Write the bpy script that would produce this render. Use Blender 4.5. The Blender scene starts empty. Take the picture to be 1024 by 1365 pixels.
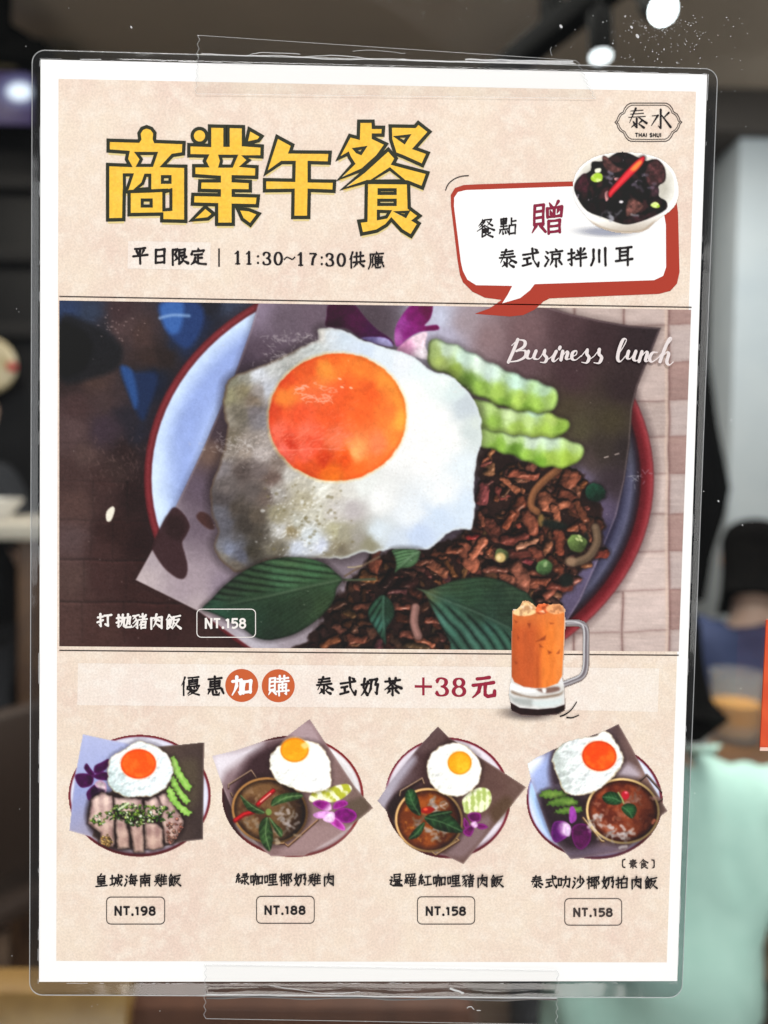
import bpy, bmesh, math, random
import numpy as np
from mathutils import Vector, Matrix
from mathutils.geometry import tessellate_polygon

sc = bpy.context.scene
COL = sc.collection
# ---------------------------------------------------------------- camera: solved from the four corners of the A4 sheet (world: glass in the plane y = 0, metres)
FPX = 1030.0
def _homography(a, b):
    A = []
    for (x, y), (u, v) in zip(a, b):
        A.append([x, y, 1, 0, 0, 0, -u*x, -u*y, -u]); A.append([0, 0, 0, x, y, 1, -v*x, -v*y, -v])
    return np.linalg.svd(np.array(A))[2][-1].reshape(3, 3)
_M = np.linalg.inv(np.array([[FPX, 0, 512], [0, FPX, 682.5], [0, 0, 1.]])) @ _homography(
    np.array([[-.105, .1485], [.105, .1485], [.105, -.1485], [-.105, -.1485]]), np.array([[54, 79], [943, 99], [903, 1308], [52, 1309]], float))
if _M[2, 2] < 0: _M = -_M
_s = (np.linalg.norm(_M[:, 0])+np.linalg.norm(_M[:, 1]))/2
_t = _M[:, 2]/_s
_U, _, _V = np.linalg.svd(_M[:, :2]/_s, full_matrices=False)
_r = _U @ _V
RWC = np.stack([_r[:, 0], -np.cross(_r[:, 0], _r[:, 1]), _r[:, 1]], 1)
CAM = -RWC.T @ _t
cam_d = bpy.data.cameras.new('camera'); cam = bpy.data.objects.new('camera', cam_d); COL.objects.link(cam); sc.camera = cam
_m = np.stack([RWC[0], -RWC[1], -RWC[2], CAM], 1)
cam.matrix_world = Matrix([list(_m[0]), list(_m[1]), list(_m[2]), [0, 0, 0, 1]])
cam_d.sensor_fit = 'HORIZONTAL'; cam_d.sensor_width = 36; cam_d.lens = FPX/1024*36
cam_d.clip_start = .01; cam_d.clip_end = 60
cam_d.dof.use_dof = True; cam_d.dof.focus_distance = float(_t[2]); cam_d.dof.aperture_fstop = cam_d.lens/4.2
def ray(px, py):
    d = RWC.T @ np.array([(px-512)/FPX, (py-682.5)/FPX, 1.]); return d
def at(px, py, y):
    """the point at depth y (metres behind the glass) that stands at a place of the photograph"""
    d = ray(px, py); return Vector(CAM+d*((y-CAM[1])/d[1]))
def at_z(px, py, z):
    d = ray(px, py); return Vector(CAM+d*((z-CAM[2])/d[2]))
# ---------------------------------------------------------------- light: unseen fill lamps added before the glass and inside the restaurant
w = bpy.data.worlds.new('World'); sc.world = w; w.use_nodes = True
w.node_tree.nodes['Background'].inputs[0].default_value = (.93, .97, 1, 1)
w.node_tree.nodes['Background'].inputs[1].default_value = .07
sc.view_settings.view_transform = 'Standard'; sc.view_settings.look = 'None'; sc.view_settings.exposure = 0; sc.view_settings.gamma = 1
def area(name, loc, aim, size, power, col=(1, 1, 1), size_y=None):
    d = bpy.data.lights.new(name, 'AREA'); d.energy = power; d.color = col; d.size = size
    if size_y: d.shape = 'RECTANGLE'; d.size_y = size_y
    o = bpy.data.objects.new(name, d); COL.objects.link(o); o.location = loc
    o.rotation_euler = (Vector(aim)-Vector(loc)).to_track_quat('-Z', 'Y').to_euler(); return o
area('front_fill_top', (0, -1.5, 2.0), (0, 0, 0), 1.6, 66, (1, .985, .96), .7)  # added soft lamp above, stands in for shop-front daylight
area('front_fill_left', (-1.9, -.9, .3), (0, 0, 0), 1.2, 17.5, (.96, .98, 1))  # added side lamp that evens the light on the menu
area('front_fill_right', (1.9, -.9, .1), (0, 0, 0), 1.2, 17.5, (1, .98, .95))  # matching lamp added on the other side
area('front_fill_low', (0, -.9, -1.9), (0, 0, 0), 1.3, 42, (1, .96, .92))  # added lamp from below, imitates light off the ground
area('dining_fill', (.4, 2.0, 1.56), (.5, 1.9, -1), .9, 42, (1, .95, .88))  # added lamp out of view, lights the dining room
area('dining_fill_front', (.75, 1.15, 1.56), (.7, 1.0, -1), .6, 38, (1, .96, .9))  # unseen lamp added to brighten the mint shirt
area('pillar_fill', (1.35, 2.0, 1.2), (1.6, 2.75, .15), .35, 11, (.93, .97, 1))  # unseen lamp added to brighten the pale pillar
area('inside_fill_left', (-1.3, 1.6, 1.56), (-1.3, 1.7, -1), .5, 16, (1, .9, .78))  # unseen lamp added for the left of the room
cy = sc.cycles
cy.max_bounces = 7; cy.diffuse_bounces = 3; cy.glossy_bounces = 3; cy.transmission_bounces = 6; cy.transparent_max_bounces = 16
cy.caustics_reflective = False; cy.caustics_refractive = False; cy.use_denoising = True
# ---------------------------------------------------------------- materials
def srgb(c):
    c = np.asarray(c, float)/255; return np.where(c <= .04045, c/12.92, ((c+.055)/1.055)**2.4)
def alb(c, k=.84):
    return tuple(float(v) for v in srgb(c)*k)+(1.,)
def mat(name, col=(200, 200, 200), rough=.6, k=.84, metal=0, coat=0, noise=None, bump=0, bscale=200, emit=None, es=1, spec=.5):
    m = bpy.data.materials.new(name); m.use_nodes = True; nt = m.node_tree; b = nt.nodes['Principled BSDF']
    b.inputs['Base Color'].default_value = alb(col, k); b.inputs['Roughness'].default_value = rough; b.inputs['Metallic'].default_value = metal
    b.inputs['Specular IOR Level'].default_value = spec
    if coat: b.inputs['Coat Weight'].default_value = coat; b.inputs['Coat Roughness'].default_value = .10
    tc = nt.nodes.new('ShaderNodeTexCoord')
    if noise:
        col2, scale, lo, hi = noise
        n = nt.nodes.new('ShaderNodeTexNoise'); n.inputs['Scale'].default_value = scale; n.inputs['Detail'].default_value = 5; nt.links.new(tc.outputs['Object'], n.inputs['Vector'])
        r = nt.nodes.new('ShaderNodeValToRGB'); r.color_ramp.elements[0].position = lo; r.color_ramp.elements[1].position = hi
        r.color_ramp.elements[0].color = alb(col, k); r.color_ramp.elements[1].color = alb(col2, k)
        nt.links.new(n.outputs['Fac'], r.inputs['Fac']); nt.links.new(r.outputs['Color'], b.inputs['Base Color'])
    if bump:
        n = nt.nodes.new('ShaderNodeTexNoise'); n.inputs['Scale'].default_value = bscale; n.inputs['Detail'].default_value = 3; nt.links.new(tc.outputs['Object'], n.inputs['Vector'])
        bp = nt.nodes.new('ShaderNodeBump'); bp.inputs['Strength'].default_value = bump; bp.inputs['Distance'].default_value = .001
        nt.links.new(n.outputs['Fac'], bp.inputs['Height']); nt.links.new(bp.outputs['Normal'], b.inputs['Normal'])
    if emit is not None:
        b.inputs['Emission Color'].default_value = tuple(emit)+(1,); b.inputs['Emission Strength'].default_value = es
    return m
def clear_mat(name, tint=(.96, .97, .97), gloss=1.45, rough=.08, bump=0, bscale=400, haze=0):
    """thin clear plastic or glass: fresnel mix of transparent and glossy"""
    m = bpy.data.materials.new(name); m.use_nodes = True; nt = m.node_tree
    for n in list(nt.nodes):
        if n.type != 'OUTPUT_MATERIAL': nt.nodes.remove(n)
    out = nt.nodes['Material Output']
    t = nt.nodes.new('ShaderNodeBsdfTransparent'); t.inputs[0].default_value = tint+(1,)
    g = nt.nodes.new('ShaderNodeBsdfGlossy'); g.inputs['Roughness'].default_value = rough
    lw = nt.nodes.new('ShaderNodeLayerWeight'); lw.inputs['Blend'].default_value = .5   # Schlick-like, the same from both sides
    pw = nt.nodes.new('ShaderNodeMath'); pw.operation = 'POWER'; pw.inputs[1].default_value = 5; nt.links.new(lw.outputs['Facing'], pw.inputs[0])
    fr = nt.nodes.new('ShaderNodeMath'); fr.operation = 'MULTIPLY_ADD'; fr.inputs[1].default_value = .7; fr.inputs[2].default_value = ((gloss-1)/(gloss+1))**2; nt.links.new(pw.outputs[0], fr.inputs[0])
    mx = nt.nodes.new('ShaderNodeMixShader'); nt.links.new(fr.outputs[0], mx.inputs[0]); nt.links.new(t.outputs[0], mx.inputs[1]); nt.links.new(g.outputs[0], mx.inputs[2])
    last = mx
    if haze:
        d = nt.nodes.new('ShaderNodeBsdfDiffuse'); d.inputs[0].default_value = (.85, .86, .88, 1)
        m2 = nt.nodes.new('ShaderNodeMixShader'); m2.inputs[0].default_value = haze
        nt.links.new(mx.outputs[0], m2.inputs[1]); nt.links.new(d.outputs[0], m2.inputs[2]); last = m2
    if bump:
        tc = nt.nodes.new('ShaderNodeTexCoord'); n = nt.nodes.new('ShaderNodeTexNoise'); n.inputs['Scale'].default_value = bscale; nt.links.new(tc.outputs['Object'], n.inputs['Vector'])
        bp = nt.nodes.new('ShaderNodeBump'); bp.inputs['Strength'].default_value = bump; bp.inputs['Distance'].default_value = .001
        nt.links.new(n.outputs['Fac'], bp.inputs['Height']); nt.links.new(bp.outputs['Normal'], g.inputs['Normal'])
    nt.links.new(last.outputs[0], out.inputs['Surface']); return m
# ---------------------------------------------------------------- objects
def tag(o, label=None, cat=None, group=None, kind=None):
    for k, v in (('label', label), ('category', cat), ('group', group), ('kind', kind)):
        if v: o[k] = v
    return o
def empty(name, loc=(0, 0, 0), rz=0):
    o = bpy.data.objects.new(name, None); COL.objects.link(o); o.location = loc; o.rotation_euler = (0, 0, rz); o.empty_display_size = .02; return o
def mesh_obj(name, verts, faces, m, parent=None, smooth=False):
    me = bpy.data.meshes.new(name); me.from_pydata([tuple(v) for v in verts], [], faces); me.update()
    if m: me.materials.append(m)
    if smooth: me.shade_smooth()
    o = bpy.data.objects.new(name, me); COL.objects.link(o)
    if parent: o.parent = parent
    return o
class MB:
    """collects shapes into one mesh"""
    def __init__(s): s.bm = bmesh.new()
    def box(s, c, d, rz=0, bev=0, M=None):
        r = bmesh.ops.create_cube(s.bm, size=1)['verts']
        bmesh.ops.scale(s.bm, vec=d, verts=r)
        if bev:
            e = list({e for v in r for e in v.link_edges}); q = bmesh.ops.bevel(s.bm, geom=e, offset=bev, segments=2, affect='EDGES', profile=.5); r = list({v for f in q['faces'] for v in f.verts} | {v for v in r if v.is_valid})
        bmesh.ops.transform(s.bm, matrix=(Matrix.Translation(c) @ Matrix.Rotation(rz, 4, 'Z')) if M is None else M, verts=r); return s
    def tube(s, pts, rad, n=10, caps=True):
        P = [Vector(p) for p in pts]; rr = rad if hasattr(rad, '__len__') else [rad]*len(P); rings = []
        for i, p in enumerate(P):
            d = (P[min(i+1, len(P)-1)]-P[max(i-1, 0)]).normalized()
            u = d.orthogonal().normalized() if i == 0 else (u_-d*u_.dot(d)).normalized()
            u_ = u; v = d.cross(u)
            rings.append([s.bm.verts.new(p+(u*math.cos(a)+v*math.sin(a))*rr[i]) for a in [2*math.pi*k/n for k in range(n)]])
        for a, b in zip(rings, rings[1:]):
            for k in range(n): s.bm.faces.new((a[k], a[(k+1) % n], b[(k+1) % n], b[k]))
        if caps: s.bm.faces.new(rings[0][::-1]); s.bm.faces.new(rings[-1])
        return s
    def lathe(s, prof, c=(0, 0, 0), n=28):
        rings = [[s.bm.verts.new((c[0]+r*math.cos(2*math.pi*k/n), c[1]+r*math.sin(2*math.pi*k/n), c[2]+z)) for k in range(n)] for r, z in prof]
        for a, b in zip(rings, rings[1:]):
            for k in range(n): s.bm.faces.new((a[k], a[(k+1) % n], b[(k+1) % n], b[k]))
        s.bm.faces.new(rings[0][::-1]); s.bm.faces.new(rings[-1]); return s
    def build(s, name, m, parent=None, smooth=True):
        me = bpy.data.meshes.new(name); bmesh.ops.recalc_face_normals(s.bm, faces=s.bm.faces); s.bm.to_mesh(me); s.bm.free()
        me.materials.append(m)
        if smooth: me.shade_smooth(); me.set_sharp_from_angle(angle=math.radians(40))
        o = bpy.data.objects.new(name, me); COL.objects.link(o)
        if parent: o.parent = parent
        return o
# ---------------------------------------------------------------- flat print: a small numpy painter for the pictures printed on the menu
def _lat(seed):
    return np.random.RandomState(seed).rand(64, 64).astype(np.float32)
def vnoise(X, Y, seed=0):
    g = _lat(seed)
    xi = np.floor(X).astype(int); yi = np.floor(Y).astype(int)
    fx = X - xi; fy = Y - yi
    fx = fx*fx*(3-2*fx); fy = fy*fy*(3-2*fy)
    a = g[yi % 64, xi % 64]; b = g[yi % 64, (xi+1) % 64]; c = g[(yi+1) % 64, xi % 64]; d = g[(yi+1) % 64, (xi+1) % 64]
    return (a*(1-fx)+b*fx)*(1-fy) + (c*(1-fx)+d*fx)*fy
def fbm(X, Y, s, seed=0, octv=4, gain=.5):
    o = 0; amp = 1; tot = 0
    for k in range(octv):
        o = o + amp*vnoise(X/s*(2**k)+k*7.3, Y/s*(2**k)+k*3.1, seed+k); tot += amp; amp *= gain
    return o/tot
def sm(a, b, x):
    t = np.clip((x-a)/(b-a), 0, 1); return t*t*(3-2*t)
def mix(a, b, t):
    a = np.asarray(a, np.float32); b = np.asarray(b, np.float32)
    t = np.asarray(t, np.float32)[..., None]
    return a*(1-t) + b*t
def spline(pts, n=6, closed=True):
    p = np.asarray(pts, float); m = len(p); out = []
    rng_ = range(m if closed else m-1)
    for i in rng_:
        if closed: a, b, c, d = p[(i-1) % m], p[i], p[(i+1) % m], p[(i+2) % m]
        else: a, b, c, d = p[max(i-1, 0)], p[i], p[i+1], p[min(i+2, m-1)]
        for k in range(n):
            t = k/n
            out.append(.5*((2*b)+(c-a)*t+(2*a-5*b+4*c-d)*t*t+(3*b-a-3*c+d)*t**3))
    if not closed: out.append(p[-1])
    return np.array(out)
def ell(cx, cy, a, b, rot=0, n=40):
    t = np.linspace(0, 2*np.pi, n, endpoint=False); r = np.radians(rot)
    x = a*np.cos(t); y = b*np.sin(t)
    return np.stack([cx+x*np.cos(r)-y*np.sin(r), cy+x*np.sin(r)+y*np.cos(r)], 1)
def worley(X, Y, s, seed):
    a = _lat(seed); b = _lat(seed+1); t_ = _lat(seed+2)
    U = X/s; V = Y/s; i0 = np.floor(U).astype(int); j0 = np.floor(V).astype(int)
    F1 = np.full(X.shape, 9., np.float32); F2 = F1.copy(); T = F1*0
    for dj in (-1, 0, 1):
        for di in (-1, 0, 1):
            i = i0+di; j = j0+dj
            d = np.hypot(U-i-a[j % 64, i % 64], V-j-b[j % 64, i % 64])
            n = d < F1
            F2 = np.where(n, F1, np.minimum(F2, d)); T = np.where(n, t_[j % 64, i % 64], T); F1 = np.where(n, d, F1)
    return F1, F2, T
def meat(X, Y, seed, big=20., lo=(42, 27, 23), mid=(110, 72, 55), hi=(184, 138, 112)):
    """chopped cooked meat: crumbly relief lit from the upper left"""
    wx = (fbm(X, Y, big*1.1, seed, 2)-.5)*big*1.1; wy = (fbm(X, Y, big*1.1, seed+9, 2)-.5)*big*1.1
    f1, f2, t1 = worley(X+wx, Y*1.15+wy, big, seed+20)
    g1, g2, t2 = worley(X+wx*.8, Y*1.1+wy*.8, big*.45, seed+30)
    h = np.sqrt(np.clip(1.15-f1*f1, 0, 2))*big*.55+np.sqrt(np.clip(1.1-g1*g1, 0, 2))*big*.20+fbm(X, Y, big*.35, seed+40, 3)*big*.22
    gy, gx = np.gradient(h)
    l = np.clip(.56-.34*gx-.50*gy, 0, 1.4)
    cav = (sm(.0, .26, f2-f1)*.5+.5)*(sm(.0, .22, g2-g1)*.25+.75)
    v = l*cav
    for _ in range(1): v = (v*2+np.roll(v, 1, 0)+np.roll(v, -1, 0)+np.roll(v, 1, 1)+np.roll(v, -1, 1))/6
    hue = (t1*.6+t2*.4)
    col = mix(lo, mid, sm(.12, .62, v)); col = mix(col, hi, sm(.62, 1.25, v)*(.35+.65*hue))
    col = col*(.78+.42*hue)[..., None]
    col = mix(col, np.asarray(col)*np.array([1.04, .92, .88], np.float32), sm(.5, .9, t2))
    sp = sm(.80, .9, fbm(X, Y, 2.6, seed+50, 2))*sm(.6, 1., v)
    return mix(col, (232, 206, 186), sp*.6)
class Canvas:
    def __init__(s, x0, y0, x1, y1, base=None):
        s.x0, s.y0 = x0, y0; s.w, s.h = x1-x0+1, y1-y0+1
        s.rgb = np.zeros((s.h, s.w, 3), np.float32); s.id = np.zeros((s.h, s.w), np.int16)
        s.names = {0: None}
        s.Y, s.X = np.mgrid[y0:y1+1, x0:x1+1].astype(np.float32)
        if base is not None: s.rgb[:] = base
    def key(s, name):
        k = len(s.names); s.names[k] = name; return k
    def reg(s, pts, pad=4, smooth=0, closed=True):
        if smooth: pts = spline(pts, smooth, closed)
        p = np.asarray(pts, np.float32)
        a = max(int(p[:, 0].min()-pad-s.x0), 0); b = min(int(p[:, 0].max()+pad-s.x0)+2, s.w)
        c = max(int(p[:, 1].min()-pad-s.y0), 0); d = min(int(p[:, 1].max()+pad-s.y0)+2, s.h)
        if b <= a or d <= c: return None
        X = s.X[c:d, a:b]; Y = s.Y[c:d, a:b]
        D = np.full(X.shape, 1e9, np.float32); ins = np.zeros(X.shape, bool)
        n = len(p)
        for i in range(n if closed else n-1):
            x1, y1 = p[i]; x2, y2 = p[(i+1) % n]
            ex, ey = x2-x1, y2-y1
            L = ex*ex+ey*ey
            if L < 1e-9: continue
            t = np.clip(((X-x1)*ex+(Y-y1)*ey)/L, 0, 1)
            np.minimum(D, (X-x1-t*ex)**2+(Y-y1-t*ey)**2, out=D)
            if closed and abs(ey) > 1e-6:
                ins ^= ((y1 > Y) != (y2 > Y)) & (X < ex*(Y-y1)/ey+x1)
        D = np.sqrt(D)
        if closed: D = np.where(ins, -D, D)
        return (slice(c, d), slice(a, b)), X, Y, D
    def put(s, R, col, name=None, soft=1., grow=0., alpha=1., clip=None):
        if R is None: return
        sl, X, Y, D = R
        m = np.clip(.5-(D-grow)/soft, 0, 1)*alpha
        if clip is not None: m = m*clip[sl]
        s.rgb[sl] = mix(s.rgb[sl], col, m)
        if name is not None:
            s.id[sl] = np.where(m > .5, name, s.id[sl])
    def line(s, pts, w, col, name=None, soft=1.2, smooth=0, alpha=1., clip=None):
        R = s.reg(pts, pad=w+soft+2, smooth=smooth, closed=False)
        if R is None: return
        s.put((R[0], R[1], R[2], R[3]-w/2), col, name, soft=soft, alpha=alpha, clip=clip)
    def crumbs(s, mask, n, pal, rs, seed, name=None, box=None, bright=1., rim=.45):
        rg = np.random.RandomState(seed)
        ys, xs = np.nonzero(mask > .5)
        pick = rg.randint(0, len(ys), n); pick = pick[np.argsort(ys[pick])]
        for k in pick:
            cx, cy = xs[k]+s.x0+rg.rand(), ys[k]+s.y0+rg.rand()
            a = rs[0]+(rs[1]-rs[0])*rg.rand()**1.7; b = a*(.45+.5*rg.rand()); th = rg.rand()*np.pi
            col = np.array(pal[rg.randint(len(pal))], np.float32)*(.75+.5*rg.rand())*bright
            e = ell(cx, cy, a, b, np.degrees(th), 14)
            e = e + rg.normal(0, a*.11, e.shape)
            R = s.reg(e, pad=2)
            if R is None: continue
            sl, X, Y, D = R
            lit = np.clip(.95-((X-cx)*.35+(Y-cy)*.8)/(a+1), .25, 1.6)
            lit = lit*(rim+(1-rim)*sm(0, a*.45, -D))
            spark = sm(.72, .95, fbm(X, Y, 3., seed+7, 2))
            c = np.clip(col*lit[..., None]+spark[..., None]*40*bright, 0, 255)
            s.put(R, c, name, soft=1.2, clip=mask)
    def pop(s, k, mid):
        m = (s.id > 0)[..., None]; s.rgb = np.where(m, np.clip((s.rgb-mid)*k+mid, 0, 255), s.rgb).astype(np.float32)
    def grain(s, amt, seed, coarse=.5, blur=.5):
        b = s.rgb; b = (np.roll(b, 1, 0)+np.roll(b, -1, 0)+2*b)/4; b = (np.roll(b, 1, 1)+np.roll(b, -1, 1)+2*b)/4; b[0] = s.rgb[0]; b[-1] = s.rgb[-1]; b[:, 0] = s.rgb[:, 0]; b[:, -1] = s.rgb[:, -1]
        s.rgb = s.rgb*(1-blur)+b*blur
        rg = np.random.RandomState(seed)
        n = rg.normal(0, 1, (s.h, s.w)).astype(np.float32)
        n = .55*n + coarse*(np.roll(n, 1, 0)+np.roll(n, 1, 1)+np.roll(n, -1, 0)+np.roll(n, -1, 1))/2
        s.rgb += (n*amt)[..., None]*np.array([1, 1, 1.05], np.float32)
        s.rgb = np.clip(s.rgb, 0, 255)
def leaf(c, pts, mid, col, colv, name, veins=7, seed=0, dark=.55):
    R = c.reg(pts, smooth=5)
    sl, X, Y, D = R
    m0, m1 = np.array(mid[0], float), np.array(mid[-1], float)
    ax = (m1-m0); L = np.hypot(*ax); ax = ax/L; nx = np.array([-ax[1], ax[0]])
    u = ((X-m0[0])*ax[0]+(Y-m0[1])*ax[1])/L; v = ((X-m0[0])*nx[0]+(Y-m0[1])*nx[1])/L
    ph = (u-np.abs(v)*.9)*veins
    ridge = np.abs((ph % 1)-.5)*2
    shade = .84+.2*ridge+.45*(fbm(X, Y, 14, seed, 3)-.5)*2
    col_a = np.asarray(col, np.float32)*shade[..., None]
    col_a = mix(col_a, np.asarray(colv, np.float32), sm(.86, 1., ridge)*.28)
    col_a = col_a*(dark+(1-dark)*sm(0, 7, -D))[..., None]
    c.put(R, col_a, name, soft=1.3)
    c.line(mid, 1.6, colv, None, smooth=5, alpha=.55, clip=(c.id == name).astype(np.float32))
def egg(c, pts, yc, yr, name, yname, white=(236, 241, 243), shade=(170, 172, 160), yolk=(247, 112, 22), yl=(255, 158, 50), seed=0, yrot=0, bumps=7, edge=(150, 120, 80), sdir=(-.7, .5)):
    R = c.reg(pts, smooth=4)
    sl, X, Y, D = R; D = D+(fbm(X, Y, 5, seed+31, 2)-.5)*3.; R = (sl, X, Y, D)
    c.put(R, (34, 24, 26), None, soft=9, grow=1.5, alpha=.5)
    p = np.asarray(pts, float); cx, cy = p.mean(0); rr = (np.ptp(p[:, 0])+np.ptp(p[:, 1]))/4
    g = ((X-cx)*sdir[0]+(Y-cy)*sdir[1])/rr
    f = fbm(X, Y, bumps, seed, 3)
    t = np.clip(sm(.1, 1.1, g)*.75+(f-.5)*.9*sm(-.5, .8, g+.35), 0, 1)
    col = mix(white, shade, t)
    h_ = fbm(X, Y, 7, seed+41, 4)*6; gy_, gx_ = np.gradient(h_); col = np.clip(col*(1+.22*(-.5*gx_-.8*gy_))[..., None], 0, 255)
    col = mix(edge, col, np.clip(sm(0, rr*.09, -D)+.45+.5*(fbm(X, Y, 9, seed+51, 2)-.4), 0, 1))
    c.put(R, col, name, soft=1.6)
    Ry = c.reg(ell(yc[0], yc[1], yr[0], yr[1], yrot))
    if Ry is None: return
    sl, X, Y, D = Ry
    q = (X-yc[0])/yr[0]*.3+(Y-yc[1])/yr[1]*.5
    col = mix(yolk, yl, np.clip(sm(.15, .75, fbm(X, Y, yr[0]*.5, seed+3, 3)+q*.35-.12), 0, 1)*.75)
    col = mix(col, np.asarray(yolk)*np.array([.86, .72, .6]), sm(-yr[0]*.16, 0, D)*.8)
    c.put((sl, X, Y, D), mix(yl, white, .4*np.ones_like(D)), None, soft=3, grow=1.5, alpha=.5)
    c.put(Ry, col, yname, soft=1.4)
def weave(X, Y, cell, seed, ang=0):
    r = np.radians(ang); U = X*np.cos(r)+Y*np.sin(r); V = -X*np.sin(r)+Y*np.cos(r)
    i = np.floor(U/cell); j = np.floor(V/cell); fu = U/cell-i; fv = V/cell-j
    par = (i+j) % 2
    bulge = np.where(par > .5, np.sin(np.pi*fu), np.sin(np.pi*fv))
    gap = np.minimum(np.minimum(fu, 1-fu), np.minimum(fv, 1-fv))*cell
    tone = _lat(seed)[j.astype(int) % 64, i.astype(int) % 64]
    return bulge, gap, tone, par

def grad(X, Y, pts, p=1.7, soft=30., warp=0., seed=0, ws=14.):
    """colours blended between given spots"""
    if warp: X, Y = X+(fbm(X, Y, ws, seed, 3)-.5)*warp, Y+(fbm(X, Y, ws, seed+5, 3)-.5)*warp
    W = np.zeros(X.shape, np.float32); C = np.zeros(X.shape+(3,), np.float32)
    for x, y, c in pts:
        w = 1/((X-x)**2+(Y-y)**2+soft)**p; W += w; C += w[..., None]*np.asarray(c, np.float32)
    return C/W[..., None]
def lit(h, k=.5, ang=(-.5, -.8)):
    gy, gx = np.gradient(h); return (gx*-ang[0]*-1+gy*-ang[1]*-1)*k
def blob(c, x0, y0, L, w, a, col, name, seed, rough=.32, gloss=.35):
    """a lump of food: capsule outline broken by noise, lit from the upper left"""
    t = np.radians(a); dx, dy = np.cos(t)*L/2, np.sin(t)*L/2; r = w/2
    R = c.reg([(x0-dx-r, y0-dy-r), (x0+dx+r, y0-dy-r), (x0+dx+r, y0+dy+r), (x0-dx-r, y0+dy+r)] if False else ell(x0, y0, L/2+r+2, r+abs(0)+L*.0+2, a, 12), pad=3)
    if R is None: return
    sl, X, Y, _ = R
    nx = (fbm(X, Y, w*.85, seed, 3)-.5)*w*rough*2; ny = (fbm(X, Y, w*.85, seed+3, 3)-.5)*w*rough*2
    U = X+nx-x0; V = Y+ny-y0; q = np.clip((U*dx+V*dy)/max(dx*dx+dy*dy, 1e-3), -1, 1)
    D = np.hypot(U-q*dx, V-q*dy)-r*(.85+.3*(fbm(X, Y, w*.8, seed+7, 2)-.5))
    h = np.sqrt(np.clip(1-(np.clip(D+r, 0, r)/r)**2, 0, 1))*r*1.1+fbm(X, Y, w*.36, seed+9, 3)*w*.20
    gy, gx = np.gradient(h)
    l = np.clip(.70-.20*gx-.36*gy, .2, 1.4)*(.55+.45*sm(0, r*.5, -D))
    cc = np.asarray(col, np.float32)*(l*1.30)[..., None]
    cc = mix(cc, (226, 196, 180), sm(.95, 1.3, l)*gloss)
    c.put((sl, X, Y, D), (28, 16, 14), None, soft=w*.35+1, grow=w*.08, alpha=.45)
    c.put((sl, X, Y, D), cc, name, soft=1.6)
def leaf2(c, pts, mid, gp, name, veins=7, k=1.5, seed=0, amp=.20, rib=(96, 112, 90)):
    R = c.reg(pts, smooth=5, pad=8); sl, X, Y, D = R
    c.put(R, (20, 14, 14), None, soft=9, grow=2.5, alpha=.6)
    m = spline(mid, 8, False); best = np.full(X.shape, 1e9, np.float32); u = X*0; v = X*0; acc = 0; tot = np.hypot(*np.diff(m, axis=0).T).sum()
    for a, b in zip(m, m[1:]):
        e = b-a; L = np.hypot(*e); t = np.clip(((X-a[0])*e[0]+(Y-a[1])*e[1])/(L*L), 0, 1); d = (X-a[0]-t*e[0])**2+(Y-a[1]-t*e[1])**2
        n = d < best; s = ((X-a[0])*e[1]-(Y-a[1])*e[0])/L
        best = np.where(n, d, best); u = np.where(n, (acc+t*L)/tot, u); v = np.where(n, s/tot, v); acc += L
    av = np.abs(v)
    ph = (u-k*av**.85+.03*(fbm(X, Y, 20, seed, 2)-.5))*veins+np.where(v > 0, .35, 0)
    f = ph % 1; prof = np.sin(f*np.pi)**.7; groove = np.exp(-(np.minimum(f, 1-f)/.10)**2)
    fade = sm(.005, .05, av)*sm(0, .10, av+.04)
    sh = 1+amp*fade*(np.where(v > 0, 1, -1)*np.cos(f*2*np.pi)*.7+prof-.75)-groove*.16*fade+.18*(fbm(X, Y, 5, seed+4, 3)-.5)+.25*(fbm(X, Y, 30, seed+5, 3)-.5)
    col = grad(X, Y, gp, 1.5, 60, 8, seed); col = (col*.9+col.mean(-1, keepdims=True)*.1)*np.array([1., 1.02, .90])*sh[..., None]
    col = mix(col, rib, np.exp(-(np.sqrt(best)/1.5)**2)*.5*sm(1.02, .5, u)); col = mix(col, np.asarray(col)*.6, np.exp(-((np.sqrt(best)-3)/1.6)**2)*.35*(v > 0))
    col = col*(.72+.28*sm(0, 4, -D))[..., None]
    c.put(R, np.clip(col, 0, 255), name, soft=1.6)

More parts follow.
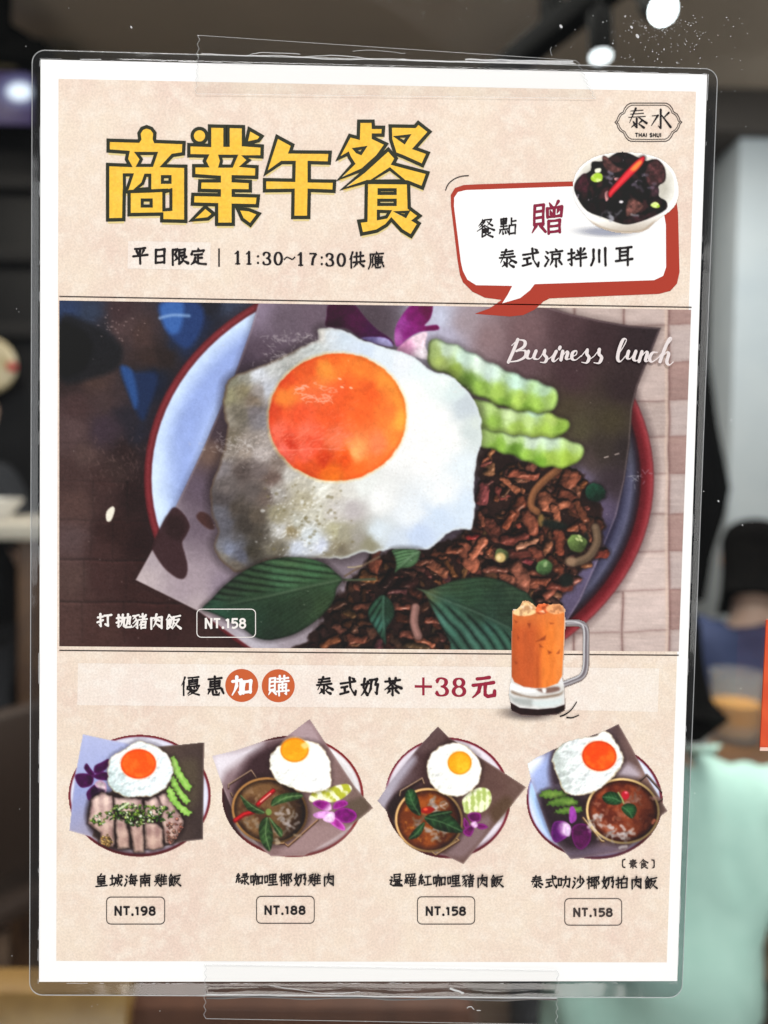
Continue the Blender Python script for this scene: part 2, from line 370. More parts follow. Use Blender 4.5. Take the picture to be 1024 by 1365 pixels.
def paint_main():
    c = Canvas(79, 400, 922, 870)
    X, Y = c.X, c.Y
    # ---- plaited table mat, dark brown on the left
    rows = [370, 434, 484, 535, 583, 633, 686, 736, 788, 841, 900]
    base = np.zeros(X.shape+(3,), np.float32); Xw = X+2.5*(fbm(X, Y, 40, 3, 2)-.5); Yw = Y+.035*(X-850)+3*(fbm(X, Y, 40, 5, 2)-.5)
    rg = np.random.RandomState(12); crease = np.zeros(X.shape, np.float32); edge = crease.copy()
    for j in range(len(rows)-1):
        y0, y1 = rows[j], rows[j+1]; inr = ((Yw >= y0) & (Yw < y1))
        cols = [560, 640, 700, 765, 832 if j % 2 == 0 else 812, 892, 990] if j < 8 else [560, 640, 700, 765, 830, 892, 990]
        if 2 <= j <= 7: cols = [560, 640, 700, 765, 892, 990]
        for i in range(len(cols)-1):
            m = inr & (Xw >= cols[i]) & (Xw < cols[i+1])
            lightc = np.array((196, 178, 172))+8*sm(560, 860, np.float32(y0))+rg.normal(0, 4)
            if i == len(cols)-2: lightc = np.array((188, 172, 168)) if j % 2 else np.array((166, 138, 132))
            elif rg.rand() < .3: lightc = lightc*.93
            base[m] = lightc
            crease = np.maximum(crease, np.where(m, np.exp(-np.minimum(np.abs(Xw-cols[i]), np.abs(Xw-cols[i+1]))/1.6), 0)*.8)
        crease = np.maximum(crease, np.exp(-np.abs(Yw-y0)/1.5)*.45); edge = np.maximum(edge, np.exp(-((Yw-y0-5)/3.5)**2))
    base = mix(base, (112, 80, 76), crease); base = mix(base, (222, 196, 178), np.exp(-((Xw-888.5)/2.2)**2)*.55+edge*.10)
    base = base*(.90+.10*fbm(X*.35, Y*3, 7, 3, 2)+.10*fbm(X, Y, 40, 8, 3))[..., None]
    dk = [(91, 415, (42, 58, 90)), (116, 415, (48, 58, 78)), (94, 461, (12, 12, 14)), (140, 449, (30, 30, 38)), (160, 415, (64, 45, 48)), (165, 437, (78, 60, 60)), (189, 449, (72, 53, 50)), (197, 478, (58, 42, 38)), (246, 456, (28, 44, 76)), (263, 420, (24, 38, 70)), (280, 412, (28, 28, 38)), (307, 407, (56, 64, 84)), (216, 474, (42, 30, 28)), (206, 510, (18, 28, 50)), (128, 508, (74, 55, 50)), (94, 510, (45, 32, 32)), (140, 535, (68, 52, 52)), (103, 542, (70, 50, 50)), (140, 571, (62, 48, 58)), (94, 571, (84, 65, 65)), (172, 559, (38, 34, 44)), (189, 571, (34, 34, 48)), (116, 608, (84, 65, 62)), (165, 601, (44, 28, 28)), (152, 628, (58, 42, 40)), (94, 635, (70, 50, 48)), (140, 640, (66, 45, 43)), (177, 657, (40, 23, 23)), (99, 674, (84, 62, 58)), (152, 713, (50, 29, 27)), (94, 718, (87, 69, 69)), (140, 738, (66, 43, 41)), (184, 723, (40, 21, 21)), (94, 772, (84, 64, 60)), (140, 772, (66, 43, 41)), (172, 779, (58, 35, 33)), (94, 831, (80, 57, 53)), (133, 845, (73, 49, 45)), (197, 831, (60, 35, 33)), (236, 828, (56, 33, 31)), (265, 845, (60, 38, 36)), (330, 860, (60, 38, 36))]
    dark = grad(X, Y, dk, 1.7, 60, 16, 31, 22)
    cr = np.zeros(X.shape, np.float32); Xd = X+3*(fbm(X, Y, 30, 13, 2)-.5); Yd = Y+3*(fbm(X, Y, 30, 14, 2)-.5)-.02*(X-80)
    for y_, a in ((692, .5), (745, 1), (801, 1), (640, .3), (590, .2)): cr = np.maximum(cr, a*np.exp(-np.abs(Yd-y_)/1.4))
    for j, xs_ in ((692, (121, 150)), (745, (112, 168)), (801, (110, 166, 224)), (640, (124, 170))): 
        for x_ in xs_: cr = np.maximum(cr, .8*np.exp(-np.abs(Xd-x_)/1.4)*((Yd > j) & (Yd < j+56)))
    dark = mix(dark, np.asarray(dark)*.55, cr*.75); dark = np.asarray(dark)*(1+.22*np.roll(cr, 3, 0)+.0)[..., None]
    dark = dark*(.92+.16*fbm(X, Y*2, 6, 18, 3))[..., None]
    c.rgb[:] = mix(dark, base, sm(420, 640, X))
    for pts, col, so in (([(80, 424), (118, 430), (140, 445), (162, 462), (158, 488), (130, 502), (80, 506)], (20, 20, 25), 9), ([(80, 432), (110, 440), (124, 462), (112, 492), (80, 500)], (7, 7, 9), 7),
                         ([(214, 403), (262, 403), (272, 424), (262, 452), (248, 464), (228, 450), (216, 428)], (36, 62, 112), 7), ([(216, 404), (244, 404), (240, 440), (226, 444), (215, 424)], (62, 104, 172), 7),
                         ([(160, 489), (182, 496), (210, 500), (200, 540), (190, 560), (176, 536)], (26, 46, 82), 7), ([(161, 490), (176, 494), (184, 530), (180, 545), (172, 524)], (44, 80, 136), 6)):
        c.put(c.reg(pts, pad=14, smooth=4), col, None, soft=so, alpha=.92)
    c.line([(213, 424), (230, 420), (252, 421)], 3.4, (150, 180, 222), None, soft=4, smooth=4, alpha=.8)
    rg = np.random.RandomState(9)
    for _ in range(90):
        px, py = 118+rg.rand()*80, 628+rg.normal(0, 16)-(rg.rand()*30); c.line([(px, py), (px+rg.normal(0, 2), py+2+4*rg.rand())], 1., (128, 106, 100), None, alpha=.22+.25*rg.rand(), soft=1.4)
    for _ in range(30):
        px, py = 150+rg.normal(0, 22), 434+rg.normal(0, 8); c.put(c.reg(ell(px, py, .6+1.2*rg.rand(), .6)), (190, 170, 166), None, soft=1.2, alpha=.6)
    # ---- enamel plate
    k = c.key('printed_plate')
    E = c.reg(ell(532, 638, 340, 283, 0, 90), pad=14); sl, x, y, D = E
    c.put(E, (40, 24, 28), None, soft=16, grow=4, alpha=.55)
    side = sm(420, 700, x); d = -D
    L = mix((206, 226, 252), (152, 172, 226), sm(8, 40, d)); L = mix(L, (178, 198, 242), sm(50, 84, d)); L = mix(L, (104, 104, 140), sm(96, 130, d)); L = mix(L, (214, 232, 254), sm(560, 640, y)*sm(60, 10, d)*.7)
    rimL = mix((96, 30, 36), (128, 48, 54), np.exp(-((d-5)/3.)**2)); L = mix(L, rimL, sm(11.5, 8.5, d))
    st = [(0, (120, 50, 56)), (3, (152, 62, 68)), (7, (130, 40, 48)), (11, (104, 24, 34)), (16, (92, 18, 28)), (19, (44, 20, 30)), (24, (52, 48, 62)), (30, (92, 92, 116)), (37, (76, 76, 102)), (44, (46, 44, 70)), (52, (50, 50, 82)), (58, (92, 98, 152)), (62, (80, 80, 122)), (90, (74, 66, 84))]
    Rr = np.zeros(x.shape+(3,), np.float32)
    for ch in range(3): Rr[..., ch] = np.interp(d, [s[0] for s in st], [s[1][ch] for s in st])
    Rr = mix(Rr, (84, 86, 88), sm(650, 560, y)*sm(22, 28, d)*sm(46, 38, d)*.7)
    col = mix(L, Rr, side)*(.95+.10*fbm(x, y, 12, 71, 3))[..., None]
    c.put(E, col, k, soft=2)
    # ---- food paper
    k = c.key('printed_food_paper')
    pp = [(181, 773), (228, 688), (270, 600), (312, 502), (334, 440), (346, 400), (520, 392), (700, 400), (760, 418), (800, 427), (840, 434), (881, 437), (868, 470), (850, 515), (843, 545), (840, 590), (833, 640), (822, 688), (800, 742), (774, 800), (724, 880), (420, 880), (338, 866), (265, 815)]
    P = c.reg(pp); sl, x, y, D = P
    pg = [(186, 772, (192, 178, 180)), (200, 740, (176, 163, 169)), (222, 700, (150, 138, 146)), (250, 780, (166, 151, 159)), (262, 700, (110, 96, 108)), (268, 650, (100, 86, 100)), (290, 640, (78, 64, 72)), (300, 790, (140, 126, 140)), (265, 812, (178, 164, 168)), (345, 415, (138, 123, 142)), (380, 430, (104, 90, 102)), (420, 420, (108, 92, 105)), (350, 470, (88, 73, 86)), (326, 490, (70, 57, 70)), (305, 530, (82, 70, 88)), (288, 575, (70, 56, 64)), (282, 605, (112, 90, 80)), (500, 430, (80, 68, 76)), (588, 425, (196, 200, 220)), (596, 448, (176, 172, 192)), (620, 430, (160, 145, 151)), (650, 450, (140, 116, 119)), (700, 440, (118, 92, 95)), (760, 432, (80, 58, 62)), (800, 450, (60, 41, 45)), (850, 450, (49, 34, 38)), (872, 441, (45, 32, 36)), (760, 500, (69, 48, 52)), (700, 480, (98, 75, 79)), (830, 520, (51, 36, 38)), (755, 545, (72, 62, 46)), (815, 560, (68, 60, 42)), (775, 572, (78, 72, 52)), (800, 600, (57, 48, 42)), (782, 612, (76, 63, 61)), (770, 640, (112, 102, 126)), (820, 640, (58, 46, 52)), (834, 600, (47, 38, 38)), (800, 680, (94, 82, 106)), (812, 716, (58, 54, 80)), (790, 755, (104, 95, 125)), (770, 795, (96, 86, 112)), (740, 835, (80, 70, 92)), (643, 612, (70, 57, 54)), (642, 660, (78, 68, 84)), (400, 868, (158, 148, 156)), (340, 862, (186, 180, 190)), (440, 866, (120, 108, 114))]
    col = grad(x, y, pg, 1.6, 120, 10, 41, 30)*(.95+.10*fbm(x, y, 4, 12, 3))[..., None]
    c.put((sl, x+0, y, D), (24, 14, 16), None, soft=14, grow=2, alpha=.35)
    c.put(P, col, k, soft=1.8)
    c.put((sl, x, y, np.abs(D+1.5)-.8), (190, 176, 178), None, soft=1.6, alpha=.30*1)
    S = c.reg([(232, 676), (244, 684), (251, 695), (253, 703), (248, 714), (243, 724), (247, 740), (250, 754), (249, 766), (243, 772), (232, 768), (218, 756), (206, 738), (203, 728), (212, 706), (222, 688)], smooth=4)
    c.put(S, (58, 35, 38), None, soft=2.5, alpha=.95); c.put(c.reg([(222, 690), (240, 688), (248, 702), (240, 720), (222, 712)], smooth=4), (38, 22, 22), None, soft=9, alpha=.6)
    c.put(c.reg([(262, 690), (268, 682), (280, 688), (286, 704), (276, 704)], smooth=4), (70, 42, 38), None, soft=3, alpha=.9)
    # ---- orchid
    k = c.key('printed_orchid'); F = lambda P_: [(350+a*.2637, 400+b*.2637) for a, b in P_]
    for pts, gp in ((F([(340, 20), (450, 15), (520, 90), (580, 150), (640, 190), (660, 230), (560, 220), (480, 180), (420, 140), (325, 135), (325, 80)]), [(445, 415, (58, 6, 44)), (470, 430, (74, 10, 60)), (500, 445, (62, 10, 60)), (450, 432, (44, 4, 34))]),
                    (F([(500, 190), (620, 190), (660, 235), (580, 222)]), [(490, 451, (120, 110, 170)), (515, 455, (176, 170, 220))]),
                    (F([(680, 248), (740, 195), (830, 160), (822, 230), (845, 300), (760, 285), (700, 270)]), [(540, 460, (216, 150, 190)), (560, 455, (238, 214, 226)), (566, 470, (246, 236, 244))]),
                    (F([(760, 20), (855, 20), (850, 90), (820, 130), (880, 125), (888, 150), (800, 160), (740, 190), (680, 238), (667, 170), (690, 100)]), [(530, 448, (170, 96, 166)), (533, 430, (150, 60, 146)), (552, 420, (120, 14, 100)), (570, 412, (96, 8, 66)), (580, 436, (104, 10, 74)), (545, 445, (130, 26, 116))])):
        R = c.reg(pts, smooth=4); c.put(R, grad(R[1], R[2], gp, 1.5, 20, 6, 3, 8)*(.86+.28*fbm(R[1], R[2], 5, 4, 3))[..., None], k, soft=2.2)
    # ---- minced pork, lump by lump
    k = c.key('printed_minced_pork')
    mp = [(640, 596), (668, 604), (705, 618), (745, 624), (772, 632), (790, 650), (800, 680), (806, 715), (796, 745), (770, 766), (748, 800), (724, 830), (700, 872), (404, 872), (416, 846), (440, 805), (464, 776), (478, 760), (500, 738), (560, 726), (632, 700)]
    M = c.reg(mp, pad=30, smooth=3); sl, x, y, D = M
    c.put((sl, x, y, D+(fbm(x, y, 9, 15, 2)-.5)*14), np.asarray((40, 25, 22), np.float32)*(.6+.8*fbm(x, y, 14, 16, 4))[..., None], k, soft=5)
    full = np.zeros((c.h, c.w), np.float32); full[sl] = np.clip(.5-(D+5)/3, 0, 1); rg = np.random.RandomState(77)
    ys, xs = np.nonzero(full > .5); pick = rg.randint(0, len(ys), 330); pick = pick[np.argsort(ys[pick]+rg.normal(0, 15, 330))]
    for n_, q in enumerate(pick):
        px, py = xs[q]+79, ys[q]+400; lo = px < 575 or py > 800; w = 7+11*rg.rand()
        b_ = (.42+.34*rg.rand()) if lo else (.55+.5*rg.rand()); b_ *= 1 if rg.rand() < .75 else .6
        blob(c, px, py, w*(.3+1.5*rg.rand()), w, rg.rand()*180, np.array((134+rg.normal(0, 8), 84+rg.normal(0, 6), 63+rg.normal(0, 6)))*b_, k, 100+n_, .34, .6)
    A5 = lambda a, b: (630+a*.1953, 590+b*.1953); A7 = lambda a, b: (470+a*.2246, 720+b*.2246)
    big = [(A5, 340, 220, 150, 80, 8, (122, 74, 60)), (A5, 260, 290, 130, 55, 40, (144, 96, 74)), (A5, 640, 270, 110, 120, -60, (120, 76, 60)), (A5, 660, 400, 170, 95, 50, (114, 70, 56)), (A5, 540, 410, 120, 120, 15, (144, 95, 75)), (A5, 570, 480, 80, 60, 80, (152, 100, 78)), (A5, 290, 460, 150, 90, -50, (112, 68, 52)), (A5, 380, 540, 120, 110, 70, (128, 80, 64)), (A5, 250, 520, 110, 60, -60, (120, 72, 54)), (A5, 120, 560, 120, 80, 30, (86, 52, 44)), (A5, 60, 520, 80, 42, 70, (106, 67, 53)), (A5, 280, 650, 150, 90, -15, (102, 58, 52)), (A5, 330, 750, 150, 90, 0, (84, 49, 44)), (A5, 370, 690, 120, 62, -20, (156, 118, 98)), (A5, 440, 765, 90, 90, 40, (116, 70, 58)), (A5, 350, 910, 100, 150, 0, (132, 84, 67)), (A5, 250, 910, 80, 70, 60, (114, 68, 53)), (A5, 160, 850, 100, 80, 10, (86, 54, 46)), (A5, 590, 680, 130, 72, 80, (114, 66, 52)), (A5, 700, 560, 80, 60, -40, (114, 72, 54)), (A5, 770, 610, 120, 50, 60, (122, 76, 60)), (A5, 560, 830, 110, 70, 50, (90, 54, 42)), (A5, 600, 985, 130, 80, 10, (94, 52, 44)), (A5, 740, 470, 120, 60, 60, (104, 66, 50)), (A5, 460, 910, 90, 70, 30, (116, 74, 60)), (A5, 30, 700, 90, 60, 70, (150, 100, 84)), (A5, 10, 640, 80, 50, 0, (120, 44, 44)), (A5, 420, 950, 110, 70, 0, (108, 66, 52)),
           (A7, 680, 90, 110, 110, 60, (144, 92, 74)), (A7, 740, 50, 100, 70, -50, (154, 100, 80)), (A7, 500, 165, 90, 62, 30, (116, 77, 61)), (A7, 600, 60, 70, 60, 0, (102, 64, 50)), (A7, 290, 390, 60, 62, 0, (112, 72, 62)), (A7, 430, 600, 80, 50, 20, (130, 84, 66)), (A7, 60, 390, 80, 50, 0, (86, 56, 46)), (A7, 480, 470, 70, 70, 0, (98, 60, 50)), (A7, 330, 560, 70, 60, 0, (92, 58, 50)), (A7, 20, 590, 70, 60, 0, (96, 60, 48)), (A7, 980, 220, 120, 110, 70, (142, 95, 80)), (A7, 915, 215, 70, 60, 40, (122, 80, 66)), (A7, 850, 170, 100, 60, 0, (92, 60, 52)), (A7, 420, 130, 70, 50, 0, (80, 52, 42)), (A7, 260, 300, 90, 50, 0, (70, 46, 48))]
    for n_, (f_, a, b, L_, w, an, cc) in enumerate(big):
        px, py = f_(a, b); s_ = .1953 if f_ is A5 else .2246; blob(c, px, py, L_*s_, w*s_*1.1, an, np.array(cc)*np.array([1.06, .98, .93]), k, 900+n_, .32, .75)
    for p_, w_, cc in (([A5(590, 180), A5(500, 250), A5(420, 340), A5(400, 430), A5(440, 470)], 9.5, (138, 92, 62)), ([A5(840, 580), A5(850, 680), A5(790, 780), A5(690, 820)], 11, (112, 92, 74)), ([A7(375, 400), A7(365, 490), A7(390, 570)], 11, (150, 112, 104))):
        c.line(p_, w_+4, (34, 20, 16), k, soft=4, smooth=5, alpha=.7); c.line(p_, w_, np.array(cc)*.85, k, soft=3, smooth=5); c.line([(a-1.2, b_-1.8) for a, b_ in p_], w_*.45, np.minimum(np.array(cc)*1.16, 255), k, soft=4, smooth=5, alpha=.75)
    c.put(c.reg(ell(*A5(670, 810), 7, 6)), (150, 122, 98), None, soft=5); c.put(c.reg(ell(*A5(470, 530), 4, 8)), (150, 120, 70), None, soft=4, alpha=.8)
    for (px, py, a, b_) in ((*A5(560, 560), 17, 6), (*A5(640, 940), 9, 9), (*A5(770, 660), 5, 10)): c.put(c.reg(ell(px, py, a, b_, 10), pad=6), (22, 32, 28), k, soft=5, alpha=.9)
    k2 = c.key('printed_green_pea')
    for (px, py), r, cc in ((A5(840, 340), 13, (26, 58, 44)), (A5(715, 690), 13, (92, 112, 62)), (A5(490, 850), 11.5, (78, 108, 66)), (A5(200, 770), 9.5, (74, 84, 54))):
        R = c.reg(ell(px, py, r, r*.92, 20), pad=6); sl, x, y, D = R; D = D+(fbm(x, y, 8, int(px), 2)-.5)*4
        l = np.clip(.95-((x-px)*.45+(y-py)*.7)/r*.42, .3, 1.5)+(fbm(x, y, 5, int(py), 3)-.5)*.5
        c.put((sl, x, y, D), (18, 12, 12), None, soft=6, grow=2, alpha=.7); c.put((sl, x, y, D), np.clip(np.asarray(cc, np.float32)*l[..., None], 0, 255), k2, soft=2.2)
    for a, b in ((715, 660), (740, 665), (730, 640)): c.put(c.reg(ell(*A5(a, b), 3, 1.6, 40)), (214, 226, 160), None, soft=2, alpha=.8)
    c.put(c.reg(ell(*A5(498, 830), 2.6, 4, 20)), (156, 180, 130), None, soft=2.5, alpha=.8); c.put(c.reg(ell(*A5(190, 785), 7, 6.5)), (206, 178, 118), None, soft=3); c.put(c.reg(ell(*A5(180, 785), 3, 3)), (236, 216, 160), None, soft=2.5)
    # ---- cucumber
    A8 = lambda a, b: (560+a*.2344, 440+b*.2344)
    cg = [[(150, 110, (205, 228, 200)), (260, 160, (205, 232, 215)), (400, 240, (212, 236, 224)), (550, 300, (197, 231, 212)), (700, 345, (186, 222, 182)), (340, 190, (222, 240, 226)), (110, 170, (166, 186, 96)), (200, 235, (140, 166, 66)), (270, 285, (104, 140, 50)), (350, 330, (150, 190, 76)), (450, 365, (166, 201, 86)), (560, 400, (176, 210, 90)), (650, 420, (164, 204, 84)), (740, 400, (170, 206, 104)), (80, 130, (150, 170, 100)), (480, 415, (128, 170, 60)), (620, 450, (130, 176, 56))],
          [(400, 450, (176, 206, 122)), (500, 480, (202, 226, 164)), (620, 510, (190, 218, 132)), (760, 515, (180, 208, 104)), (420, 515, (150, 190, 76)), (560, 560, (166, 200, 84)), (700, 580, (170, 205, 80)), (640, 475, (190, 224, 190)), (790, 550, (150, 190, 70))],
          [(400, 590, (172, 206, 112)), (520, 620, (190, 220, 152)), (640, 640, (212, 234, 208)), (740, 640, (208, 234, 204)), (860, 650, (190, 220, 142)), (450, 655, (140, 185, 66)), (540, 680, (104, 150, 42)), (620, 710, (156, 200, 76)), (740, 730, (176, 212, 80)), (840, 730, (166, 200, 70)), (690, 750, (120, 170, 50))]]
    for n_, pts in enumerate(([(577, 455), (609, 463), (639, 478), (669, 493), (695, 504), (729, 515), (740, 525), (738, 540), (728, 550), (715, 551), (686, 545), (652, 532), (622, 517), (605, 501), (574, 486), (572, 470)],
                              [(632, 534), (673, 547), (711, 552), (735, 554), (755, 563), (752, 574), (738, 584), (703, 583), (669, 577), (636, 569)], [(640, 574), (678, 581), (715, 585), (745, 586), (768, 592), (775, 602), (764, 618), (740, 621), (715, 618), (692, 608), (660, 598), (640, 590)])):
        k = c.key('printed_cucumber_slice'); p = spline(pts, 5); nrm = np.roll(p, -1, 0)-np.roll(p, 1, 0); nrm = np.stack([nrm[:, 1], -nrm[:, 0]], 1)/(np.hypot(*nrm.T)[:, None]+1e-6)
        p = p+nrm*(1.5*np.sin(p[:, 0]*.24+n_*2))[:, None]
        R = c.reg(p, pad=14); sl, x, y, D = R
        c.put(R, (30, 20, 18), None, soft=14, grow=3, alpha=.6)
        col = grad(x, y, [(*A8(a, b), cc) for a, b, cc in cg[n_]], 2.0, 25, 7, 70+n_, 9)
        col = col*(1+.07*np.sin(x*.24+n_*2)+.13*(fbm(x, y, 5, 5+n_, 3)-.5))[..., None]
        col = mix(np.asarray(col)*.66, col, sm(-2.6, 2.5, -D)); col = col*.88+col.mean(-1, keepdims=True)*.10; c.put(R, np.clip(col, 0, 255), k, soft=2.6, grow=2.6)
    # ---- fried egg
    kw = c.key('printed_egg_white'); ky = c.key('printed_egg_yolk')
    ep = [(424, 440), (436, 437), (450, 438), (466, 444), (480, 452), (497, 457), (510, 462), (527, 467), (545, 473), (562, 484), (575, 494), (590, 498), (605, 503), (613, 512), (624, 522), (634, 537), (641, 556), (642, 575), (641, 594), (636, 612), (632, 640), (632, 665), (633, 676), (630, 704), (618, 706), (605, 707), (592, 715), (578, 728), (562, 733), (535, 732), (510, 734), (496, 738), (480, 736), (460, 744), (436, 744), (400, 746), (362, 746), (338, 756), (317, 763), (299, 752), (287, 735), (286, 720), (291, 708), (285, 694), (281, 676), (279, 655), (284, 640), (291, 622), (298, 600), (303, 572), (298, 548), (299, 522), (303, 508), (318, 498), (345, 489), (365, 480), (385, 471), (405, 460), (424, 452)]
    E = c.reg(ep, pad=18, smooth=4); sl, x, y, D = E; D = D+(fbm(x, y, 8, 91, 2)-.5)*3.
    c.put(E, (28, 20, 22), None, soft=18, grow=3, alpha=.6)
    eg = [(426, 443, (205, 205, 200)), (445, 447, (206, 221, 236)), (416, 463, (186, 201, 207)), (387, 482, (166, 176, 176)), (358, 488, (182, 192, 197)), (344, 498, (196, 211, 236)), (354, 518, (186, 201, 231)), (322, 503, (152, 152, 138)), (309, 508, (130, 130, 100)), (307, 529, (151, 146, 96)), (324, 521, (140, 126, 82)), (338, 531, (136, 111, 86)), (346, 523, (160, 150, 150)), (318, 553, (115, 105, 86)), (342, 549, (120, 110, 120)), (350, 560, (130, 125, 140)), (303, 560, (150, 140, 121)), (309, 582, (125, 110, 86)), (334, 588, (150, 135, 126)), (352, 592, (165, 150, 146)), (302, 598, (144, 129, 118)), (326, 602, (160, 140, 126)), (350, 604, (180, 166, 166)), (369, 616, (140, 116, 106)), (295, 625, (130, 120, 130)), (324, 629, (95, 76, 73)), (346, 625, (115, 96, 96)), (363, 637, (125, 91, 81)), (299, 649, (110, 96, 96)), (338, 654, (105, 90, 88)), (354, 662, (110, 86, 76)), (295, 664, (80, 69, 73)), (319, 678, (85, 71, 61)), (342, 688, (100, 83, 66)), (291, 684, (95, 95, 115)), (299, 699, (90, 90, 110)), (328, 699, (70, 59, 51)), (344, 711, (80, 69, 56)), (307, 734, (112, 127, 172)), (320, 740, (85, 90, 120)), (299, 744, (132, 121, 106)), (313, 756, (110, 96, 81)), (338, 734, (70, 61, 46)), (367, 658, (170, 166, 161)), (371, 684, (165, 155, 112)), (375, 705, (192, 197, 202)), (387, 707, (166, 142, 84)), (395, 699, (190, 195, 181)), (397, 734, (186, 206, 241)), (369, 732, (120, 110, 86)), (412, 717, (202, 221, 236)), (428, 730, (202, 217, 250)), (387, 635, (190, 190, 186)), (397, 648, (195, 190, 166)), (430, 650, (226, 231, 221)), (404, 668, (190, 181, 142)), (424, 684, (206, 206, 187)), (447, 658, (216, 211, 197)), (447, 684, (206, 201, 196)), (445, 707, (190, 186, 147)), (451, 730, (166, 156, 121)), (436, 742, (140, 130, 101)), (451, 447, (206, 223, 241)), (483, 464, (216, 229, 246)), (509, 479, (231, 241, 250)), (537, 479, (241, 246, 252)), (565, 488, (239, 250, 252)), (590, 505, (243, 252, 250)), (547, 527, (252, 254, 253)), (580, 559, (254, 255, 254)), (607, 518, (226, 240, 240)), (622, 542, (206, 216, 223)), (629, 576, (216, 226, 226)), (603, 580, (252, 254, 253)), (637, 567, (226, 236, 231)), (569, 611, (253, 254, 254)), (622, 622, (236, 246, 252)), (590, 654, (248, 252, 254)), (622, 676, (223, 237, 252)), (547, 687, (241, 247, 252)), (586, 693, (216, 231, 250)), (558, 712, (206, 221, 246)), (504, 710, (226, 237, 246)), (530, 725, (216, 227, 241)), (504, 665, (250, 252, 252)), (483, 648, (239, 243, 241)), (466, 654, (226, 226, 221)), (468, 680, (196, 189, 191)), (453, 676, (206, 203, 201)), (457, 710, (166, 161, 137)), (479, 719, (166, 161, 152)), (491, 725, (150, 146, 122)), (453, 732, (112, 102, 87)), (520, 600, (252, 253, 253)), (545, 560, (254, 254, 253))]
    col = grad(x, y, eg, 1.9, 22, 9, 51, 12)
    left = sm(500, 400, x); lum = col.mean(-1, keepdims=True); col = mix(col, lum*np.array([1.03, 1., .96]), .5*left); h = fbm(x, y, 15, 61, 4)*13+np.abs(fbm(x, y, 9, 65, 3)-.5)*10
    gy, gx = np.gradient(h); rel = np.clip(-.5*gx-.8*gy, -1, 1)
    col = col*(1+.11*left*rel*sm(.0, 8, -D))[..., None]
    col = mix(col, (238, 244, 250), sm(.5, .9, rel)*left*sm(600, 680, y)*sm(345, 380, x)*.45)
    col = mix(col, (222, 208, 200), sm(.68, .8, fbm(x+.4*y, y*1.6, 3.5, 67, 2))*left*.45*np.exp(-((y-592)/20)**2))
    col = col*(1-.035*(1-left)*fbm(x, y, 3, 68, 2)-.02*(1-left))[..., None]
    edge = mix((92, 74, 62), (214, 222, 226), sm(380, 470, x)); col = mix(edge, col, sm(0, 5, -D)*.8+.2)
    c.put((sl, x, y, D), np.clip(col, 0, 255), kw, soft=2.2)
    rg = np.random.RandomState(8); cm = (c.id == kw).astype(np.float32)
    for _ in range(150):   # bubbles in the lace of the white
        px, py = 404+rg.normal(0, 26), 690+rg.normal(0, 28); r = .8+2.2*rg.rand()**2
        c.put(c.reg(ell(px, py, r, r*.8)), (116, 106, 72) if rg.rand() < .55 else (248, 250, 250), None, soft=2, alpha=.5, clip=cm)
    for _ in range(170):   # tiny pores on the bright side, crackle on the left
        px, py = 560+rg.normal(0, 55), 640+rg.normal(0, 40); c.put(c.reg(ell(px, py, .6, .5)), (196, 190, 184), None, soft=1.2, alpha=.5, clip=cm)
    for cx_, cy_, sx_, sy_, n_ in ((375, 478, 16, 8, 60), (330, 596, 24, 10, 90), (392, 452, 24, 5, 70), (300, 590, 18, 6, 30), (610, 519, 6, 3, 6)):
        for _ in range(n_):
            px, py = cx_+rg.normal(0, sx_), cy_+rg.normal(0, sy_); a = [(px, py)]
            for q in range(2): a.append((a[-1][0]+rg.normal(0, 3), a[-1][1]+rg.normal(0, 2)))
            c.line(a, .8, (222, 216, 214), None, smooth=3, alpha=.35, soft=1.2)
    yp = ell(450, 556, 92, 85, -6, 60)*1.; Yk = c.reg(yp, pad=10); sl, x, y, D = Yk; D = D+(fbm(x, y, 7, 95, 2)-.5)*2.2
    c.put((sl, x, y, D), (252, 208, 120), None, soft=7, grow=1.5, alpha=.6)
    yg = [(444, 475, (240, 110, 40)), (408, 487, (232, 95, 40)), (435, 494, (245, 148, 60)), (484, 487, (245, 130, 50)), (517, 508, (250, 150, 60)), (534, 533, (250, 150, 60)), (540, 561, (250, 175, 70)), (376, 502, (225, 80, 35)), (380, 529, (236, 130, 55)), (364, 548, (215, 75, 40)), (397, 554, (236, 90, 50)), (450, 523, (240, 95, 40)), (492, 523, (240, 100, 40)), (439, 554, (240, 95, 45)), (481, 550, (243, 105, 45)), (513, 548, (248, 125, 55)), (370, 578, (240, 110, 85)), (408, 575, (243, 110, 80)), (387, 592, (205, 60, 35)), (418, 590, (230, 85, 55)), (450, 588, (245, 120, 80)), (475, 603, (255, 174, 104)), (504, 594, (250, 136, 86)), (530, 586, (250, 140, 60)), (376, 600, (240, 112, 96)), (408, 601, (240, 102, 78)), (433, 613, (212, 65, 25)), (463, 613, (230, 85, 25)), (408, 626, (222, 85, 35)), (439, 628, (236, 110, 30)), (475, 624, (242, 110, 40)), (513, 615, (248, 120, 50)), (442, 641, (245, 134, 40))]
    col = grad(x, y, yg, 1.8, 26, 12, 81, 14)*(1+.14*(fbm(x, y, 5, 83, 3)-.5)+.10*(fbm(x, y, 20, 85, 3)-.5))[..., None]
    col = mix(np.asarray(col)*np.array([.92, .78, .7]), col, sm(0, 7, -D)*.7+.3)
    c.put((sl, x, y, D), np.clip(col, 0, 255), ky, soft=2.2)
    rg = np.random.RandomState(5)
    for _ in range(46):   # the glint printed on the yolk
        t = rg.rand()*6.28; r = .4+.6*rg.rand()**.5; px, py = 420+26*r*math.cos(t), 524+12*r*math.sin(t); a = [(px, py)]
        for q_ in range(3): a.append((a[-1][0]+rg.normal(0, 3), a[-1][1]+rg.normal(0, 1.8)))
        c.line(a, 1., (255, 196, 176), None, smooth=3, alpha=.75, soft=1.1)
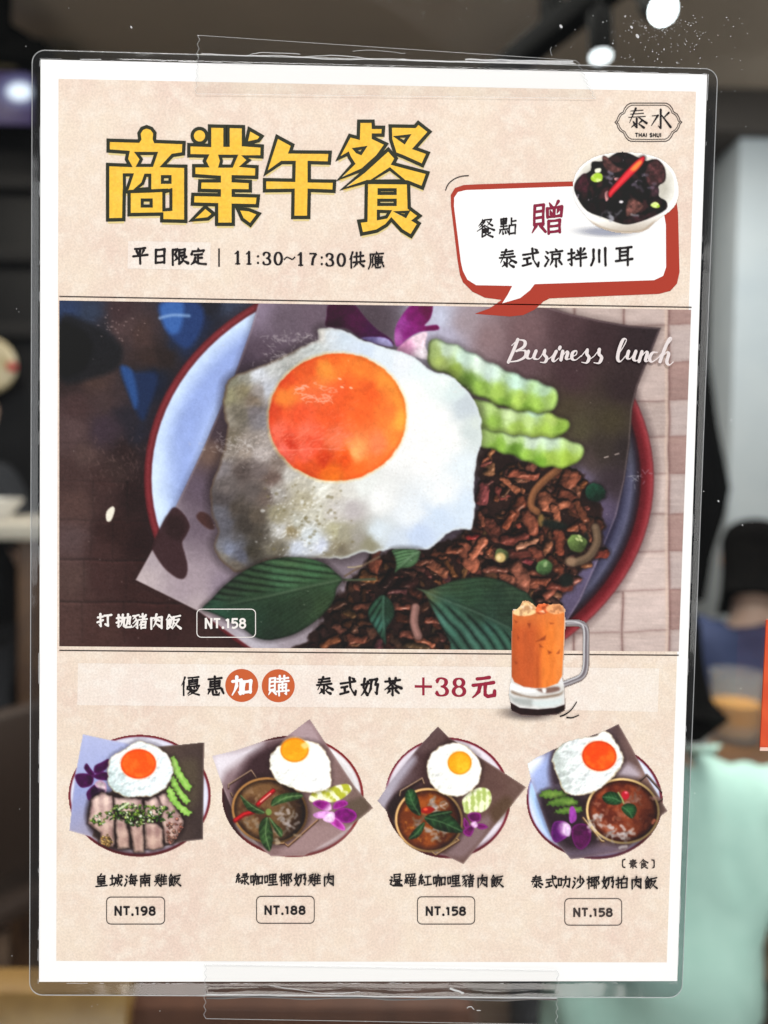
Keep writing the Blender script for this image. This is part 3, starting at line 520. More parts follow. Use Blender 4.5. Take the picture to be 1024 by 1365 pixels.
    c.put(c.reg(ell(424, 522, 30, 15, -4), pad=14), (250, 128, 96), None, soft=22, alpha=.28)
    for px, py in ((453, 505), (456, 516), (468, 517)): c.put(c.reg(ell(px, py, 2.6, 1.3, 20)), (255, 206, 180), None, soft=1.3, alpha=.8)
    for _ in range(200):
        px = 372+rg.rand()*100; py = 586+rg.normal(0, 13)-(px-400)*.10; c.line([(px, py), (px+2+4*rg.rand(), py-1-2.5*rg.rand())], .9, (255, 150, 124), None, alpha=.35, soft=1.2, clip=(c.id == ky).astype(np.float32))
    c.line([(372, 600), (395, 600), (420, 598), (460, 600)], 1.6, (250, 140, 118), None, smooth=4, alpha=.6, soft=2)
    # ---- basil
    c.line([(455, 773), (478, 773), (500, 772)], 3.2, (76, 84, 66), None, smooth=4, soft=2); c.line([(460, 768), (478, 757), (506, 742)], 2.6, (112, 92, 76), None, smooth=4, soft=2, alpha=.9); c.line([(464, 756), (472, 756), (482, 754)], 1.6, (176, 160, 130), None, smooth=3, soft=1.5)
    B6 = lambda a, b: (250+a*.2246, 730+b*.2246)
    k = c.key('printed_basil_leaf'); leaf2(c, [B6(*p) for p in ((88, 362), (150, 300), (210, 235), (310, 155), (420, 95), (540, 62), (660, 58), (760, 75), (830, 105), (880, 150), (918, 190), (885, 240), (870, 310), (820, 380), (740, 450), (640, 510), (540, 540), (470, 548), (400, 530), (330, 480), (220, 420), (140, 385))], [B6(915, 190), B6(700, 236), B6(480, 288), B6(250, 332), B6(90, 364)],
         [(*B6(a, b), q) for a, b, q in ((600, 80, (64, 90, 68)), (750, 130, (62, 97, 74)), (850, 190, (56, 81, 61)), (560, 180, (60, 92, 74)), (400, 200, (46, 67, 51)), (250, 250, (43, 59, 49)), (200, 400, (43, 80, 70)), (400, 440, (37, 63, 53)), (560, 400, (39, 61, 47)), (700, 330, (45, 63, 49)), (600, 500, (37, 55, 43)), (800, 330, (53, 73, 53)), (500, 520, (35, 53, 45)))], k, 7, 2.3, 3)
    k = c.key('printed_basil_leaf'); leaf2(c, [A7(*p) for p in ((378, 285), (440, 295), (520, 270), (600, 240), (700, 222), (800, 220), (900, 245), (990, 290), (1060, 340), (1180, 560), (1200, 680), (1130, 720), (620, 720), (580, 610), (520, 500), (470, 400), (430, 320))], [A7(380, 286), A7(560, 360), A7(760, 440), A7(960, 540), A7(1160, 680)],
         [(*A7(a, b), q) for a, b, q in ((430, 310, (96, 106, 82)), (600, 260, (53, 75, 59)), (800, 240, (49, 73, 57)), (700, 330, (45, 71, 57)), (850, 330, (39, 61, 53)), (950, 280, (51, 71, 59)), (560, 400, (51, 84, 78)), (520, 470, (64, 101, 103)), (600, 560, (54, 91, 89)), (700, 560, (66, 103, 103)), (640, 600, (46, 74, 70)), (800, 520, (51, 86, 86)), (750, 450, (37, 57, 49)), (880, 600, (51, 86, 82)), (900, 450, (41, 59, 51)), (1100, 620, (34, 52, 42)))], k, 7, 1.7, 5, .26, (84, 106, 92))
    k = c.key('printed_basil_leaf'); leaf2(c, [A7(*p) for p in ((235, 60), (320, 52), (400, 62), (398, 95), (380, 135), (340, 162), (285, 170), (250, 195), (258, 150), (250, 100))], [A7(400, 64), A7(330, 110), A7(255, 185)], [(*A7(320, 90), (82, 116, 90)), (*A7(380, 100), (92, 126, 100)), (*A7(280, 150), (72, 104, 80))], k, 5, 1.6, 6, .12, (120, 146, 118))
    k = c.key('printed_basil_leaf'); leaf2(c, [A7(*p) for p in ((185, 325), (235, 370), (250, 440), (225, 490), (200, 530), (198, 620), (170, 580), (130, 520), (96, 465), (98, 400), (140, 350))], [A7(185, 328), A7(182, 450), A7(196, 620)], [(*A7(140, 420), (42, 74, 64)), (*A7(160, 500), (52, 92, 92)), (*A7(220, 430), (36, 60, 50)), (*A7(190, 560), (40, 66, 60))], k, 5, 1.3, 7, .22, (92, 128, 110))
    c.put(c.reg([(142, 682), (150, 675), (153, 680), (148, 694), (142, 694)], smooth=3), (236, 232, 216), None, soft=1.4)
    for _ in range(60):
        px, py = 79+rg.rand()*843, 400+rg.rand()*470; c.put(c.reg(ell(px, py, .7, .6)), (210, 200, 196), None, soft=1, alpha=.5)
    for px, py, s in ((806, 610, 5), (820, 606, 5)): c.line([(px, py), (px+s, py-1.6)], 1.3, (230, 214, 206), None, alpha=.8)
    for _ in range(16): px, py = 845+rg.normal(0, 11), 636+rg.normal(0, 5); c.line([(px, py), (px+rg.normal(0, 4), py+rg.normal(0, 3))], .9, (170, 170, 176), None, alpha=.6)
    c.rgb = (c.rgb-128)*1.08+126
    c.grain(3.4, 11, .5, .4)
    return c
def plate(c, cx, cy, a, b, rot, rim=(112, 36, 46), inn=(206, 208, 226), dark=(150, 144, 160), rw=3.2):
    k = c.key('printed_plate')
    R = c.reg(ell(cx, cy, a, b, rot, 70), pad=4); sl, x, y, D = R
    t = fbm(x, y, 40, 3, 2)
    col = mix(inn, dark, np.clip(t*.7+sm(0, b, y-cy)*.4, 0, 1))
    col = mix(col, (240, 240, 248), np.exp(-((D+rw+4)/3)**2)*.4)
    col = mix(col, rim, sm(rw+1.2, rw-1, -D))
    col = mix(col, np.asarray(rim)*.55, sm(.4*b, b, y-cy)*sm(rw+5, rw, -D)*.6)
    c.put(R, col, k, soft=1.4)
def sheet(c, pts, cols, k=None, dirs=(1, 0), seed=0, edge=.25):
    k = k or c.key('printed_food_paper')
    R = c.reg(pts); sl, x, y, D = R; p = np.asarray(pts, float)
    t = ((x-p[:, 0].min())/np.ptp(p[:, 0])*dirs[0]+(y-p[:, 1].min())/np.ptp(p[:, 1])*dirs[1])
    t = np.clip((t-t.min())/np.ptp(t)+.25*(fbm(x, y, 30, seed, 3)-.5), 0, 1)
    n = len(cols)-1; col = np.zeros(x.shape+(3,), np.float32)
    for i in range(n):
        w = ((t >= i/n) & (t <= (i+1)/n+1e-6))
        col = np.where(w[..., None], mix(cols[i], cols[i+1], np.clip(t*n-i, 0, 1)), col)
    c.put(R, col, k, soft=1.2)
    c.put((sl, x, y, np.abs(D+1)-.6), (214, 200, 200), None, soft=1.2, alpha=edge)
    return k
def soft(c, pts, col, so, al=1., clip=None): c.put(c.reg(pts, pad=so+2, smooth=4), col, None, soft=so, alpha=al, clip=clip)
def cuke(c, pts, top, low, seed, wav=.5, amp=1.2):
    k = c.key('printed_cucumber_slice'); p = spline(pts, 6)
    nrm = np.roll(p, -1, 0)-np.roll(p, 1, 0); nrm = np.stack([nrm[:, 1], -nrm[:, 0]], 1)/(np.hypot(*nrm.T)[:, None]+1e-6)
    s = np.cumsum(np.hypot(*(np.roll(p, -1, 0)-p).T)); p = p+nrm*(amp*np.sin(s*wav*1.9+seed))[:, None]
    R = c.reg(p, pad=5); sl, x, y, D = R
    c.put(R, (52, 46, 36), None, soft=6, grow=2, alpha=.5)
    t = np.clip(.5+.9*(fbm(x, y, 9, seed, 3)-.5)+.5*sm(4, 0, -D)*1, 0, 1)
    c.put(R, mix(top, low, t), k, soft=1.3)
def petal(c, k, pts, col, seed, vein=(196, 120, 196), base=None):
    R = c.reg(pts, smooth=4); sl, x, y, D = R; p = np.asarray(pts, float)
    v = fbm(x, y, 6, seed, 3)
    cc = np.asarray(col, np.float32)*(.72+.55*v)[..., None]
    if base is not None:
        d = np.hypot(x-base[0], y-base[1]); cc = mix((238, 218, 240), cc, sm(3, 16, d+5*(v-.5)))
    cc = mix(cc, vein, np.exp(-((D+1)/1.1)**2)*.35)
    c.put(R, cc, k, soft=1.3)
def bowl_of(c, cx, cy, a, b, rot, rim, soup, seed, rimw=3.):
    k = c.key('printed_soup_bowl')
    R = c.reg(ell(cx, cy, a, b, rot, 60), pad=8); sl, x, y, D = R
    c.put(R, (40, 26, 24), None, soft=9, grow=3, alpha=.6)
    col = mix(np.asarray(rim)*.62, np.asarray(rim)*1.12, sm(a*.6, -a*.6, (x-cx)*.7+(y-cy)*.5))
    c.put(R, col, k, soft=1.3)
    k2 = c.key('printed_soup')
    S = c.reg(ell(cx, cy, a-rimw, b-rimw, rot, 60), pad=3); sl, x, y, D = S
    f = fbm(x, y, 16, seed, 4); g = fbm(x, y, 5, seed+4, 3)
    col = mix(soup[0], soup[1], np.clip(sm(.3, .7, f)+(g-.5)*.5, 0, 1))
    col = mix(col, soup[2], sm(.62, .8, fbm(x+3*g, y, 8, seed+8, 3))*.6)
    col = mix(np.asarray(soup[0])*.45, col, sm(0, 9, -D)*.7+.3)
    col = mix(col, np.asarray(col)*.45, sm(-.2*a, .9*a, (x-cx)*.9+(y-cy)*.15)*.75)
    c.put(S, col, k2, soft=1.2)
    return k2
def whites(c, cx, cy, sx, sy, n, seed, col=(226, 216, 214)):
    rg = np.random.RandomState(seed)
    for _ in range(n):
        px, py = cx+rg.normal(0, sx), cy+rg.normal(0, sy); a = [(px, py)]; th = rg.rand()*6.3
        for q in range(4):
            th += rg.normal(0, .7); a.append((a[-1][0]+3*np.cos(th), a[-1][1]+2.2*np.sin(th)))
        c.line(a[:3+int(rg.rand()*2)], 2.2+2.4*rg.rand(), np.asarray(col)*(.55+.4*rg.rand()), None, smooth=3, alpha=.35+.4*rg.rand(), soft=2.2)

def paint_chicken():
    c = Canvas(86, 974, 286, 1146, (233, 213, 196))
    T = lambda P: [(80+a*.2148, 960+b*.2148) for a, b in P]
    q = .2148
    plate(c, 80+493*q, 960+468*q, 443*q, 380*q, 0, inn=(214, 218, 236))
    k = sheet(c, T([(140, 85), (440, 150), (600, 170), (560, 300), (300, 480), (210, 730), (55, 685), (95, 330)]), [(178, 184, 216), (150, 158, 200), (160, 150, 160)], None, (.25, .9), 3)
    sheet(c, T([(600, 165), (895, 135), (888, 740), (780, 752), (620, 790), (330, 800), (200, 720), (280, 480)]), [(76, 64, 60), (88, 74, 68), (60, 48, 48)], k, (.8, .3), 5)
    soft(c, T([(700, 300), (850, 250), (860, 480), (780, 560)]), (98, 90, 70), 14, .5)
    soft(c, T([(165, 640), (190, 470), (300, 440), (700, 470), (780, 640), (700, 760), (520, 810), (300, 790)]), (44, 32, 32), 8, .85)
    # orchid
    o = c.key('printed_orchid')
    for i, p in enumerate(([(150, 300), (165, 268), (190, 300), (215, 335), (190, 345)], [(215, 330), (215, 285), (260, 260), (302, 240), (300, 285), (265, 320)], [(95, 340), (150, 330), (205, 345), (200, 400), (140, 420), (105, 390)], [(205, 345), (270, 320), (322, 345), (300, 372), (240, 370)], [(170, 440), (215, 400), (240, 430), (200, 470), (180, 500), (165, 470)])):
        petal(c, o, T(p), (66, 14, 68), 10+i, (110, 50, 112))
    petal(c, o, T([(215, 395), (250, 372), (288, 400), (282, 460), (250, 470), (235, 430)]), (188, 170, 176), 20)
    soft(c, T([(200, 420), (280, 435), (240, 480), (195, 480)]), (40, 20, 44), 3, .8)
    # sliced poached chicken
    fan = [[(195, 490), (260, 450), (325, 470), (335, 590), (338, 770), (330, 792), (245, 760), (250, 700), (175, 640)], [(345, 600), (400, 620), (432, 700), (436, 796), (355, 800), (348, 700)], [(430, 640), (515, 640), (522, 760), (520, 822), (462, 822), (440, 720)],
           [(525, 630), (600, 640), (645, 680), (640, 790), (580, 812), (530, 800)], [(605, 470), (660, 450), (730, 560), (770, 620), (755, 680), (700, 770), (655, 762), (640, 660)], [(335, 480), (420, 480), (510, 490), (515, 560), (420, 580), (340, 570)], [(525, 500), (600, 470), (640, 560), (620, 600), (530, 590)]]
    for i, p in enumerate(fan):
        k = c.key('printed_chicken_slice'); R = c.reg(T(p), pad=5); sl, x, y, D = R; D = D+(fbm(x, y, 6, 40+i, 3)-.5)*3; R = (sl, x, y, D)
        c.put(R, (38, 24, 26), None, soft=4, grow=1.5, alpha=.7)
        v = fbm(x, y, 10, 30+i, 3); u = sm(1060, 1130, y)
        col = mix((158, 130, 130), (226, 202, 192), np.clip(v*1.3-.2+.2*np.sin(x*.5), 0, 1)); col = mix(col, (150, 116, 96), u*.35)
        c.put(R, col*(.6+.4*sm(0, 4, -D))[..., None], k, soft=1.3)
    m = np.zeros((c.h, c.w), np.float32); R = c.reg(T([(660, 640), (740, 590), (775, 640), (740, 720), (680, 775), (655, 740)])); m[R[0]] = R[3] < 0
    c.crumbs(m, 40, [(150, 104, 92), (120, 76, 66), (176, 136, 120)], (1.5, 3.5), 3)
    R = c.reg(T([(250, 720), (300, 705), (330, 760), (300, 792), (255, 765)])); m[:] = 0; m[R[0]] = R[3] < 0
    c.crumbs(m, 30, [(176, 146, 96), (150, 116, 70)], (1.5, 4), 4)
    # spring onion
    k = c.key('printed_spring_onion'); m[:] = 0
    R = c.reg(T([(180, 620), (280, 560), (400, 515), (520, 530), (690, 545), (700, 600), (620, 630), (520, 640), (470, 670), (420, 640), (330, 610), (230, 660)]), smooth=3); m[R[0]] = R[3] < 1
    c.crumbs(m, 230, [(70, 108, 46), (98, 136, 54), (48, 78, 40), (124, 152, 64), (160, 182, 104)], (1.2, 3), 5, k)
    c.crumbs(m, 46, [(222, 236, 206), (204, 224, 170)], (1.2, 2.6), 6, k)
    c.line(T([(365, 555), (395, 535), (425, 515)]), 2.6, (200, 214, 176), k)
    for i, p in enumerate(([(690, 230), (720, 240), (760, 330), (815, 410), (790, 438), (740, 380), (700, 310)], [(690, 350), (715, 360), (750, 430), (805, 495), (780, 520), (735, 470), (690, 400)], [(668, 420), (700, 430), (740, 510), (815, 570), (780, 592), (720, 540), (672, 480)])):
        cuke(c, T(p), (196, 224, 140), (132, 180, 84), i+2)
    kw = c.key('printed_egg_white'); ky = c.key('printed_egg_yolk')
    egg(c, T([(500, 128), (570, 150), (640, 190), (690, 250), (700, 320), (670, 400), (620, 445), (560, 475), (500, 475), (430, 482), (370, 460), (310, 420), (295, 360), (300, 270), (330, 220), (400, 180), (450, 145)]), (80+487*q, 960+272*q), (110*q, 92*q), kw, ky, (226, 236, 240), (166, 184, 182), (240, 92, 26), (250, 132, 60), 4, 0, 6)
    c.pop(1.24, 112); c.grain(3.2, 21); return c

def paint_green():
    c = Canvas(280, 954, 500, 1146, (233, 213, 196)); q = .2246
    T = lambda P: [(280+a*q, 950+b*q) for a, b in P]
    plate(c, 280+490*q, 950+496*q, 422*q, 362*q, 2, rim=(122, 36, 40), inn=(226, 224, 224), dark=(176, 168, 168))
    soft(c, T([(70, 480), (120, 300), (250, 190), (430, 140), (440, 180), (300, 300), (140, 560), (200, 760), (300, 830), (220, 790), (100, 640)]), (56, 36, 40), 5, .95)
    k = sheet(c, T([(10, 255), (150, 222), (300, 172), (440, 150), (590, 35), (700, 200), (860, 440), (968, 565), (800, 700), (560, 850), (360, 852), (300, 800), (140, 600), (75, 440)]), [(206, 198, 204), (120, 96, 100), (134, 110, 108), (110, 92, 84)], None, (.9, .35), 6)
    soft(c, T([(20, 265), (160, 225), (300, 185), (290, 220), (110, 330), (60, 400)]), (226, 222, 230), 12, .8)
    soft(c, T([(140, 470), (240, 260), (420, 180), (420, 300), (360, 400), (260, 420)]), (54, 34, 38), 14, .85)
    soft(c, T([(460, 120), (585, 50), (660, 180), (560, 170)]), (178, 158, 162), 9, .8)
    soft(c, T([(500, 740), (620, 660), (840, 690), (640, 820), (420, 840)]), (158, 134, 134), 12, .75)
    soft(c, T([(780, 560), (900, 500), (950, 565), (860, 640)]), (84, 74, 58), 8, .6)
    for p in ([(110, 450), (110, 430), (245, 345), (275, 390)], [(125, 480), (135, 500)]): c.line(T(p), 2.4, (48, 28, 24)); c.line([(a, b-.9) for a, b in T(p)], 1., (200, 176, 150))
    k2 = bowl_of(c, 280+355*q, 950+582*q, 228*q, 196*q, 14, (150, 112, 70), ((84, 56, 38), (122, 92, 62), (150, 122, 96)), 12)
    for p in ([(440, 775), (465, 795), (640, 640)], [(400, 780), (440, 778)]): c.line(T(p), 2.6, (70, 44, 34)); c.line([(a-.4, b-.9) for a, b in T(p)], 1., (206, 170, 130))
    whites(c, 280+455*q, 950+630*q, 9, 11, 20, 3); whites(c, 280+270*q, 950+650*q, 9, 5, 9, 4, (180, 160, 140)); whites(c, 280+400*q, 950+720*q, 10, 5, 8, 5, (190, 172, 150))
    k = c.key('printed_chilli'); 
    for p in ([(150, 640), (200, 605), (255, 590)], [(285, 545), (320, 510), (375, 465)]):
        c.line(T(p), 6.2, (120, 14, 24), k, soft=1.5); c.line([(a, b-.8) for a, b in T(p)], 3, (190, 36, 44), k, soft=1.6)
    c.line(T([(300, 530), (360, 480)]), 1.4, (240, 190, 170), None)
    for i, (p, m_) in enumerate((([(180, 488), (215, 520), (270, 555), (325, 590), (300, 602), (235, 585), (200, 540)], [(320, 592), (250, 555), (185, 492)]), ([(365, 555), (375, 510), (440, 480), (530, 475), (550, 500), (500, 520), (420, 540)], [(368, 552), (450, 505), (545, 492)]),
                                 ([(300, 650), (340, 620), (365, 680), (375, 740), (355, 822), (310, 780), (290, 710)], [(340, 622), (330, 720), (355, 815)]), ([(350, 620), (390, 660), (430, 700), (420, 740), (380, 690)], [(352, 622), (392, 680), (428, 730)]))):
        k = c.key('printed_basil_leaf'); leaf(c, T(p), T(m_), (74, 108, 62), (136, 158, 116), k, 5, i, .7)
    c.put(c.reg(T(ell(348, 590, 18, 20))), (120, 142, 80), None, soft=2)
    kw = c.key('printed_egg_white'); ky = c.key('printed_egg_yolk')
    for i, p in enumerate(([(590, 500), (640, 450), (700, 450), (760, 430), (820, 425), (842, 455), (800, 500), (740, 530), (660, 530), (600, 530)],)):
        k = c.key('printed_cabbage'); R = c.reg(T(p), smooth=4); v = fbm(R[1], R[2], 8, 7, 3); c.put(R, mix((232, 234, 206), (176, 178, 60), np.clip(sm(.35, .7, v+.18*np.sin((R[1]-R[2])*.35)), 0, 1)), k, soft=1.5)
    egg(c, T([(500, 165), (600, 170), (660, 200), (705, 270), (720, 370), (715, 440), (650, 470), (560, 470), (480, 445), (400, 410), (360, 340), (355, 270), (385, 220), (430, 190)]), (280+502*q, 950+222*q), (84*q, 72*q), kw, ky, (250, 251, 250), (214, 216, 206), (238, 156, 28), (250, 184, 50), 9, 0, 5, (176, 150, 104))
    soft(c, T([(540, 190), (575, 175), (592, 200), (560, 215)]), (250, 214, 150), 3, .8)
    o = c.key('printed_orchid')
    petal(c, o, T([(610, 535), (650, 518), (710, 535), (720, 575), (680, 582), (630, 560)]), (128, 24, 116), 3, (220, 150, 216), (280+725*q, 950+590*q)); petal(c, o, T([(730, 570), (745, 530), (800, 520), (818, 545), (770, 570)]), (140, 30, 128), 4, (220, 150, 216))
    petal(c, o, T([(735, 600), (790, 565), (850, 580), (872, 615), (840, 650), (780, 650)]), (118, 10, 110), 5); petal(c, o, T([(612, 605), (660, 585), (720, 590), (700, 620), (640, 628)]), (206, 150, 206), 6)
    petal(c, o, T([(700, 640), (740, 620), (790, 660), (802, 698), (760, 690)]), (176, 60, 160), 7, (230, 190, 230)); petal(c, o, T([(670, 630), (715, 590), (740, 600), (735, 645), (700, 652)]), (230, 206, 230), 8)
    c.pop(1.24, 112); c.grain(3.2, 22); return c

def paint_red():
    c = Canvas(498, 962, 708, 1156, (233, 213, 196)); q = .2148
    T = lambda P: [(490+a*q, 950+b*q) for a, b in P]
    plate(c, 490+497*q, 950+528*q, 392*q, 376*q, 8, rim=(116, 34, 50), inn=(226, 214, 220), dark=(176, 168, 180))
    k = sheet(c, T([(435, 82), (500, 150), (700, 280), (860, 380), (985, 462), (880, 590), (740, 760), (595, 940), (430, 860), (300, 800), (150, 650), (60, 545), (120, 460), (340, 185)]), [(150, 138, 148), (74, 52, 52), (104, 80, 74), (112, 92, 84)], None, (.9, .35), 8)
    soft(c, T([(60, 540), (130, 430), (260, 280), (300, 300), (190, 450), (110, 590)]), (176, 172, 186), 9, .8)
    soft(c, T([(380, 160), (435, 90), (490, 150), (440, 220), (330, 240)]), (104, 84, 82), 8, .6)
    soft(c, T([(120, 580), (200, 480), (340, 420), (260, 500), (170, 640), (200, 760), (140, 680)]), (40, 26, 28), 6, .85)
    soft(c, T([(640, 700), (760, 640), (740, 740), (600, 900), (480, 860)]), (140, 120, 124), 10, .7)
    soft(c, T([(760, 600), (860, 520), (900, 580), (800, 680)]), (84, 66, 46), 8, .6)
    for p in ([(200, 520), (205, 490), (340, 410), (352, 445)],): c.line(T(p), 2.4, (50, 30, 24)); c.line([(a, b-.9) for a, b in T(p)], 1., (206, 180, 150))
    k2 = bowl_of(c, 490+382*q, 950+668*q, 212*q, 200*q, 12, (196, 160, 112), ((110, 56, 20), (156, 84, 32), (190, 124, 60)), 22)
    for p in ([(405, 870), (425, 885), (570, 795), (555, 785)],): c.line(T(p), 2.6, (70, 44, 34)); c.line([(a-.4, b-.9) for a, b in T(p)], 1., (206, 176, 130))
    whites(c, 490+440*q, 950+575*q, 9, 4, 16, 13); whites(c, 490+400*q, 950+745*q, 11, 6, 20, 14); whites(c, 490+310*q, 950+690*q, 5, 4, 8, 15, (190, 170, 160))
    k = c.key('printed_chilli'); c.put(c.reg(T(ell(372, 605, 42, 20, -8)), pad=3), (150, 30, 24), k, soft=2); c.put(c.reg(T(ell(360, 600, 14, 9))), (220, 90, 60), None, soft=2)
    for i, (p, m_) in enumerate((([(240, 490), (280, 475), (310, 520), (330, 600), (325, 640), (270, 610), (235, 550)], [(325, 635), (280, 560), (255, 485)]), ([(355, 650), (430, 615), (520, 640), (590, 735), (520, 745), (430, 725), (380, 690)], [(355, 652), (460, 680), (585, 735)]),
                                 ([(355, 680), (345, 730), (310, 775), (255, 785), (280, 740), (320, 700)], [(352, 685), (310, 745), (258, 784)]), ([(380, 640), (430, 615), (525, 612), (500, 640), (430, 650)], [(385, 642), (450, 628), (520, 614)]))):
        k = c.key('printed_basil_leaf'); leaf(c, T(p), T(m_), (46, 80, 48), (104, 132, 96), k, 5, i+4, .7)
    k = c.key('printed_cabbage'); R = c.reg(T([(590, 540), (640, 490), (700, 465), (755, 480), (770, 540), (740, 600), (680, 625), (610, 625), (595, 590)]), smooth=4)
    v = fbm(R[1], R[2], 7, 8, 3); c.put(R, mix((230, 236, 200), (172, 188, 112), np.clip(sm(.35, .7, v+.15*np.sin(R[1]*.8)), 0, 1)), k, soft=1.5)
    kw = c.key('printed_egg_white'); ky = c.key('printed_egg_yolk')
    egg(c, T([(480, 198), (560, 190), (620, 215), (680, 270), (708, 350), (690, 430), (640, 490), (570, 520), (500, 515), (430, 480), (385, 420), (370, 340), (385, 270), (430, 225)]), (490+572*q, 950+312*q), (74*q, 72*q), kw, ky, (248, 249, 247), (206, 208, 200), (240, 160, 26), (250, 196, 60), 12, 0, 6, (190, 164, 116))
    o = c.key('printed_orchid')
    for i, p in enumerate(([(620, 640), (650, 618), (700, 625), (700, 670), (650, 680)], [(600, 650), (630, 690), (615, 720), (595, 700)], [(680, 690), (720, 690), (748, 712), (710, 725), (682, 715)], [(595, 730), (640, 700), (662, 720), (640, 768), (605, 760)])): petal(c, o, T(p), (100, 14, 88), 40+i)
    petal(c, o, T([(640, 690), (670, 675), (685, 700), (665, 715)]), (220, 190, 220), 47)
    c.pop(1.24, 112); c.grain(3.2, 23); return c

def paint_laksa():
    c = Canvas(694, 956, 896, 1150, (233, 213, 196)); q = .2051
    T = lambda P: [(690+a*q, 950+b*q) for a, b in P]
    plate(c, 690+500*q, 950+570*q, 444*q, 382*q, 4, rim=(104, 34, 48), inn=(206, 212, 232), dark=(176, 184, 220))
    soft(c, T([(70, 500), (90, 440), (150, 560), (200, 720), (220, 820), (150, 740)]), (170, 200, 244), 8, .9)
    k = sheet(c, T([(62, 330), (120, 290), (280, 215), (560, 120), (655, 70), (740, 220), (830, 400), (975, 640), (900, 690), (700, 900), (410, 945), (345, 952), (300, 900), (215, 800), (130, 560), (85, 430)]), [(196, 206, 240), (108, 100, 116), (92, 74, 74), (134, 108, 100), (96, 80, 76)], None, (.95, .2), 10)
    soft(c, T([(62, 335), (130, 290), (170, 290), (150, 340), (90, 410)]), (236, 240, 250), 8, .8)
    soft(c, T([(90, 400), (150, 330), (215, 270), (210, 460), (140, 540)]), (160, 178, 226), 10, .7)
    soft(c, T([(215, 300), (250, 210), (330, 180), (300, 420), (240, 480), (205, 400)]), (56, 40, 48), 9, .8)
    soft(c, T([(650, 400), (720, 330), (800, 400), (760, 430), (680, 420)]), (190, 180, 192), 9, .8)
    soft(c, T([(140, 540), (280, 500), (450, 560), (440, 700), (540, 840), (400, 900), (250, 830), (180, 700)]), (44, 30, 38), 12, .88)
    soft(c, T([(330, 910), (560, 850), (760, 850), (640, 920), (430, 945)]), (104, 92, 112), 12, .7)
    for p in ([(800, 440), (840, 405), (952, 530), (955, 555), (915, 580)],): c.line(T(p), 3., (40, 26, 26)); c.line([(a, b-.9) for a, b in T(p)], 1., (160, 140, 130))
    for i, p in enumerate(([(145, 540), (180, 505), (280, 508), (320, 530), (300, 552), (200, 560)], [(195, 600), (220, 570), (330, 545), (390, 580), (380, 600), (280, 610)], [(240, 650), (290, 620), (400, 610), (420, 640), (340, 660)])): cuke(c, T(p), (140, 170, 86), (78, 108, 50), i+12)
    o = c.key('printed_orchid')
    for i, p in enumerate(([(220, 760), (240, 710), (300, 705), (345, 740), (330, 800), (260, 845), (225, 820)], [(350, 760), (400, 720), (470, 740), (475, 830), (420, 890), (370, 860)], [(340, 620), (365, 612), (384, 660), (380, 700), (350, 720), (335, 690)])): petal(c, o, T(p), ((92, 22, 104), (84, 8, 76), (150, 70, 160))[i], 60+i, (150, 80, 150), (690+325*q, 950+755*q) if i == 0 else None)
    petal(c, o, T([(305, 760), (320, 730), (345, 750), (340, 800), (315, 800)]), (220, 200, 230), 65)
    k2 = bowl_of(c, 690+685*q, 950+640*q, 240*q, 214*q, 8, (206, 178, 128), ((94, 42, 28), (150, 78, 50), (164, 112, 96)), 32)
    for p in ([(425, 685), (545, 835), (560, 838)],): c.line(T(p), 3., (90, 64, 44)); c.line([(a+.5, b-.7) for a, b in T(p)], 1.2, (220, 196, 150))
    whites(c, 690+520*q, 950+730*q, 7, 6, 16, 23); whites(c, 690+650*q, 950+790*q, 12, 5, 24, 24); whites(c, 690+700*q, 950+690*q, 14, 5, 14, 25, (190, 120, 96)); whites(c, 690+770*q, 950+560*q, 12, 6, 14, 26, (176, 140, 130))
    k = c.key('printed_chilli'); c.put(c.reg(T(ell(700, 538, 26, 28)), pad=3), (180, 34, 54), k, soft=2); c.put(c.reg(T(ell(706, 520, 10, 8))), (230, 120, 130), None, soft=2)
    for i, (p, m_) in enumerate((([(550, 550), (590, 515), (650, 525), (680, 580), (640, 600), (580, 590)], [(678, 582), (620, 555), (555, 548)]), ([(675, 620), (710, 590), (760, 600), (775, 640), (745, 688), (700, 660)], [(680, 612), (720, 640), (748, 685)]))):
        k = c.key('printed_basil_leaf'); leaf(c, T(p), T(m_), (44, 82, 50), (100, 136, 100), k, 5, i+8, .7)
    c.line(T([(655, 520), (680, 560), (690, 590)]), 2, (150, 160, 110))
    kw = c.key('printed_egg_white'); ky = c.key('printed_egg_yolk')
    egg(c, T([(290, 200), (400, 165), (500, 150), (545, 120), (590, 125), (640, 190), (680, 270), (680, 340), (620, 420), (540, 490), (470, 525), (390, 540), (310, 520), (270, 450), (235, 350), (230, 290)]), (690+532*q, 950+282*q), (112*q, 98*q), kw, ky, (232, 238, 240), (160, 170, 164), (226, 80, 22), (240, 120, 44), 17, 8, 7, (170, 140, 90), (-.9, .1))
    c.pop(1.24, 112); c.grain(3.2, 24); return c

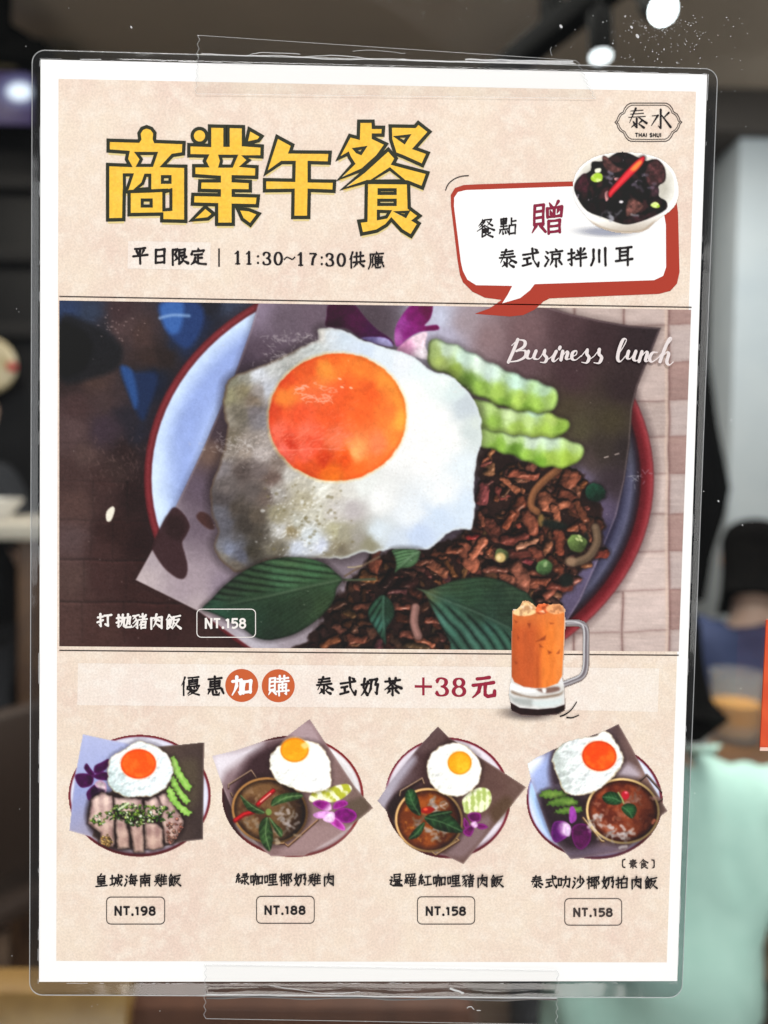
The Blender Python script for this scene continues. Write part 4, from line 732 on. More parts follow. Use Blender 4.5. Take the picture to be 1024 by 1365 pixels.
def paint_fungus():
    c = Canvas(752, 196, 912, 322, (240, 228, 218)); q = .2148
    T = lambda P: [(740+a*q, 120+b*q) for a, b in P]
    k = c.key('printed_bowl')
    R = c.reg(T([(110, 610), (118, 540), (160, 470), (240, 415), (340, 390), (450, 385), (560, 395), (660, 430), (735, 500), (765, 600), (758, 680), (720, 740), (640, 800), (560, 868), (470, 885), (360, 878), (250, 838), (180, 770), (125, 690)]), smooth=5); sl, x, y, D = R
    col = mix((247, 246, 242), (196, 186, 174), sm(286, 308, y+.1*(x-840)))
    col = mix(col, (160, 140, 118), sm(4, 0, -D)*sm(290, 300, y)*.7)
    c.put(R, col, k, soft=1.3)
    R = c.reg(T([(125, 600), (140, 530), (200, 460), (300, 410), (440, 395), (560, 408), (660, 450), (725, 520), (742, 600), (725, 680), (640, 755), (540, 810), (430, 832), (300, 800), (190, 745), (140, 680)]), smooth=5); sl, x, y, D = R
    c.put(R, mix((228, 226, 218), (186, 182, 170), np.clip(sm(0, 14, -D)*.8+.6*(fbm(x, y, 12, 3, 3)-.5), 0, 1)), k, soft=1.3)
    k = c.key('printed_fungus'); m = np.zeros((c.h, c.w), np.float32)
    F = c.reg(T([(118, 600), (150, 540), (220, 500), (230, 445), (300, 440), (380, 390), (440, 385), (540, 430), (570, 440), (620, 430), (680, 490), (680, 560), (640, 600), (645, 660), (690, 690), (690, 740), (600, 790), (500, 825), (420, 832), (300, 790), (200, 750), (140, 670)]), smooth=3); sl, x, y, D = F
    f1, f2, t = worley(x+8*fbm(x, y, 9, 3, 2), y+8*fbm(x, y, 9, 5, 2), 17, 40)
    col = mix((10, 6, 9), (56, 30, 32), np.clip(sm(.1, .5, f2-f1)*t*1.3, 0, 1))
    h = np.sqrt(np.clip(1-f1**2, 0, 1))*8+fbm(x, y, 6, 9, 2)*4; gy, gx = np.gradient(h)
    col = mix(col, (196, 184, 196), sm(.5, .95, -.5*gx-.8*gy)*.75)
    c.put(F, col, k, soft=1.2); m[sl] = D < 0
    for p, cc in (([(295, 410), (330, 420), (380, 470), (430, 490), (360, 515), (305, 480)], (92, 58, 56)), ([(575, 460), (630, 428), (680, 480), (685, 560), (640, 590), (590, 600), (560, 540)], (74, 44, 46)), ([(120, 600), (160, 530), (195, 520), (215, 570), (200, 640), (140, 630)], (60, 26, 36)), ([(440, 780), (450, 690), (490, 670), (552, 720), (500, 770)], (116, 76, 70)), ([(420, 820), (480, 780), (560, 770), (640, 740), (560, 800), (480, 826)], (58, 30, 36)), ([(590, 590), (640, 600), (640, 660), (600, 660)], (64, 42, 50))):
        R = c.reg(T(p), smooth=4); sl, x, y, D = R; v = fbm(x, y, 5, 77, 3); c.put(R, np.asarray(cc, np.float32)*(.35+1.3*v)[..., None]*(.6+.4*sm(0, 3, -D))[..., None], k, soft=1.2)
    whites(c, 740+350*q, 120+770*q, 12, 2, 8, 5, (190, 190, 200)); whites(c, 740+330*q, 120+530*q, 6, 5, 6, 6, (170, 160, 180)); whites(c, 740+500*q, 120+600*q, 14, 9, 9, 7, (120, 110, 126))
    for p, cc in (([(405, 685), (425, 690), (415, 702), (398, 698)], (236, 230, 234)), ([(310, 640), (330, 625), (335, 670), (315, 690)], (206, 150, 150)), ([(250, 490), (285, 485), (280, 510), (250, 512)], (240, 244, 220)), ([(370, 545), (398, 545), (390, 562), (372, 560)], (220, 160, 160))): c.put(c.reg(T(p), smooth=3), cc, None, soft=1.5)
    k = c.key('printed_spring_onion')
    for p in ([(222, 540), (250, 515), (290, 520), (292, 560), (255, 572), (228, 562)], [(592, 715), (615, 695), (640, 700), (650, 725), (620, 732)]):
        R = c.reg(T(p), smooth=3); c.put(R, mix((170, 206, 60), (226, 240, 160), sm(.4, .7, fbm(R[1], R[2], 5, 3, 2))), k, soft=1.4)
    k = c.key('printed_chilli'); R = c.reg(T([(330, 655), (335, 625), (380, 570), (440, 500), (500, 440), (545, 410), (558, 425), (540, 465), (490, 520), (420, 590), (370, 640), (345, 668)]), smooth=4, pad=5); sl, x, y, D = R
    c.put(R, (12, 4, 6), None, soft=4, grow=1.5, alpha=.7)
    w = (x-740)/q*.72+((y-120)/q)*.69; col = mix((206, 22, 44), (120, 6, 26), sm(-2.5, 0, D)*.8); col = mix(col, (250, 110, 100), np.exp(-((D+4.2)/1.6)**2)*.5)
    c.put(R, col, k, soft=1.2); soft(c, T([(470, 490), (520, 440), (540, 450), (500, 500)]), (240, 160, 70), 4, .8)
    c.pop(1.12, 120); c.grain(2.6, 25); return c

def paint_tea():
    c = Canvas(676, 796, 790, 956, (150, 130, 120)); q = .1758
    T = lambda P: [(640+a*q, 780+b*q) for a, b in P]
    k = c.key('printed_glass_handle')
    hp = spline(T([(645, 285), (720, 283), (780, 300), (802, 350), (802, 480), (798, 620), (770, 690), (700, 725), (620, 755)]), 6, False)
    for w, col in ((9., (112, 106, 108)), (7.2, (146, 140, 144)), (4.6, (112, 104, 110))): c.line(hp, w, col, k, soft=1.4)
    c.line([(a-2.2, b-1.2) for a, b in hp], 1.6, (236, 238, 240), None, soft=1.3, alpha=.9)
    c.line([(a+2.6, b+1.) for a, b in hp], 1.3, (206, 204, 206), None, soft=1.3, alpha=.8)
    k = c.key('printed_glass_mug')
    R = c.reg(T([(245, 180), (640, 175), (645, 300), (632, 500), (625, 700), (640, 780), (645, 920), (640, 950), (590, 978), (440, 992), (310, 985), (240, 955), (228, 890), (215, 830), (222, 770), (235, 700), (235, 450)]), smooth=0); sl, x, y, D = R
    col = mix((206, 204, 200), (240, 240, 240), fbm(x, y, 7, 4, 3)); c.put(R, col, k, soft=1.4)
    for p, cc, so in (([(228, 740), (300, 770), (400, 790), (420, 815), (300, 810), (225, 780)], (252, 252, 252), 3), ([(240, 800), (320, 830), (430, 845), (600, 820), (630, 800), (600, 840), (430, 862), (260, 830)], (150, 132, 116), 3), ([(430, 790), (500, 780), (590, 770), (600, 800), (500, 820)], (130, 100, 90), 3), ([(470, 785), (500, 783), (500, 815), (480, 818)], (240, 238, 236), 2),
                      ([(225, 830), (260, 850), (400, 870), (390, 920), (260, 890)], (176, 180, 178), 5), ([(400, 880), (560, 870), (620, 860), (600, 910), (440, 925)], (216, 226, 226), 5)):
        c.put(c.reg(T(p), pad=so+1, smooth=3), cc, None, soft=so)
    k = c.key('printed_mug_base'); R = c.reg(T([(228, 888), (300, 930), (440, 942), (570, 930), (643, 905), (642, 948), (590, 978), (440, 992), (310, 985), (235, 950)]), smooth=0); c.put(R, mix((46, 20, 22), (20, 8, 10), fbm(R[1], R[2], 6, 2, 2)), k, soft=1.4)
    k = c.key('printed_milk_tea'); R = c.reg(T([(247, 190), (300, 200), (450, 195), (600, 200), (642, 185), (640, 400), (632, 560), (622, 690), (590, 745), (500, 778), (420, 782), (330, 770), (260, 735), (238, 690), (238, 450)]), smooth=0); sl, x, y, D = R
    u = (x-682)/(752-682); v = (y-820)/(918-820)
    col = mix((196, 92, 44), (232, 128, 52), np.clip(sm(.35, .75, u)+.3*sm(.55, .58, u)*sm(.35, .5, v)*.6, 0, 1))
    col = mix(col, (172, 76, 34), np.exp(-((u-.50)/.035)**2)*sm(.4, .6, v)*.5); col = mix(col, (176, 84, 40), np.exp(-((u-.02)/.06)**2)*.6); col = mix(col, (216, 120, 60), sm(.25, .0, v)*.7)
    col = mix(col, (240, 150, 80), np.exp(-((u-.9)/.07)**2)*.4); col = col*(.93+.14*fbm(x*1.6, y*.5, 8, 6, 2))[..., None]
    c.put(R, col, k, soft=1.3)
    for p in ([(360, 290), (385, 290), (375, 325)], [(425, 428), (500, 380), (495, 415)], [(450, 450), (480, 470), (455, 472)], [(515, 495), (545, 510), (520, 525)], [(580, 520), (605, 490), (600, 520)], [(260, 265), (285, 280), (270, 290)], [(530, 285), (560, 290), (535, 296)], [(285, 380), (298, 400), (286, 415)], [(265, 580), (285, 590), (270, 600)]): c.put(c.reg(T(p), pad=4), (132, 54, 24), None, soft=2.4, alpha=.8)
    k = c.key('printed_ice_cube')
    for p, cc in (([(250, 200), (300, 160), (320, 118), (370, 120), (430, 170), (420, 215), (340, 235), (260, 225)], (238, 180, 130)), ([(425, 170), (440, 142), (520, 140), (520, 200), (470, 222), (425, 210)], (206, 96, 50)), ([(500, 190), (520, 148), (600, 140), (640, 175), (640, 205), (560, 222)], (222, 150, 100))):
        R = c.reg(T(p), smooth=2); v = fbm(R[1], R[2], 5, 9, 3); c.put(R, mix(np.asarray(cc)*.82, np.minimum(np.asarray(cc)*1.12+12, 255), sm(.3, .7, v)), k, soft=1.5)
    for p in ([(300, 160), (340, 150), (330, 180)], [(450, 200), (480, 190), (490, 210)], [(370, 150), (400, 165), (390, 190)]): c.put(c.reg(T(p), pad=3), (250, 224, 190), None, soft=2, alpha=.9)
    c.line(T([(640, 180), (645, 230), (640, 400), (632, 560), (626, 700)]), 1.3, (244, 220, 200), None, alpha=.7); c.line(T([(246, 180), (240, 300), (234, 500), (234, 700)]), 1.1, (170, 140, 120), None, alpha=.7)
    c.pop(1.08, 124); c.grain(2.6, 26); return c
# ---------------------------------------------------------------- brush lettering: strokes on a 100 x 100 grid (xxyy points), written out as tapered ribbons
KAI = {
'平': '2218-7615 3230-3846 6826-5848 1256-8852 4918-5098', '日': '2818-2690 2820-7418-7290 2854-7252 2788-7286',
'限': '1416-1496 1416-3814-2640-3862-2274 4818-7816-7648 4834-7632 4850-7648 4818-4892-6480 8456-6068 5652-7076-9490',
'定': '5006-5216 2022-1638 2022-8220-7634 3042-7240 5042-5078 5060-7258 3656-2880-1292 3274-5488-9294',
'供': '3010-1248 2232-2296 5214-5264 7412-7464 3836-9032 3466-9662 5472-3692 7072-9090',
'應': '5204-5412 1816-9014 1816-2060-0896 3624-2644 3036-3064 5024-4440 4632-4668 4836-8434 4848-8246 4858-8256 4668-8866 6426-6466 3474-2690 4474-4892-7292-7882 5670-6078 8472-9286',
'餐': '3606-3620 3612-5010 3618-1640 3022-4620-2048 2830-3438 5610-8208-6238 6018-8640 4838-0866 4838-9664 4648-5254 3658-6656-6474 3666-6464 3674-6472 3658-3496-5288 7676-6086 5078-8898',
'點': '1612-1638 1612-4410-4236 2418-2630 3816-3430 1638-4236 2910-2964 1450-4648 1066-5062 1274-0688 2474-2688 3672-4084 4670-5482 7010-7044 7026-9224 6046-5892 6046-9044-8890 5988-8886',
'贈': '1614-1470 1614-4012-4070 1632-3830 1650-3848 1468-4066 2072-0892 3272-4690 5808-6420 8404-7420 5224-5250 5224-9420-9248 7222-7248 6030-6440 8428-8038 5248-9246 5660-5696 5660-8858-8894 5676-8674 5692-8690',
'泰': '2418-7814 2232-8028 1446-8842 4606-1870 5644-9472 5052-5090-4084 3464-4074 4476-2690 7262-6072 5874-8292',
'式': '1634-9026 2054-5050 3654-3882 1488-5678 6206-6656-9094-9476 7408-8416',
'涼': '1218-2228 0842-1852 0890-2660 6008-6416 3424-9420 4436-4458 4436-8234-8056 4458-8056 6458-6496-5688 4468-3488 7868-9286',
'拌': '0834-3830 2414-2690-1482 0864-4052 5218-6032 8812-7830 4842-9438 4462-9856 7010-7098',
'川': '2216-2260-1092 5020-5078 8012-8296', '耳': '1214-8810 3014-3074 3032-6830 3050-6848 1076-9268 7012-7098',
'打': '1032-4028 2612-2886-1676 0862-4250 5024-9420 7224-7488-5876',
'拋': '0832-3228 2012-2086-1078 0660-3450 3634-5632-5280-6490-9890-9878 4612-4250-3084 6632-9228-8872-8068 7810-7650-6484',
'豬': '1016-4612 2816-1036 2426-3850-3892-2684 3040-0862 3460-0886 5222-8820 7006-7042 4642-9638 9014-4876 6056-6096 6056-8854-8694 6074-8672 6092-8690',
'肉': '1830-1896 1830-8226-8294-7084 5008-3446 4636-6848 5044-3084 4866-7082',
'飯': '2608-0638 2610-4634 2630-3238 1640-3838-3664 1652-3650 1664-3662 1640-1492-3282 2870-4490 5022-9416 5622-5260-4090 5642-8638-4696 5856-9694',
'優': '2408-0846 1830-1896 4012-9210 6412-5826 4424-4452 4424-8622-8450 4434-8432 4444-8442 3654-3666 3654-9452-9064 4860-4670 5260-5872-7272 6658-7062 8058-8666 5872-3692 5676-8274-4098 5480-9498',
'惠': '1816-8412 2828-2854 2828-7426-7252 2840-7238 2852-7250 5004-5062 1866-8062 7858-8668 2472-1690 3872-4292-6894-7482 5270-5880 8470-9488',
'加': '0830-4826-4488-3478 2810-2650-0692 6034-5886 6034-9230-9084 6082-9080',
'購': '1216-1070 1216-3614-3470 1232-3430 1250-3448 1068-3466 1672-0690 2672-4088 4618-9616 5806-5834 7806-7832 4432-9830 5446-5496 5446-8644-8690-7886 7032-7076 5460-8658 4276-9874',
'奶': '2410-1854-3892 4026-2668-0694 0840-4434 5018-8814-7844-9242-8690-7680 6018-5660-4094',
'茶': '1222-8818 3408-3630 6606-6230 5030-1064 5032-9460 2860-7256 5048-5094-4286 3470-2284 6670-8284',
'元': '2620-7416 1044-9038 3844-3270-0892 5842-5884-6892-9288-9470',
'皇': '5004-3818 2622-2454 2622-7620-7452 2638-7436 2652-7450 2262-7860 2676-7674 1094-9290 5062-5092',
'城': '0636-3632 2014-2078 0484-3872 4634-9628 4634-4466-3094 4650-6048-5876-5072 6610-7060-8890-9678 8850-6096 8012-8820',
'海': '1414-2422 0838-1846 0690-2260 5608-3436 4822-9220 5036-4678 5036-8634-8090-7084 3858-9854 4676-8674 6042-6650 6062-6670',
'南': '1420-8616 4806-4836 1836-1896 1836-8234-8294-7286 3642-4050 6440-5850 3056-7054 2670-7268 5054-5092',
'雞': '4410-1018 1424-1832 2622-3032 4220-3832 1646-4444 0658-4856 2640-3060-0692 3266-5094 6010-4644 5630-5696 7808-8218 5626-9624 5644-9442 5660-9458 5682-9680 7626-7682',
'綠': '2208-0828-2430 3020-0846-3444 2446-2472 1056-0472 2256-2668 3656-4064 5412-8410-8234 5424-8222 4436-9634 6836-7088-6084 4852-5462 4480-6064 8848-7660 7260-9688',
'咖': '0826-1074 0826-2624-2670 0872-2668 3230-5628-5288-4480 4210-4050-2892 6832-6686 6832-9430-9284 6880-9278',
'哩': '0626-0874 0626-2624-2670 0872-2668 4216-4056 4216-8814-8654 4236-8634 4254-8652 6614-6690 4272-9070 3292-9890',
'椰': '0430-3026 1808-1896 1834-0462 2040-3254 3416-6414 4016-4076 4034-5632 4050-5648 3278-6272 5816-5896 7214-7296 7214-9212-8240-9462-8272',
'暹': '3810-3848 3810-8208-8046 3828-8026 3846-8044 3058-9456 4666-7864 4478-8076 6256-6278 3088-9286 1222-2232 0650-2048-1276 1078-3092-9896',
'羅': '1808-1830 1808-8406-8228 4008-4028 6208-6226 1830-8228 2436-1246-2648 3242-1256-3454 2256-2270 1462-0678 3062-3672 5632-4056 5046-5096 7030-7438 5046-9244 5060-8858 5074-8872 5092-9490 7046-7090',
'紅': '2208-0830-2632 3222-0850-3648 2450-2476 1060-0480 2260-2872 3856-4466 5026-9022 7024-7084 4486-9682',
'叻': '0626-0874 0626-2824-2872 0874-2872 3834-9028-8690-7080 6210-6050-3894',
'沙': '1414-2422 0840-1848 0690-2460 6208-6256-5450 4630-3652 7626-9046 8450-6280-3296',
'拍': '0834-3830 2414-2690-1482 0864-4052 6806-5824 5026-4892 5026-9022-8890 5056-8854 4890-8888',
'素': '2218-7814 2630-7428 1244-8840 5006-5044 4446-2658-6058 7250-2872-7872 5070-5094-4288 3276-2088 6874-8688',
'食': '4806-0844 4806-9440 4420-5428 3244-6842-6662 3253-6651 3262-6660 3244-3094-5280 7664-6078 4866-9096',
'水': '5008-5090-3880 1236-3834-0880 8622-6048 5230-9486', '〔': '7008-5014-4630-4670-5086-7092', '〕': '3008-5014-5430-5470-5086-3092', '+': '1050-9050 5010-5090', '|': '5000-5099'}
SERIF = {'1': '2622-5008-5092|l2892-7292', '0': 'o', '3': '2226-3212-5008-7016-7432-6246-4449|5048-7056-8072-7288-5094-3090-2076', '8': 'e', '7': 'l2010-8210|8210-5444-4692', '~': 'w', ':': ':'}
class Ink:
    """collects flat ribbons on the print layer; every piece a hair nearer than the one before"""
    def __init__(s, lay): s.v = []; s.f = []; s.lay = lay; s.k = 0
    def poly(s, pts):
        y = s.lay-s.k*1.5e-6; s.k += 1; n = len(s.v)
        s.v += [at(x, q, y) for x, q in pts]
        s.f += [tuple(n+i for i in t) for t in tessellate_polygon([[Vector((x, -q, 0)) for x, q in pts]])]
    def seg(s, a, b, wa, wb, n=5):
        a = np.asarray(a, float); b = np.asarray(b, float); d = b-a; L = math.hypot(*d)
        th = math.atan2(d[1], d[0]) if L > 1e-6 else 0.
        out = [(b[0]+wb/2*math.cos(th+t), b[1]+wb/2*math.sin(th+t)) for t in np.linspace(-math.pi/2, math.pi/2, n)]
        out += [(a[0]+wa/2*math.cos(th+t), a[1]+wa/2*math.sin(th+t)) for t in np.linspace(math.pi/2, 1.5*math.pi, n)]
        s.poly(out)
    def strip(s, pts, ws, closed=False):
        """one continuous ribbon"""
        p = np.asarray(pts, float); n = len(p); ws = np.broadcast_to(ws, (n,))
        if closed: t = np.roll(p, -1, 0)-np.roll(p, 1, 0)
        else: t = np.gradient(p, axis=0)
        t = t/(np.hypot(*t.T)[:, None]+1e-9); nn = np.stack([-t[:, 1], t[:, 0]], 1)
        y = s.lay-s.k*1.5e-6; s.k += 1; b = len(s.v)
        for i in range(n): s.v.append(at(*(p[i]+nn[i]*ws[i]/2), y)); s.v.append(at(*(p[i]-nn[i]*ws[i]/2), y))
        for i in range(n if closed else n-1): j = (i+1) % n; s.f.append((b+2*i, b+2*i+1, b+2*j+1, b+2*j))
    def loop(s, pts, w):
        """closed outline with mitred corners"""
        p = np.asarray(pts, float); n = len(p); y = s.lay-s.k*1.5e-6; s.k += 1; b = len(s.v)
        for i in range(n):
            d1 = p[i]-p[i-1]; d2 = p[(i+1) % n]-p[i]; d1 = d1/np.hypot(*d1); d2 = d2/np.hypot(*d2)
            m = np.array([-(d1+d2)[1], (d1+d2)[0]]); l = np.hypot(*m)
            if l < .3: m = np.array([-d1[1], d1[0]]); l = 1.
            m = m/l; c = max(.45, m @ np.array([-d1[1], d1[0]]))
            s.v.append(at(*(p[i]+m*w/2/c), y)); s.v.append(at(*(p[i]-m*w/2/c), y))
        for i in range(n): j = (i+1) % n; s.f.append((b+2*i, b+2*i+1, b+2*j+1, b+2*j))
    def rrect(s, x0, y0, x1, y1, r, w, sk=0.):
        p = []
        for cx, cy_, a0 in ((x1-r, y0+r, -90), (x1-r, y1-r, 0), (x0+r, y1-r, 90), (x0+r, y0+r, 180)):
            for a in np.radians(np.linspace(a0, a0+90, 6)): p.append((cx+r*math.cos(a), cy_+r*math.sin(a)+sk*(cx+r*math.cos(a)-x0)))
        s.strip(p, w, True)
    def kai(s, ch, cx, cy_, size, wt=9.5, jit=0., seed=0, ming=False):
        rg = np.random.RandomState(seed+ord(ch[0]) % 1000)
        for st in KAI[ch].split(' '):
            P = np.array([(int(q[:2]), int(q[2:])) for q in st.split('-')], float)+rg.normal(0, jit, (st.count('-')+1, 2))
            if not ming: P = (P-50); P[:, 1] -= .05*P[:, 0]; P += 50
            nseg = len(P)-1; tot = np.hypot(*np.diff(P, axis=0).T).sum(); acc = 0
            for i in range(nseg):
                d = P[i+1]-P[i]; L = math.hypot(*d); last = i == nseg-1; dx, dy = d/max(L, 1e-6)
                if ming:
                    if abs(dx) > .9: wa, wb = .32, .42
                    elif dx < -.2: wa, wb = .95, .25
                    elif dx > .25: wa, wb = .4, 1.1
                    else: wa, wb = .95, .85
                else:
                    if dx < -.35 and dy > .2: wa, wb = 1.12, (.38 if last else .8)
                    elif dx > .4 and dy > .35 and L > 26: wa, wb = .55, (1.35 if last else 1.)
                    elif L < 17 and nseg == 1: wa, wb = .5, 1.25
                    elif abs(dx) > .85: wa, wb = .92, 1.0
                    else: wa, wb = 1.12, .92
                    if last and nseg > 1 and L < 16: wa, wb = 1.0, .3
                wt_ = wt*(min(1.4, max(.84, 1.46-.027*(KAI[ch].count(' ')+1))) if not ming else 1.); f = size/100; A = (cx+(P[i][0]-50)*f, cy_+(P[i][1]-52)*f); B = (cx+(P[i+1][0]-50)*f, cy_+(P[i+1][1]-52)*f)
                if ming or L < 30 or last and wb < .5 and False: s.seg(A, B, wa*wt_*f, wb*wt_*f)
                else:   # a long stroke thins a little in its middle
                    bow = (np.array([-d[1], d[0]])/L)*(2.2 if dx > .3 and dy > .3 else -1.6 if dx < -.3 else .8)*f
                    Mx = ((A[0]+B[0])/2+bow[0], (A[1]+B[1])/2+bow[1]); wm = (wa+wb)/2*.84
                    s.seg(A, Mx, wa*wt_*f, wm*wt_*f); s.seg(Mx, B, wm*wt_*f, wb*wt_*f)
    def serif(s, ch, cx, cy_, h, wd, hv=13., lt=4.5):
        def run(P, smooth=True, light=False, closed=False):
            P = np.array(P, float)
            Q = spline(P, 6, closed) if smooth else P
            Q = np.stack([cx+(Q[:, 0]-50)/100*wd, cy_+(Q[:, 1]-50)/100*h], 1)
            t = np.gradient(Q, axis=0) if not closed else np.roll(Q, -1, 0)-np.roll(Q, 1, 0)
            sn = np.abs(t[:, 1])/(np.hypot(*t.T)+1e-9)
            ww = (lt*1.25 if light else lt*1.25+(hv*1.12-lt*1.25)*sn**1.3)*h/100
            s.strip(Q, ww, closed)
        if ch == '0': run(ell(50, 50, 30, 43, 0, 14), closed=True)
        elif ch == '8': run(ell(50, 28, 24, 20, 0, 12), closed=True); run(ell(50, 71, 29, 23, 0, 12), closed=True)
        elif ch == ':':
            for q in (32, 78): s.seg((cx, cy_+(q-50)/100*h), (cx+.01, cy_+(q-50)/100*h), h*.17, h*.17, 7)
        elif ch == '~': s.strip([(cx+(x-50)/100*wd, cy_+(y-50)/100*h) for x, y in spline([(2, 62), (25, 44), (50, 50), (75, 58), (98, 40)], 5, False)], h*.09)
        else:
            for part in SERIF[ch].split('|'):
                li = part[0] == 'l'; P = [(int(q[:2]), int(q[2:])) for q in part.lstrip('l').split('-')]
                if ch == '7' and li: s.strip([(cx+(x-50)/100*wd, cy_+(y-50)/100*h) for x, y in P], h*.11)
                elif ch == '1' and not li: s.seg((cx+(P[0][0]-50)/100*wd, cy_+(P[0][1]-50)/100*h), (cx, cy_-.42*h), lt*h/100, hv*h/130); s.seg((cx, cy_-.42*h), (cx, cy_+.41*h), hv*1.12*h/100, hv*1.12*h/100)
                else: run(P, smooth=not li, light=li)
            if ch == '3':
                for a in ((25, 27), (23, 76)): s.seg((cx+(a[0]-50)/100*wd, cy_+(a[1]-50)/100*h), (cx+(a[0]-49.9)/100*wd, cy_+(a[1]-50)/100*h), h*.13, h*.13, 7)
    def script(s, strokes, fx, heavy, light):
        for st in strokes:
            Q = spline([fx(*p) for p in st], 6, False) if len(st) > 2 else np.array([fx(*p) for p in st], float)
            t = np.gradient(Q, axis=0); dn = np.clip(t[:, 1]/(np.hypot(*t.T)+1e-9), 0, 1)
            w_ = light+(heavy-light)*dn**.8; w_ = np.convolve(np.pad(w_, 2, 'edge'), np.ones(5)/5, 'valid')
            for i in range(len(Q)-1): s.seg(Q[i], Q[i+1], w_[i], w_[i+1], 4)
    def latin(s, txt, x0, x1, y0, y1, fat=.02):
        """built-in sans glyphs fitted to a box in the photograph"""
        cu = bpy.data.curves.new('lettering', 'FONT'); cu.body = txt; cu.offset = fat; cu.resolution_u = 3
        o = bpy.data.objects.new('lettering', cu); COL.objects.link(o)
        dg = bpy.context.evaluated_depsgraph_get(); me = bpy.data.meshes.new_from_object(o.evaluated_get(dg))
        V = np.array([v.co[:2] for v in me.vertices]); lo, hi = V.min(0), V.max(0)
        y = s.lay-s.k*1.5e-6; s.k += 1; n = len(s.v)
        for a, b in V: s.v.append(at(x0+(a-lo[0])/(hi[0]-lo[0])*(x1-x0), y1-(b-lo[1])/(hi[1]-lo[1])*(y1-y0), y))
        s.f += [tuple(n+i for i in p.vertices) for p in me.polygons]
        bpy.data.objects.remove(o); bpy.data.curves.remove(cu); bpy.data.meshes.remove(me)
    def sans(s, txt, x0, x1, y0, y1, wt):
        """plain bold capitals and figures, drawn as even strokes"""
        SH = {'N': (26, [[(3, 100), (3, 0), (23, 100), (23, 0)]]), 'T': (24, [[(0, 4), (24, 4)], [(12, 4), (12, 100)]]), '.': (8, [[(4, 93), (4.1, 96)]]), '1': (15, [[(1, 22), (9, 6)], [(9, 2), (9, 100)]]),
              '5': (23, [[(21, 5), (5, 5), (4, 45)], 'c', [(4, 45), (14, 40), (21, 55), (20, 80), (11, 96), (2, 92)]]), '8': (24, [ell(12, 25, 8.2, 20, 0, 14), ell(12, 71, 9.6, 25, 0, 14)]), '9': (24, [ell(12, 30, 9.3, 26, 0, 14), 'c', [(21.3, 30), (21, 62), (14, 90), (5, 97)]]),
              'H': (26, [[(3, 0), (3, 100)], [(23, 0), (23, 100)], [(3, 48), (23, 48)]]), 'A': (26, [[(1, 100), (13, 2), (25, 100)], [(6, 66), (20, 66)]]), 'I': (7, [[(3.5, 0), (3.5, 100)]]), 'S': (22, ['c', [(20, 12), (12, 4), (3, 20), (6, 42), (17, 58), (19, 82), (10, 97), (1, 88)]]), 'U': (25, ['c', [(3, 0), (3, 60), (5, 88), (12, 97), (20, 88), (22, 60), (22, 0)]]), ' ': (12, [])}
        gap = 6; tot = sum(SH[q][0] for q in txt)+gap*(len(txt)-1); x = 0.; fx_ = (x1-x0)/tot; fy_ = (y1-y0)/100
        for q in txt:
            wd, parts = SH[q]; cur = False
            for P in parts:
                if isinstance(P, str): cur = True; continue
                closed = isinstance(P, np.ndarray); P = np.asarray(P, float)
                Q = np.stack([x0+(x+P[:, 0])*fx_, y0+P[:, 1]*fy_], 1)
                if closed: s.strip(spline(Q, 4), wt, True)
                elif cur: s.strip(spline(Q, 5, False), wt); cur = False
                elif q == '.': s.seg(Q[0], Q[1], wt*1.25, wt*1.25, 6)
                else:
                    for a, b in zip(Q, Q[1:]):
                        d = (b-a)/np.hypot(*(b-a)); s.strip([a-d*wt*.3*(q == 'N' or q == '5'), (a+b)/2, b+d*wt*.3*(q == 'N' or q == '5')], wt)
            x += wd+gap
    def build(s, name, m, parent): 
        return mesh_obj(name, s.v, s.f, m, parent)
def fill_poly(name, loops, lay, m, parent):
    """a flat printed area with holes"""
    V = [at(x, y, lay) for L in loops for x, y in L]
    F = [tuple(t) for t in tessellate_polygon([[Vector((x, -y, 0)) for x, y in L] for L in loops])]
    return mesh_obj(name, V, F, m, parent)
# ---------------------------------------------------------------- the laminated menu on the glass
L0 = -.0012                       # face of the paper sheet
LB, LP, LT, LU = L0-4e-5, L0-8e-5, L0-1.2e-4, L0-1.8e-4   # beige print, pictures, lettering, lettering on top
def coat_wave(nt, b):
    """the laminate film over the print: faint waviness in its gloss"""
    tc = nt.nodes.new('ShaderNodeTexCoord'); n = nt.nodes.new('ShaderNodeTexNoise'); n.inputs['Scale'].default_value = 55; n.inputs['Detail'].default_value = 4
    nt.links.new(tc.outputs['Object'], n.inputs['Vector']); bp = nt.nodes.new('ShaderNodeBump'); bp.inputs['Strength'].default_value = .35; bp.inputs['Distance'].default_value = .0006
    nt.links.new(n.outputs['Fac'], bp.inputs['Height']); nt.links.new(bp.outputs['Normal'], b.inputs['Coat Normal'])
def ink(name, col):
    m = mat(name, col, .6, coat=.45, spec=.25); coat_wave(m.node_tree, m.node_tree.nodes['Principled BSDF']); return m
m_white = ink('white_paper', (252, 252, 252)); m_black = ink('black_ink', (22, 15, 18)); m_grey = ink('grey_ink', (62, 52, 50)); m_crim = ink('crimson_ink', (136, 24, 58)); m_crim2 = ink('red_ink', (152, 32, 58))
m_brick = ink('brick_red_ink', (174, 56, 38)); m_orange = ink('orange_ink', (203, 96, 50)); m_pale = ink('pale_ink', (243, 238, 234)); m_olive = ink('dark_green_ink', (38, 42, 26)); m_shadow = ink('pale_yellow_ink', (232, 212, 150)); m_hl = ink('cream_ink', (254, 236, 200))
m_wash = ink('cream_wash_ink', (244, 232, 220)); m_script = ink('script_ink', (232, 222, 222)); m_rule = ink('rule_ink', (58, 46, 42))
